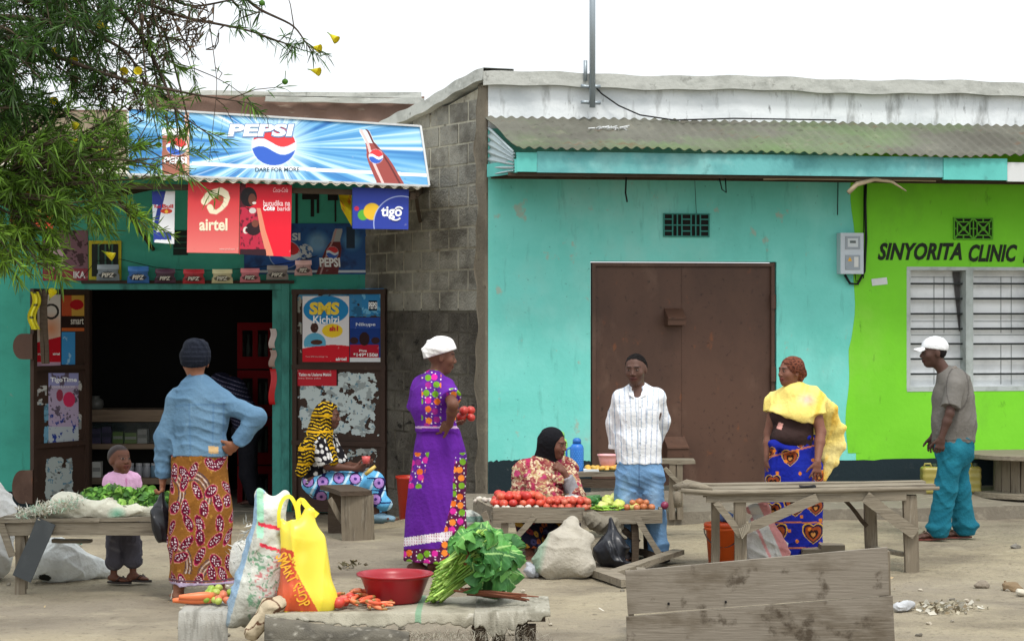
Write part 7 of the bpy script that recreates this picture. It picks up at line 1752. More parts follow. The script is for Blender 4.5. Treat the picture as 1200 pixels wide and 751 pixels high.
def sandals(J, par, sc, c, sides='RL', strap=(60, 50, 46)):
    for sd in sides:
        a = J['a' + sd]; fd = J['fd' + sd]; g0 = a - np.array([0, 0, .045 * sc]); fs = unit(np.cross(fd, [0, 0, 1])); g = Geo()
        pts = []
        for t in np.linspace(0, 2 * math.pi, 22)[:-1]:
            x = .07 * sc + .145 * sc * math.cos(t); w = (.043 + .010 * math.cos(t)) * sc * math.sin(t); pts.append(g0 + fd * x + fs * w + np.array([0, 0, -.012]))
        prism(g, pts, (0, 0, .014), lin(c)); part('sandal_sole', g, M['plastic'], par)
        g = Geo(); tp = g0 + fd * .15 * sc + np.array([0, 0, .022 * sc])
        for s_ in (1, -1): tube(g, [tp, g0 + fd * .10 * sc + fs * .030 * s_ * sc + np.array([0, 0, .058 * sc]), g0 + fd * .05 * sc + fs * .046 * s_ * sc + np.array([0, 0, .006])], .0065 * sc, 6, lin(strap))
        part('sandal_strap', g, M['plastic'], par, smooth=True)
def torso(J, ws, sc=1.0, k=.05):
    """garment trunk: list of (joint or point, half width, half depth)"""
    r = unit(J['sR'] - J['sL']); return loft([(J[p] if isinstance(p, str) else p, w, d) for p, w, d in ws], r, k)
def lerp(a, b, t): return a + (b - a) * t

# ================= woman in a denim jacket, back to us
b = gp(233, 703)
J = skeleton(b, 1.66, (-.12, 1), dict(head=(229, 424, .03), neck=(233, 449, 0), sR=(260, 470, 0), sL=(208, 471, 0), eR=(301, 489, -.10), wR=(276, 521, -.10), eL=(192, 512, 0), wL=(191, 560, .04), chest=(234, 490, 0), waist=(234, 528, 0), pel=(234, 560, 0), hR=(250, 572, 0), hL=(217, 572, 0), kR=(252, 638, 0), kL=(213, 640, 0), aR=(258, 693, 0), aL=(209, 696, 0), hf=(-.45, .9, 0), fdR=(.3, .95, 0), fdL=(-.2, .98, 0)))
per, pr = make_person('woman seen from behind in a pale denim jacket and ochre leaf print wrap', J, 1.66, (142, 94, 70), b, fem=True, bulk=.95, hands=dict(R=dict(d=(-.75, .35, -.5), pn=(-.3, .9, .1), th=(0, 0, 1), curl=.75), L=dict(curl=.9)))
seam = lambda d, w=1.2: np.clip(1.3 - np.abs(d) / w, 0, 1)
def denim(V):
    X, Y = px_of(V); C = const((90, 122, 148), V); n = sines(V, 3, 9, 6); C = over(C, np.clip(n, 0, 1) * .55, (62, 92, 122)); C = over(C, np.clip(-n, 0, 1) * .6, (126, 156, 178)); C = over(C, np.clip(folds(V, 44, 24) - .5, 0, 1) * .45, (146, 174, 192)); C = over(C, np.clip(sines(V, 8, 45), 0, 1) * .35, (112, 144, 170))  # faded denim; fold streaks and tone contrast also paint in fold shading
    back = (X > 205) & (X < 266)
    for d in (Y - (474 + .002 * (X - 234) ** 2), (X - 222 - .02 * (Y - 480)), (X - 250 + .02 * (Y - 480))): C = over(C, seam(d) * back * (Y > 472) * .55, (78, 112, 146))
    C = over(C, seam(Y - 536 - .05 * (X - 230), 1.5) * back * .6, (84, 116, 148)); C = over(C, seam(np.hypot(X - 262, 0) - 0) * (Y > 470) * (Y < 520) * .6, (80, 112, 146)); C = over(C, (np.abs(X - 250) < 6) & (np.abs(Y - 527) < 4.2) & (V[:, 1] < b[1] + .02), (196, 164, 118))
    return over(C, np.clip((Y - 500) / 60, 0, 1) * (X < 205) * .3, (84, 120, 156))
sr = unit(J['sR'] - J['sL'])
tr = cutp([torso(J, [(J['pel'] + np.array([0, 0, .06]), .174, .14), ('waist', .176, .135), ('chest', .174, .13), (lerp(J['chest'], J['neck'], .6), .165, .12), (lerp(J['chest'], J['neck'], .92), .085, .08)])], (np.array([J['pel'][0] - .15, 0, P(0, 533, F / b[1])[2]]), (-.03, 0, -1)))
tr += yoke(J, .065) + [cone(J['chest'] + sr * .12, J['sR'], .05, .055, .05), cone(J['chest'] - sr * .12, J['sL'], .05, .055, .05)] + sleeve(J, 'R', .064, .061, fore=(.06, .05, .93)) + sleeve(J, 'L', .062, .061, fore=(.06, .049, .98))
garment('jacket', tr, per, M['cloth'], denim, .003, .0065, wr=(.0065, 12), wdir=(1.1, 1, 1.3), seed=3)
nk = J['neck']; garment('collar', [loft([(nk + np.array([0, -.01, -.035]), .085, .075), (nk + np.array([-.005, .0, .012]), .068, .062)], (1, 0, 0), .02)], per, M['cloth'], lambda V: const((112, 142, 166), V), 0, .006, cuts=[(nk + np.array([0, 0, .018]), (0, -.3, 1))], wr=(.002, 30))
zb, zt_ = P(0, 684, F / b[1])[2], P(0, 531, F / b[1])[2]; zz = lambda y: P(0, y, F / b[1])[2]; cxw = lambda x: (x - CX) * b[1] / F
def leafprint(V):
    U = wrapx(V, (cxw(234), b[1]), .2); Z = V[:, 2]
    C = const((134, 88, 36), V); C = over(C, np.clip(vnoise(U * 14, Z * 14, 3), 0, 1) * .4, (104, 66, 28)); C = over(C, (vnoise(U * 60, Z * 60, 4) > .75) * .5, (196, 156, 70))
    # curling blue and cream sprays
    for (x0, z0, dr) in ((.06, zz(560), 1), (-.10, zz(640), 1), (.07, zz(660), -1), (-.16, zz(560), 1)):
        for k in range(5):
            r0 = .10 + .014 * k; dd = np.hypot(U - x0 + dr * .09, Z - z0 + .10) - r0; m_ = (np.abs(dd) < .0036) & ((U - x0 + dr * .09) * dr > -.04) & (Z - z0 + .10 > -.06); C = over(C, m_ * .9, (60, 54, 78) if k % 2 == 0 else (196, 186, 186))
    dist, idn, dx, dz = voro(U + .03 + .03 * np.sin(Z * 9), Z, .118, 5, .30); an = (idn % 11) / 11 * 2.6 - 1.3
    a = dx * np.cos(an) + dz * np.sin(an); c = -dx * np.sin(an) + dz * np.cos(an); q = np.sqrt((a / .029) ** 2 + (c / .055) ** 2) * (1 + .12 * c / .055)
    C = over(C, q < 1.22, (190, 140, 110)); C = over(C, q < 1.12, (166, 36, 80)); C = over(C, q < .98, (92, 14, 38))
    d2, _, _, _ = voro(U, Z, .017, 9, .3); C = over(C, (d2 < .0042) & (q < .8), (232, 214, 220))
    C = over(C, Z < zz(679), (176, 160, 186)); return over(C, (np.abs(Z - zz(677)) < .006), (96, 70, 80))
sk = skirt([(zz(683), cxw(236), b[1] + .01, .205, .165, .035), (zz(640), cxw(234), b[1] + .005, .208, .17, .022), (zz(590), cxw(233.5), b[1], .205, .165, .01), (zz(555), cxw(233.5), b[1], .185, .15, .004), (zz(530), cxw(233.5), b[1], .172, .14, .0), (zz(515), cxw(233.5), b[1], .15, .12, .0)], nf=5, ph=1.0)
garment('wrap_skirt', [sk], per, M['cloth'], leafprint, 0, .006, wr=(.006, 12), wdir=(1, 1, .4), seed=4)
hc = J['head']
garment('beanie', [ell(hc + np.array([0, -.01, .045]), np.array([.092, .105, .09]), .02), cone(hc + np.array([-.0, -.015, .02]), hc + np.array([0, .005, .01]), .09, .09, .03), ell(hc + np.array([.01, -.02, .11]), np.array([.06, .06, .035]), .05)], per, M['cloth'], lambda V: over(const((24, 28, 38), V), np.abs(np.sin(V[:, 2] * 420)) < .25, (40, 44, 56)), .004, .006, wr=(.004, 24), cuts=[(hc + np.array([0, -.05, -.028]), (0, .25, -1))])
sandals(J, per, .98, (206, 196, 170), strap=(216, 208, 190))
wl_ = J['wL']; Yw = wl_[1]
blob_obj('black_bag', [cone(PY(190, 574, Yw), PY(188, 596, Yw), .012, .045, .04), ell(PY(187, 612, Yw), np.array([.055, .06, .1]), .03), cone(PY(188, 600, Yw), PY(191, 628, Yw), .05, .045, .04)], 'thin black carrier bag hanging from the hand of the denim jacket woman', 'plastic bag', M['plastic'], lambda V: over(const((26, 27, 32), V), np.clip(sines(V, 3, 30), 0, 1) * .5, (60, 62, 70)), .006, (.008, 22), 8, wdir=(1, 1, .3))

# ================= child behind the greens
b = gp(150, 684)
J = skeleton(b, .98, (.5, -.85), dict(head=(140, 539, 0), neck=(142, 556, 0), sR=(129, 563, .03), sL=(157, 562, 0), eR=(125, 585, .02), wR=(130, 603, -.05), eL=(162, 584, -.02), wL=(158, 602, -.08), chest=(143, 573, 0), waist=(143, 590, 0), pel=(143, 602, 0), hR=(136, 607, 0), hL=(151, 607, 0), kR=(135, 640, 0), kL=(155, 638, 0), aR=(133, 676, 0), aL=(156, 674, 0), hf=(.72, -.62, .12), hu=(-.05, .1, 1), fdR=(.9, -.3, 0), fdL=(.95, -.25, 0)))
J['kid'] = 1
per, pr = make_person('small child in a pink shirt standing behind the greens table', J, .98, (104, 66, 50), b, sc=.60, hsc=.86, bulk=1.0, scalp=(30, 20, 17), h=.005)
def pink(V): C = const((214, 166, 198), V); C = over(C, np.clip(sines(V, 5, 24), 0, 1) * .3, (226, 190, 214)); X, Y = px_of(V); return over(C, (np.abs(X - 148) < 1.0) & (Y > 560) & (V[:, 1] < b[1]), (196, 130, 170))
tr = cutp([torso(J, [('pel', .095, .075), ('waist', .095, .08), ('chest', .1, .08), (lerp(J['chest'], J['neck'], .7), .075, .055), (lerp(J['chest'], J['neck'], .95), .04, .04)])], zc(J['pel'][2] - .02)) + yoke(J, .036) + sleeve(J, 'R', .042, .04, t1=.75) + sleeve(J, 'L', .042, .04, t1=.75)
garment('shirt', tr, per, M['cloth'], pink, .004, .005, wr=(.003, 30))
nk = J['neck']; garment('collar', [ell(nk + np.array([.0, -.005, -.01]), np.array([.05, .05, .014]), .01)], per, M['cloth'], lambda V: const((224, 190, 214), V), 0, .005, wr=(.001, 30))
tl_ = []
for sd in 'RL': tl_ += [cone(J['h' + sd], J['k' + sd], .068, .058, .03), cone(J['k' + sd], lerp(J['k' + sd], J['a' + sd], .45), .056, .062, .02)] + cutp([ell(lerp(J['k' + sd], J['a' + sd], .55), np.array([.062, .06, .05]), .02)], zc(lerp(J['k' + sd], J['a' + sd], .85)[2]))
garment('trousers', cutp([ell(J['pel'], np.array([.09, .075, .07]), .04)], zc(J['pel'][2] + .04, False)) + tl_, per, M['cloth'], lambda V: over(over(const((86, 84, 92), V), np.clip(sines(V, 5, 22), 0, 1) * .6, (60, 58, 66)), np.clip(sines(V, 9, 60) - .25, 0, 1) * .8, (140, 138, 140)), .003, .005, wr=(.006, 26))
sandals(J, per, .66, (44, 36, 34))

# ================= shopper bending inside the shop
bI = np.array([(300 - CX) * 22.0 / F, 21.95, -.19])
J = skeleton(bI, 1.6, (-1, .25), dict(head=(236, 452, -.05), neck=(250, 444, 0), sR=(262, 446, .15), sL=(258, 452, -.15), chest=(272, 458, 0), waist=(284, 482, 0), pel=(290, 505, 0), eR=(250, 480, .15), wR=(236, 500, .2), eL=(246, 484, -.15), wL=(234, 500, -.1), hf=(-.85, .1, -.4), hu=(-.4, 0, .85), hR=(290, 512, .08), hL=(290, 512, -.08), kR=(292, 556, .08), kL=(290, 556, -.08)))
per, pr = make_person('shopper in a striped navy top bending inside the dark shop', J, 1.6, (70, 46, 38), bI, h=.007)
garment('striped_top', cutp([torso(J, [('pel', .17, .13), ('waist', .165, .13), ('chest', .18, .14), (lerp(J['chest'], J['neck'], .7), .14, .1)])], zc(J['pel'][2])) + [cone(J['sL'], J['sR'], .08, .08, .06)] + sleeve(J, 'R', .07, .06, fore=(.06, .05, .9)) + sleeve(J, 'L', .07, .06, fore=(.06, .05, .9)), per, M['cloth'], lambda V: over(const((30, 32, 52), V), (np.abs(np.sin((V[:, 2] + .35 * V[:, 0]) * 75)) < .22), (120, 116, 140)), .008, .008, wr=(.005, 14))
garment('trousers', cutp([ell(J['pel'], np.array([.17, .15, .12]), .05)], zc(J['pel'][2] + .06, False)) + sum([[cone(J['h' + s], J['k' + s], .1, .08, .05), cone(J['k' + s], J['a' + s] + np.array([0, 0, .03]), .08, .07, .03)] for s in 'RL'], []), per, M['cloth'], lambda V: const((26, 26, 32), V), .01, .009)
garment('hair', [ell(J['head'] + np.array([.01, 0, .03]), np.array([.09, .09, .085]), .02)], per, M['cloth'], lambda V: const((22, 18, 18), V), .004, .007)

# ================= seated woman with the black and yellow scarf
bS = np.array([(400 - CX) * 18.7 / F, 18.7, float(gz(-1.5, 18.7))])
J = skeleton(bS, 1.58, (1, -.2), dict(head=(386, 488, 0), neck=(379, 506, 0), chest=(375, 528, 0), waist=(373, 550, 0), pel=(373, 566, 0), sR=(371, 517, -.17), sL=(386, 517, .16), eR=(384, 546, -.2), wR=(415, 549, -.16), eL=(402, 546, .1), wL=(424, 546, -.02), hR=(377, 567, -.09), hL=(381, 567, .09), kR=(434, 565, -.1), kL=(437, 565, .08), aR=(441, 604, -.06), aL=(430, 606, .1), hf=(.97, -.22, -.05), fdR=(1, -.15, 0), fdL=(1, -.1, 0)))
per, pr = make_person('seated woman in a black and yellow scarf on the short bench', J, 1.58, (92, 60, 48), bS, fem=True, sc=.93, hands=dict(R=dict(d=(.9, .25, .05), pn=(.1, .9, .3), th=(0, 0, 1), curl=.5), L=dict(d=(.8, -.4, .1), pn=(.3, -.5, .8), curl=.6)))
tr = cutp([torso(J, [('pel', .15, .13), ('waist', .14, .12), ('chest', .16, .13), (lerp(J['chest'], J['neck'], .7), .14, .1)])], zc(J['pel'][2])) + [cone(J['sL'], J['sR'], .065, .065, .05)] + sleeve(J, 'R', .075, .085, t1=.95) + sleeve(J, 'L', .07, .07, t1=.95)
def bw_(V): d, i_, dx, dz = voro(V[:, 0] + V[:, 1], V[:, 2], .05, 3); C = const((26, 24, 28), V); return over(C, (d < .019) & (i_ % 3 != 0), (206, 204, 200))
garment('blouse', tr, per, M['cloth'], bw_, .006, .0065, wr=(.006, 20))
def scarfc(V):
    U = V[:, 0] * .8 + V[:, 1] * .6; Z = V[:, 2]; C = const((24, 20, 20), V)
    C = over(C, (np.abs(np.sin(Z * 95 + 1.2 * np.sin(U * 60))) < .52) & (np.abs(np.sin(U * 130 + Z * 20)) > .25), (206, 164, 22)); return over(C, (np.abs(np.sin(Z * 22 + 1)) < .18), (196, 150, 20))
hd, f_, u_ = J['head'], J['hf'], J['hu']
sc2 = [ell(hd - f_ * .03 + u_ * .02, np.array([.112, .105, .118]), .03), cone(hd - f_ * .06, J['neck'] - f_ * .07 + np.array([0, 0, -.02]), .08, .07, .06), cone(J['neck'] - f_ * .03, PY(362, 530, 18.55), .1, .09, .08), cone(PY(362, 525, 18.5), PY(353, 552, 18.5), .07, .05, .06), cone(J['neck'] + np.array([0, -.05, -.03]), PY(390, 540, 18.5), .07, .05, .05), cone(J['sR'] + np.array([0, 0, .02]), J['sL'] + np.array([0, 0, .02]), .075, .06, .06)]
face = ell(hd + f_ * .10 - u_ * .0, np.array([.075, .078, .098]), .02, sub=True)
garment('headscarf', sc2 + [face, ell(hd + f_ * .09 + np.array([0, -.09, -.0]), np.array([.06, .08, .08]), .02, sub=True)], per, M['cloth'], scarfc, .004, .0065, wr=(.006, 20), seed=6)
def bluewrap(V):
    X, Y = px_of(V); U = X / 128.; Z = Y / 128.; C = const((96, 170, 216), V); C = over(C, np.abs(np.sin((U + Z * .5) * 24)) < .28, (190, 220, 236)); C = over(C, np.abs(np.sin((U * .9 + Z * .35) * 12)) < .2, (34, 40, 92)); C = over(C, (np.abs(np.sin(Z * 28)) < .16) & (X > 430), (28, 40, 96))
    d, i_, dx, dz = voro(U, Z, .16, 8, .2); C = over(C, d < .056, (24, 26, 70)); C = over(C, d < .046, (168, 128, 196)); return over(C, d < .015, (60, 40, 110))
wr_ = []
for sd in 'RL': wr_ += [cone(J['h' + sd], J['k' + sd], .105, .085, .06)]
wr_ += [cone(lerp(J['hR'], J['hL'], .5), lerp(J['kR'], J['kL'], .5), .12, .1, .06), cone(J['kR'] + np.array([.02, 0, 0]), PY(449, 592, 18.62), .085, .045, .05), cone(J['kL'] + np.array([.02, 0, 0]), PY(441, 597, 18.8), .08, .05, .05), cone(PY(434, 582, 18.6), PY(452, 590, 18.6), .07, .05, .04), ell(J['pel'], np.array([.15, .15, .11]), .05)]
garment('wrap_skirt', wr_, per, M['cloth'], bluewrap, .008, .007, wr=(.008, 14), seed=7)
for sd in 'RL':
    a = J['a' + sd]; garment('shoe', cutp([loft([(a + np.array([-.05, 0, -.005]), .04, .045), (a + np.array([.05, -.01, -.015]), .045, .034), (a + np.array([.15, -.02, -.028]), .042, .02)], (0, 1, 0), .02)], (a + np.array([0, 0, .02]), (-.3, 0, 1))), per, M['cloth'], lambda V: const((120, 150, 168), V), .006, .006, wr=(.002, 30))
cw = PY(429, 543, 18.5); solo('cup', lathe(Geo(), cw, [(.03, 0), (.036, .035), (.04, .065), (.037, .065), (.03, .01), (.001, .008)], 20, lin((206, 92, 90))), M['plastic'], 'small red plastic cup in the hands of the seated woman', 'cup', smooth=True)
g = Geo(); tube(g, [PY(428, 556, 18.45), PY(434, 551, 18.45), PY(440, 546, 18.45)], [.016, .02, .014], 8, lin((206, 176, 90))); solo('banana', g, M['veg'], 'stubby yellow banana held under the red cup', 'banana', smooth=True)

# ================= woman in the purple dress
b = gp(500, 671); Yb_ = b[1]
J = skeleton(b, 1.70, (.75, .6), dict(head=(517, 418, .02), neck=(508, 441, 0), chest=(507, 474, 0), waist=(511, 503, 0), pel=(512, 530, 0), sR=(521, 453, -.13), sL=(494, 453, .13), eR=(531, 474, -.32), wR=(527, 497, -.17), eL=(488, 480, .2), wL=(528, 496, .3), hR=(517, 545, -.03), hL=(508, 545, .03), kR=(516, 604, -.05), kL=(500, 604, .05), aR=(512, 661, -.03), aL=(488, 664, .04), hf=(.93, .2, -.12), fdR=(.85, .4, 0), fdL=(.85, -.3, 0)))
per, pr = make_person('woman in a purple spotted dress and white head wrap holding tomatoes', J, 1.7, (104, 68, 53), b, fem=True, bulk=.95, hands=dict(R=dict(d=(-.85, .25, -.3), pn=(.2, .95, -.1), th=(0, .3, -1), curl=.25), L=dict(d=(.9, .05, .05), pn=(0, -.1, 1), th=(0, -1, 0), curl=.9)))
zz = lambda y: P(0, y, F / Yb_)[2]; cxw = lambda x: (x - CX) * Yb_ / F
def purple(V):
    X, Y = px_of(V); C = const((92, 34, 140), V); n = sines(V, 3, 10); C = over(C, np.clip(n, 0, 1) * .35, (112, 48, 160))
    U = X / 160; Z = Y / 160
    zone = ((Y < 500) & (X > 494) & (X < 517)) | ((Y < 500) & (X > 523) & (sines(V, 5, 14) > -.1)) | (Y > 643) | ((Y > 530) & (X > 531 - np.clip((Y - 580) * .25, 0, 22) + np.clip((560 - Y) * .1, 0, 9))) | ((X < 502 - (Y - 535) * .22) & (Y > 530) & (Y < 572))
    bd = (Y > 643) | ((X > 530 - np.clip((Y - 580) * .25, 0, 22)) & (Y > 540)); C = over(C, zone & bd, (84, 26, 66))
    d, i_, dx, dz = voro(U, Z, .062, 4, .22); cc = np.array([(226, 112, 40), (206, 44, 150), (112, 160, 40), (232, 130, 50), (150, 40, 130)])[i_ % 5]; m_ = zone & (d < .0235)
    C[m_] = cc[m_]; d2, i2, _, _ = voro(U + .03, Z + .02, .036, 6, .3); C = over(C, zone & (d2 < .005) & ~m_, (230, 220, 226))
    bandz = (Y > 624 + (X - 515) * -.14) & (Y < 634 + (X - 515) * -.14) & (X < 530); C = over(C, bandz, (226, 220, 224)); C = over(C, bandz & (np.abs(np.sin(X * 1.1)) < .45) & (np.abs(np.sin(Y * 1.0)) < .7), (176, 70, 110)); return over(C, (np.abs(Y - 500.5) < 1.2) & (Y > 490), (190, 160, 190))
sr = unit(J['sR'] - J['sL'])
bod = cutp([loft([(J['pel'] + np.array([0, 0, .12]), .155, .135), (J['waist'], .15, .13), (J['chest'] - np.array([0, 0, .02]), .17, .14), (J['chest'] + np.array([0, 0, .09]), .15, .11), (J['neck'] + np.array([0, 0, -.03]), .08, .07)], sr, .05)], zc(zz(505)))
fr_ = np.array([.75, .6, 0]); bod += [ell(J['chest'] + fr_ * .09 + sr * .07 * s, np.array([.075, .075, .07]), .05) for s in (1, -1)] + yoke(J, .06) + sleeve(J, 'R', .066, .08, t1=.72) + sleeve(J, 'L', .066, .08, t1=1.0)
st_ = [(657, 511, .245, .19, .045), (620, 511, .232, .185, .035), (580, 512, .215, .175, .022), (545, 514, .197, .165, .01), (525, 515, .182, .16, .004), (503, 513, .15, .13, 0)]
garment('dress', bod + [skirt([(zz(y), cxw(x), Yb_, w, d, a) for y, x, w, d, a in st_], yaw=-.3, nf=5, ph=2.2, k=.03)], per, M['cloth'], purple, .004, .006, wr=(.007, 12), wdir=(1, 1, .4), seed=8)
hd = J['head']
garment('head_wrap', [ell(hd + np.array([-.012, 0, .055]), np.array([.122, .118, .082]), .03), ell(hd + np.array([-.06, .0, .01]), np.array([.075, .09, .075]), .04), cone(hd + np.array([-.02, 0, .09]), hd + np.array([.03, 0, .1]), .06, .05, .04)], per, M['cloth'], lambda V: over(const((226, 224, 222), V), np.clip(sines(V, 3, 40), 0, 1) * .3, (200, 198, 200)), .0, .006, wr=(.007, 20), cuts=[(hd + np.array([.02, 0, .028]), (.3, 0, -1))], seed=9)
sandals(J, per, 1.0, (40, 34, 38))
pt_ = J['wL'] + np.array([.09, .0, .02]); 
th_ = variants('tomato', [roundfruit((190, 54, 44), .036, .9, seed=71)], M['veg'])
scatter(th_, [pt_ + np.array(o) for o in ((0, 0, .0), (.05, -.02, .0), (.02, -.04, .05), (.055, .03, .045))], 'ripe tomato held in the hands of the woman in purple', 'tomato', 'tomatoes in the hands of the woman in purple')

# ================= seated vendor in the pink shawl
bV = np.array([(640 - CX) * 16.5 / F, 16.5, 0])
J = skeleton(bV, 1.6, (.75, -.66), dict(head=(650, 521, -.05), neck=(641, 543, 0), chest=(637, 566, 0), waist=(636, 590, 0), pel=(636, 612, 0), sR=(615, 552, -.1), sL=(664, 550, .08), eR=(612, 592, -.12), wR=(640, 598, -.30), eL=(674, 582, -.18), wL=(661, 553, -.21), hR=(624, 614, -.06), hL=(650, 614, .04), kR=(620, 608, -.5), kL=(664, 608, -.45), aR=(621, 655, -.78), aL=(655, 652, -.7), hf=(.85, -.5, -.12), fdR=(.1, -1, 0), fdL=(.3, -1, 0)))
J['aR'][2] = J['aL'][2] = .045
per, pr = make_person('seated vendor in a black hijab and pink floral shawl, chin on her fist', J, 1.6, (110, 72, 58), bV, fem=True, bulk=1.2, hands=dict(L=dict(d=(-.65, -.1, .6), pn=(-.2, .4, -.4), th=(-.5, .5, .6), curl=1.25), R=dict(d=(.8, -.4, 0), pn=(0, 0, -1), curl=.4)))
def floral(V):
    X, Y = px_of(V); U = X / 145; Z = Y / 145; C = const((150, 90, 80), V); n = vnoise(U * 24, Z * 24, 4, 4); n2 = vnoise(U * 30 + 3, Z * 30, 9, 3); C = over(C, np.abs(n) < .17, (202, 182, 152)); C = over(C, n > .5, (162, 44, 82)); C = over(C, n2 > .62, (180, 66, 106)); C = over(C, (np.abs(n2 + .3) < .09), (116, 36, 50)); return over(C, (np.abs(n2 - .2) < .08), (176, 152, 108))
sh2 = [loft([(J['waist'] + np.array([0, 0, -.03]), .19, .17), (J['chest'], .205, .17), (lerp(J['chest'], J['neck'], .6), .185, .14), (J['neck'] + np.array([0, 0, -.03]), .1, .09)], (1, .2, 0), .05), cone(J['sR'] + np.array([.01, 0, -.01]), J['eR'], .105, .11, .06), cone(J['sL'] - np.array([.01, 0, 0.01]), J['eL'], .095, .085, .06), cone(J['eR'], J['wR'], .1, .07, .05), cone(PY(628, 575, 16.2), PY(650, 590, 16.15), .09, .07, .06), cone(J['sR'], J['sL'], .09, .085, .05), cone(PY(618, 555, 16.32), PY(656, 562, 16.25), .045, .04, .04), cone(PY(622, 563, 16.26), PY(654, 578, 16.22), .045, .04, .04)]
garment('shawl', cutp(sh2, zc(.24)), per, M['cloth'], floral, .0, .007, wr=(.008, 13), wdir=(.7, 1, 1.3), seed=10)
garment('sleeve', cutp([cone(lerp(J['eL'], J['wL'], -.1), J['wL'], .058, .05, .02)], (lerp(J['eL'], J['wL'], .8), J['wL'] - J['eL'])) + [cone(J['eL'] + np.array([.03, -.02, -.03]), J['eL'] + np.array([-.06, -.12, -.03]), .06, .05, .03)], per, M['cloth'], lambda V: over(const((150, 148, 152), V), V[:, 2] < J['eL'][2] + .02, (206, 200, 190)), .004, .0065, wr=(.005, 24))
hd, f_ = J['head'], J['hf']
garment('hijab', [ell(hd - f_ * .03 + np.array([0, 0, .03]), np.array([.108, .108, .112]), .03), cone(hd - f_ * .06 + np.array([0, 0, -.02]), J['neck'] - f_ * .05 + np.array([0, 0, -.03]), .085, .085, .05), cone(hd - f_ * .03 + np.array([0, 0, -.06]), J['neck'] + f_ * .03 + np.array([0, 0, -.03]), .075, .07, .05), ell(hd + f_ * .105 - np.array([0, 0, .012]), np.array([.088, .088, .092]), .012, sub=True)], per, M['cloth'], lambda V: const((22, 22, 26), V), .0, .006, wr=(.003, 20), seed=11)
def navyfl(V): U = V[:, 0] * 1; d, i_, _, _ = voro(V[:, 0] * .8 + V[:, 1] * .4, V[:, 2], .06, 7); C = const((34, 32, 52), V); cc = np.array([(176, 92, 50), (70, 70, 110), (150, 60, 60), (196, 150, 60)])[i_ % 4]; m_ = (d < .022) & (d > .006); C[m_] = cc[m_]; return C
lg = []
for sd in 'RL': lg += [cone(J['h' + sd], J['k' + sd], .12, .1, .06), cone(J['k' + sd], J['a' + sd] + np.array([0, .03, .07]), .1, .09, .05)]
garment('skirt', lg + [ell(J['pel'], np.array([.2, .18, .12]), .05), cone(lerp(J['kR'], J['aR'], .2), lerp(J['kL'], J['aL'], .2), .08, .07, .06)], per, M['cloth'], navyfl, .006, .008, wr=(.007, 16), seed=12, cuts=[zc(.09)])
st = thing('stool', 'low wooden stool under the seated vendor', 'stool', bV + np.array([0, .05, 0])); g = Geo(); box(g, bV + np.array([-.2, -.1, .09]), bV + np.array([.2, .22, .125])); part('seat', g, M['wood_x'], st)
for dx in (-.16, .16): g = Geo(); box(g, bV + np.array([dx - .02, -.08, -.01]), bV + np.array([dx + .02, .2, .089])); part('leg', g, M['wood_z'], st)

# ================= man in the white shirt
b = gp(748, 656); Yb_ = b[1]
J = skeleton(b, 1.64, (-.1, -1), dict(head=(745, 433, -.05), neck=(747, 453, 0), chest=(748, 482, 0), waist=(748, 518, 0), pel=(749, 545, 0), sR=(727, 466, .02), sL=(769, 465, .02), eR=(719, 495, .09), wR=(721, 523, .12), eL=(777, 493, .10), wL=(768, 520, .18), hR=(737, 556, 0), hL=(762, 556, 0), kR=(733, 604, 0), kL=(767, 603, 0), aR=(735, 648, .02), aL=(772, 649, 0), hf=(-.3, -.93, -.1), hu=(-.05, -.1, 1), fdR=(-.25, -1, 0), fdL=(.2, -1, 0)))
per, pr = make_person('man in a white striped shirt and pale jeans with hands behind his back', J, 1.64, (88, 62, 52), b, bulk=.98, hands=dict(R=dict(d=(.7, .6, -.3), pn=(.3, .9, 0), curl=.5), L=dict(d=(-.8, .4, -.2), pn=(0, 1, 0), curl=.5)))
def shirtc(V):
    X, Y = px_of(V); C = const((226, 228, 230), V); C = over(C, np.clip(sines(V, 4, 11), 0, 1) * .2, (196, 204, 212)); C = over(C, (np.abs(((X + .04 * (Y - 480) * np.sign(X - 748)) / 6.4) % 1 - .5) < .07) * .75, (128, 152, 182)); C = over(C, (np.abs(((X) / 6.4 + .3) % 1 - .5) < .04) * .5, (176, 170, 186)); C = over(C, (np.abs(X - 748) < .6) & (Y > 462), (176, 182, 190)); C = over(C, (np.hypot(X - 750, ((Y - 470) % 14) - 7) < 1), (150, 156, 160)); return over(C, ((np.abs(X - 764) < 7) & (np.abs(Y - 480) < .6)) | ((np.abs(np.abs(X - 764) - 7) < .6) & (Y > 480) & (Y < 496)), (180, 188, 198))
sr = unit(J['sR'] - J['sL']); zz = lambda y: P(0, y, F / Yb_)[2]
tr = cutp([loft([(J['pel'] + np.array([0, 0, -.02]), .178, .13), (J['waist'], .163, .12), (J['chest'], .158, .12), (lerp(J['chest'], J['neck'], .5), .14, .1), (J['neck'] + np.array([0, 0, -.03]), .065, .06)], sr, .05)], zc(zz(543))) + yoke(J, .056) + sleeve(J, 'R', .058, .054, fore=(.055, .047, .95)) + sleeve(J, 'L', .058, .054, fore=(.055, .047, .95))
tr += [ell(J['neck'] + np.array([-.01, -.10, -.025]), np.array([.042, .06, .05]), .008, sub=True)]
garment('shirt', tr, per, M['cloth'], shirtc, .003, .006, wr=(.005, 9), wdir=(1.2, 1, .8), seed=13)
nk = J['neck']
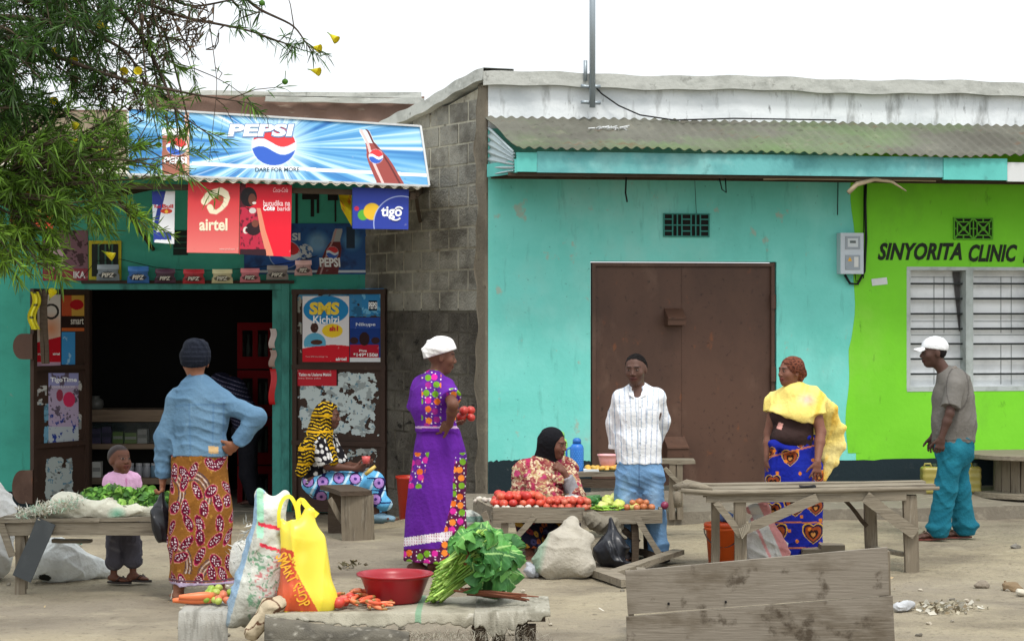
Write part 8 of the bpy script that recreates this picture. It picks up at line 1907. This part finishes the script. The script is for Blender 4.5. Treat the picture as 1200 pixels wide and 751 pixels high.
for s_ in (1, -1):
    g = Geo(); P3 = [nk + np.array([s_ * .022 - .008, -.112, -.085]), nk + np.array([s_ * .062 - .005, -.108, -.062]), nk + np.array([s_ * .078, -.04, .0]), nk + np.array([s_ * .055, .02, .015]), nk + np.array([s_ * .04, -.045, -.0])]; prism(g, P3, (0, -.006, .004), lin((232, 234, 236))); part('collar', g, M['cloth'], per)
garment('cuff', [cone(lerp(J['eR'], J['wR'], .85), J['wR'] + np.array([0, 0, -.015]), .05, .056, .01)], per, M['cloth'], lambda V: const((226, 228, 230), V), .0, .006, wr=(.003, 30), cuts=[(J['wR'] + np.array([0, 0, -.012]), J['wR'] - J['eR'])])
def jeans(V): X, Y = px_of(V); C = const((104, 140, 176), V); C = over(C, np.clip(sines(V, 6, 12), 0, 1) * .5, (78, 112, 150)); C = over(C, np.clip(1 - np.hypot((np.abs(X - 750) - 17) / 9, (Y - 590) / 40), 0, 1) * .6, (156, 184, 206)); C = over(C, np.clip(sines(V, 9, 60) - .2, 0, 1) * .3, (170, 190, 206)); return over(C, (np.abs(X - 749) < .8) & (Y < 570), (70, 96, 130))
lg = cutp([loft([(J['pel'] + np.array([0, 0, .04]), .165, .12), (J['pel'] + np.array([0, 0, -.06]), .175, .125)], sr, .04)], zc(zz(536), False))
for sd in 'RL': lg += [cone(J['h' + sd], J['k' + sd], .098, .084, .03), cone(J['k' + sd], J['a' + sd] + np.array([0, 0, .0]), .084, .076, .03)]
garment('jeans', lg, per, M['cloth'], jeans, .004, .0065, wr=(.008, 13), seed=14, cuts=[zc(.03)])
for sd in 'RL':
    a = J['a' + sd]; fd = J['fd' + sd]; garment('shoe', cutp([loft([(a - fd * .05 + np.array([0, 0, -.01]), .04, .04), (a + fd * .06 + np.array([0, 0, -.012]), .046, .036), (a + fd * .17 + np.array([0, 0, -.022]), .042, .022)], np.cross(fd, [0, 0, 1]), .02)], zc(0.0)), per, M['cloth'], lambda V: const((40, 38, 40), V), .004, .006, wr=(.001, 30))
hd, f_, u_ = J['head'], J['hf'], J['hu']
def hairp(J, sc=1.0, extra=.003, front=.074, low=-.005): 
    hd, f_, u_ = J['head'], J['hf'], J['hu']; R = np.stack([J['hr'], f_, u_], 1); return [q for q in cutp([ell(hd + (u_ * .028 - f_ * .014) * sc, np.array([.079 + extra, .095 + extra, .088 + extra]) * sc, .02, '', R)], (hd + (f_ * .045 + u_ * front) * sc, unit(f_ * .75 - u_ * .9)), (hd + u_ * low * sc, -u_ * .9 + f_ * .3))]
garment('hair', hairp(J), per, M['cloth'], lambda V: const((20, 17, 17), V), .0, .005, wr=(.004, 70), rel=0)

# ================= woman in the yellow shawl
b = gp(931, 652); Yb_ = b[1]; zz = lambda y: P(0, y, F / Yb_)[2]; cxw = lambda x: (x - CX) * Yb_ / F
J = skeleton(b, 1.57, (-.55, -.8), dict(head=(926, 436, -.02), neck=(931, 456, 0), chest=(930, 486, 0), waist=(929, 512, 0), pel=(930, 540, 0), sR=(909, 470, .08), sL=(953, 469, -.06), eR=(901, 508, .05), wR=(899, 541, -.05), eL=(962, 506, -.12), wL=(958, 541, -.27), hR=(918, 550, .03), hL=(942, 550, -.03), kR=(916, 602, 0), kL=(944, 602, 0), aR=(917, 645, 0), aL=(946, 646, 0), hf=(-.88, -.46, .04), fdR=(-.7, -.7, 0), fdL=(-.5, -.8, 0)))
per, pr = make_person('woman in a yellow shawl and blue heart print wrap by the long table', J, 1.57, (116, 76, 60), b, fem=True, bulk=1.05, hands=dict(L=dict(d=(-.1, -.15, -1), pn=(-.3, 1, -.1), th=(-1, -.3, 0), curl=.25, spread=.25), R=dict(d=(.05, -.1, -1), pn=(1, .2, 0), th=(0, -1, 0), curl=.35)))
sr = unit(J['sR'] - J['sL'])
top = cutp([loft([(J['waist'] + np.array([0, 0, -.06]), .15, .125), (J['waist'], .145, .12), (J['chest'], .165, .13), (lerp(J['chest'], J['neck'], .5), .14, .1)], sr, .05)], zc(zz(526)))
garment('vest', top + [ell(J['chest'] + np.array([-.55, -.8, 0]) * .09 + sr * .07 * s, np.array([.055, .055, .055]), .05) for s in (1, -1)] + [ell(J['waist'] + np.array([-.06, -.08, .0]), np.array([.12, .11, .08]), .05)], per, M['cloth'], lambda V: (lambda X, Y: over(const((52, 38, 36), V), (np.abs((X - 914) * .8 + (Y - 499) * .3) < 2.6) & (np.abs((Y - 499) - (X - 914) * .3) < 4), (206, 150, 140)))(*px_of(V)), .004, .006, wr=(.004, 18))
def hearts(V):
    X, Y = px_of(V); C = const((24, 36, 140), V); C = over(C, np.clip(sines(V, 4, 12), 0, 1) * .5, (38, 60, 176)); U = (X - 930) / 150; Z = (Y - 560) / 150
    def heart(cx, cy, s):
        x = (X - cx) / s; y = -(Y - cy) / s; return (x * x + y * y - 1) ** 3 - x * x * y ** 3 * 1.6
    for (cx, cy, s) in ((926, 538, 8), (901, 532, 6), (938, 519, 6), (910, 627, 10), (953, 627, 10), (932, 594, 11), (905, 600, 8), (960, 560, 7), (906, 566, 7), (956, 596, 8)):
        s = s * .8; h = heart(cx, cy, s); C = over(C, heart(cx, cy, s * 1.35) < 0, (206, 160, 60)); C = over(C, heart(cx, cy, s * 1.22) < 0, (24, 22, 60)); C = over(C, h < 0, (140, 66, 32)); C = over(C, heart(cx, cy, s * .6) < 0, (40, 20, 20)); C = over(C, heart(cx, cy, s * .3) < 0, (176, 120, 60))
    C = over(C, (np.abs(Y - 612) < .9) | (np.abs(Y - 642) < 1.0) | (np.abs(Y - (528 + (X - 930) * -.25)) < .9), (186, 110, 70)); d, i_, _, _ = voro(U, Z, .09, 3, .2); C = over(C, (d < .014) & (i_ % 2 == 0), (206, 120, 40)); return C
st_ = [(647, 931, .225, .18, .03), (610, 931, .232, .185, .025), (575, 931, .238, .185, .015), (545, 930, .232, .18, .008), (522, 929, .185, .155, .004), (510, 933, .15, .13, 0)]
garment('wrap_skirt', [skirt([(zz(y), cxw(x), Yb_, w, d, a) for y, x, w, d, a in st_], yaw=.3, nf=5, ph=.5, k=.03), cone(PY(905, 520, Yb_ - .14), PY(928, 527, Yb_ - .16), .03, .035, .03), cone(PY(905, 520, Yb_ - .14), PY(948, 512, Yb_ - .1), .03, .02, .03), cone(PY(908, 524, Yb_ - .15), PY(903, 590, Yb_ - .15), .025, .03, .03)], per, M['cloth'], hearts, .0, .006, wr=(.006, 15), wdir=(1, 1, .6), seed=15)
def yel2(V): C = const((236, 212, 118), V); n = sines(V, 6, 11); C = over(C, np.clip(n, 0, 1) * .7, (242, 230, 172)); X, Y = px_of(V); C = over(C, np.clip(1 - np.hypot((X - 945) / 14, (Y - 468) / 10), 0, 1) * 1.2, (236, 190, 170)); return over(C, np.clip(vnoise(X * .22 + Y * .08, Y * .05, 6), 0, 1) * np.clip((X - 935) / 20, 0, 1) * .8, (230, 168, 44))
sa = cutp([loft([(J['waist'] + np.array([0, 0, .03]), .165, .135), (J['chest'], .185, .152), (lerp(J['chest'], J['neck'], .5), .16, .125), (J['neck'] + np.array([0, 0, -.03]), .085, .08)], sr, .05)], (PY(930, 489, Yb_), (-.35, 0, -1)))
sa += cutp([ell(J['chest'] + np.array([-.55, -.8, 0]) * .095 + sr * .07 * s, np.array([.085, .085, .08]), .05) for s in (1, -1)], (PY(930, 491, Yb_), (-.35, 0, -1)))
sa += yoke(J, .072) + sleeve(J, 'R', .074, .082, t1=.36) + sleeve(J, 'L', .074, .08, t1=.5) + [cone(J['neck'] + np.array([-.02, -.05, -.03]), J['neck'] + np.array([.03, .02, -.005]), .075, .07, .04)]
sa += [loft([(PY(952, 462, Yb_ - .03), .07, .075), (PY(966, 482, Yb_ + .04), .1, .045), (PY(974, 505, Yb_ + .09), .105, .03), (PY(979, 522, Yb_ + .1), .09, .028), (PY(973, 540, Yb_ + .1), .055, .025), (PY(966, 562, Yb_ + .1), .022, .02)], (1, -.2, .1), .04), loft([(PY(950, 470, Yb_ + .06), .09, .05), (PY(962, 505, Yb_ + .12), .09, .03), (PY(966, 535, Yb_ + .13), .06, .025)], (1, -.2, 0), .04)]
garment('shawl', sa, per, M['cloth'], yel2, .0, .0065, wr=(.0045, 13), wdir=(1.3, 1, .4), seed=16)
hd, f_ = J['head'], J['hf']
garment('head_wrap', [ell(hd + np.array([0, 0, .042]) - f_ * .025, np.array([.094, .1, .088]), .03), ell(hd - f_ * .10 + np.array([0, -.01, -.005]), np.array([.05, .05, .05]), .03), ell(hd - f_ * .085 + np.array([0, -.02, -.05]), np.array([.032, .03, .035]), .02)], per, M['cloth'], lambda V: over(const((112, 66, 50), V), (voro(V[:, 0] + V[:, 1], V[:, 2], .02, 3)[0] < .006), (60, 34, 28)), .0, .006, wr=(.004, 30), cuts=[(hd + np.array([0, 0, .03]) + f_ * .06, unit(f_ * .75 + np.array([0, 0, -.65])))], seed=17)
sandals(J, per, .93, (60, 44, 36))

# ================= man in the white cap
b = gp(1106, 632); Yb_ = b[1]; zz = lambda y: P(0, y, F / Yb_)[2]
J = skeleton(b, 1.72, (-1, -.12), dict(head=(1094, 413, 0), neck=(1110, 436, 0), chest=(1117, 465, 0), waist=(1118, 494, 0), pel=(1118, 518, 0), sL=(1119, 453, -.16), sR=(1115, 453, .16), eL=(1113, 484, -.22), wL=(1103, 513, -.22), eR=(1106, 484, .2), wR=(1094, 511, .18), hL=(1116, 526, -.08), hR=(1118, 526, .08), kL=(1108, 574, -.08), kR=(1124, 574, .08), aL=(1098, 624, -.08), aR=(1129, 622, .1), hf=(-1, -.1, -.06), fdR=(-1, -.05, 0), fdL=(-1, -.15, 0)))
per, pr = make_person('man walking left in a white cap, grey shirt and teal trousers', J, 1.72, (78, 55, 47), b, bulk=.9, hands=dict(L=dict(d=(-.15, 0, -1), pn=(0, 1, 0), th=(-1, 0, 0), curl=.6), R=dict(d=(-.15, 0, -1), pn=(0, -1, 0), th=(-1, 0, 0), curl=.5)))
sr = unit(J['sR'] - J['sL'])
tr = cutp([loft([(J['pel'] + np.array([.0, 0, -.02]), .165, .18), (J['waist'], .16, .175), (J['chest'], .165, .165), (lerp(J['chest'], J['neck'], .55) + np.array([.02, 0, 0]), .15, .13), (J['neck'] + np.array([.01, 0, -.015]), .075, .07)], sr, .05)], (np.array([1.0, 0, zz(518)]), (.0, 0, -1))) + yoke(J, .062) + sleeve(J, 'L', .066, .08, t1=.78) + sleeve(J, 'R', .066, .08, t1=.78)
def greysh(V): X, Y = px_of(V); C = const((108, 105, 100), V); C = over(C, np.clip(sines(V, 4, 12), 0, 1) * .4, (92, 86, 82)); C = over(C, (np.abs(np.hypot((X - 1122) / 13, (Y - 455) / 26) - 1) < .05) * .6, (70, 66, 64)); return over(C, (np.abs(Y - 516) < .8), (84, 80, 76))
garment('shirt', tr, per, M['cloth'], greysh, .003, .0065, wr=(.008, 12), wdir=(1.2, 1, .9), seed=18)
nk = J['neck']; garment('collar', [loft([(nk + np.array([.015, 0, -.02]), .085, .08), (nk + np.array([.015, 0, .03]), .07, .068)], (0, 1, 0), .02)], per, M['cloth'], lambda V: const((124, 117, 110), V), 0, .006, cuts=[(nk + np.array([0, 0, .03]), (-.35, 0, 1))], wr=(.002, 30))
def teal(V): C = const((28, 100, 118), V); C = over(C, np.clip(sines(V, 6, 13), 0, 1) * .55, (18, 92, 116)); return over(C, np.clip(sines(V, 11, 30) - .1, 0, 1) * .5, (52, 146, 166))
lg = cutp([loft([(J['pel'] + np.array([0, 0, .04]), .16, .165), (J['pel'] + np.array([0, 0, -.07]), .17, .165)], sr, .04)], zc(zz(512), False))
for sd in 'RL': lg += [cone(J['h' + sd], J['k' + sd], .108, .09, .04), cone(J['k' + sd], J['a' + sd] + np.array([0.01, 0, .02]), .09, .094, .04), ell(J['a' + sd] + np.array([.01, 0, .05]), np.array([.105, .085, .03]), .03)]
garment('trousers', lg, per, M['cloth'], teal, .002, .007, wr=(.0065, 11), wdir=(1, 1, 1.3), seed=19, cuts=[zc(.025)])
sandals(J, per, 1.0, (104, 50, 42), strap=(80, 60, 50))
hd = J['head']; cc_ = lambda V: over(const((222, 224, 226), V), np.clip(sines(V, 5, 30), 0, 1) * .25, (196, 198, 204))
garment('cap', cutp([ell(hd + np.array([.012, 0, .048]), np.array([.112, .092, .088]), .02)], (hd + np.array([0, 0, .028]), (-.12, 0, -1))), per, M['cloth'], cc_, .0, .005, wr=(.002, 30))
g = Geo(); gridf(g, lambda u, v: hd + np.stack([-.085 - .085 * u * np.sqrt(np.clip(1 - (2 * v - 1) ** 2 * .8, 0, 1)), (v - .5) * .15 * (1 - .15 * u), .048 - .018 * u - .02 * (2 * v - 1) ** 2], 1), 10, 14, c=lin((226, 228, 230)), thick=(0, 0, -.006)); part('cap_brim', g, M['cloth'], per, smooth=True)
garment('hair', [q for q in cutp([ell(hd + np.array([.014, 0, .02]), np.array([.098, .082, .09]), .02)], (hd + np.array([.03, 0, -.0]), unit((-.9, 0, -.4))))], per, M['cloth'], lambda V: const((30, 26, 26), V), .0, .005, wr=(.002, 60))
# ------------------------------------------------------------------ camera, sky, sun
cam = bpy.data.cameras.new('camera'); co = bpy.data.objects.new('camera', cam); col.objects.link(co)
co.location = (0, 0, CAMZ); co.rotation_euler = (math.radians(90), 0, 0)
cam.sensor_width = 36; cam.lens = 72; cam.shift_y = -(375.5 - YH) / 1200.0; cam.clip_start = .1; cam.clip_end = 3000
scn.camera = co
w = bpy.data.worlds.new('World'); scn.world = w; w.use_nodes = True; nt = w.node_tree
bg = nt.nodes['Background']; sky = nt.nodes.new('ShaderNodeTexSky'); sky.sky_type = 'NISHITA'; sky.sun_disc = False
SE, SR = 62, 160
sky.sun_elevation = math.radians(SE); sky.sun_rotation = math.radians(SR); sky.dust_density = 6; sky.air_density = 1.5
bg.inputs['Strength'].default_value = .08
# overcast: an even pale cloud layer in front of the blue
mx = nt.nodes.new('ShaderNodeMix'); mx.data_type = 'RGBA'; mx.inputs['Factor'].default_value = .85
nt.links.new(sky.outputs[0], mx.inputs['A']); mx.inputs['B'].default_value = (9.4, 9.8, 10.2, 1)
tcw = nt.nodes.new('ShaderNodeTexCoord'); sx = nt.nodes.new('ShaderNodeSeparateXYZ'); nt.links.new(tcw.outputs['Generated'], sx.inputs[0])
mrw = nt.nodes.new('ShaderNodeMapRange'); mrw.inputs['To Min'].default_value = 1.12; mrw.inputs['To Max'].default_value = 1.75; nt.links.new(sx.outputs['Z'], mrw.inputs['Value'])
nw = nt.nodes.new('ShaderNodeTexNoise'); nw.inputs['Scale'].default_value = 2.2; nw.inputs['Detail'].default_value = 3; nt.links.new(tcw.outputs['Generated'], nw.inputs['Vector'])
mn = nt.nodes.new('ShaderNodeMapRange'); mn.inputs['To Min'].default_value = .9; mn.inputs['To Max'].default_value = 1.1; nt.links.new(nw.outputs['Fac'], mn.inputs['Value'])
mm = nt.nodes.new('ShaderNodeMath'); mm.operation = 'MULTIPLY'; nt.links.new(mrw.outputs[0], mm.inputs[0]); nt.links.new(mn.outputs[0], mm.inputs[1])
vw = nt.nodes.new('ShaderNodeVectorMath'); vw.operation = 'SCALE'; nt.links.new(mx.outputs['Result'], vw.inputs[0]); nt.links.new(mm.outputs[0], vw.inputs['Scale'])
nt.links.new(vw.outputs['Vector'], bg.inputs['Color'])
sd = bpy.data.lights.new('sun', 'SUN'); sd.energy = 1.5; sd.angle = math.radians(12); sd.color = (1, .96, .9)
so = bpy.data.objects.new('sun', sd); col.objects.link(so); so.location = (0, 0, 20)
# Nishita: rotation 0 = +Y, clockwise seen from above
az = math.radians(SR); d = Vector((math.sin(az) * math.cos(math.radians(SE)), math.cos(az) * math.cos(math.radians(SE)), math.sin(math.radians(SE))))
so.rotation_euler = d.to_track_quat('Z', 'Y').to_euler()
scn.view_settings.view_transform = 'Standard'; scn.view_settings.look = 'None'; scn.view_settings.gamma = 1; scn.view_settings.use_curve_mapping = False
scn.view_settings.exposure = 0.5
scn.cycles.use_denoising = True
scn.cycles.max_bounces = 6; scn.cycles.diffuse_bounces = 3; scn.cycles.transparent_max_bounces = 12
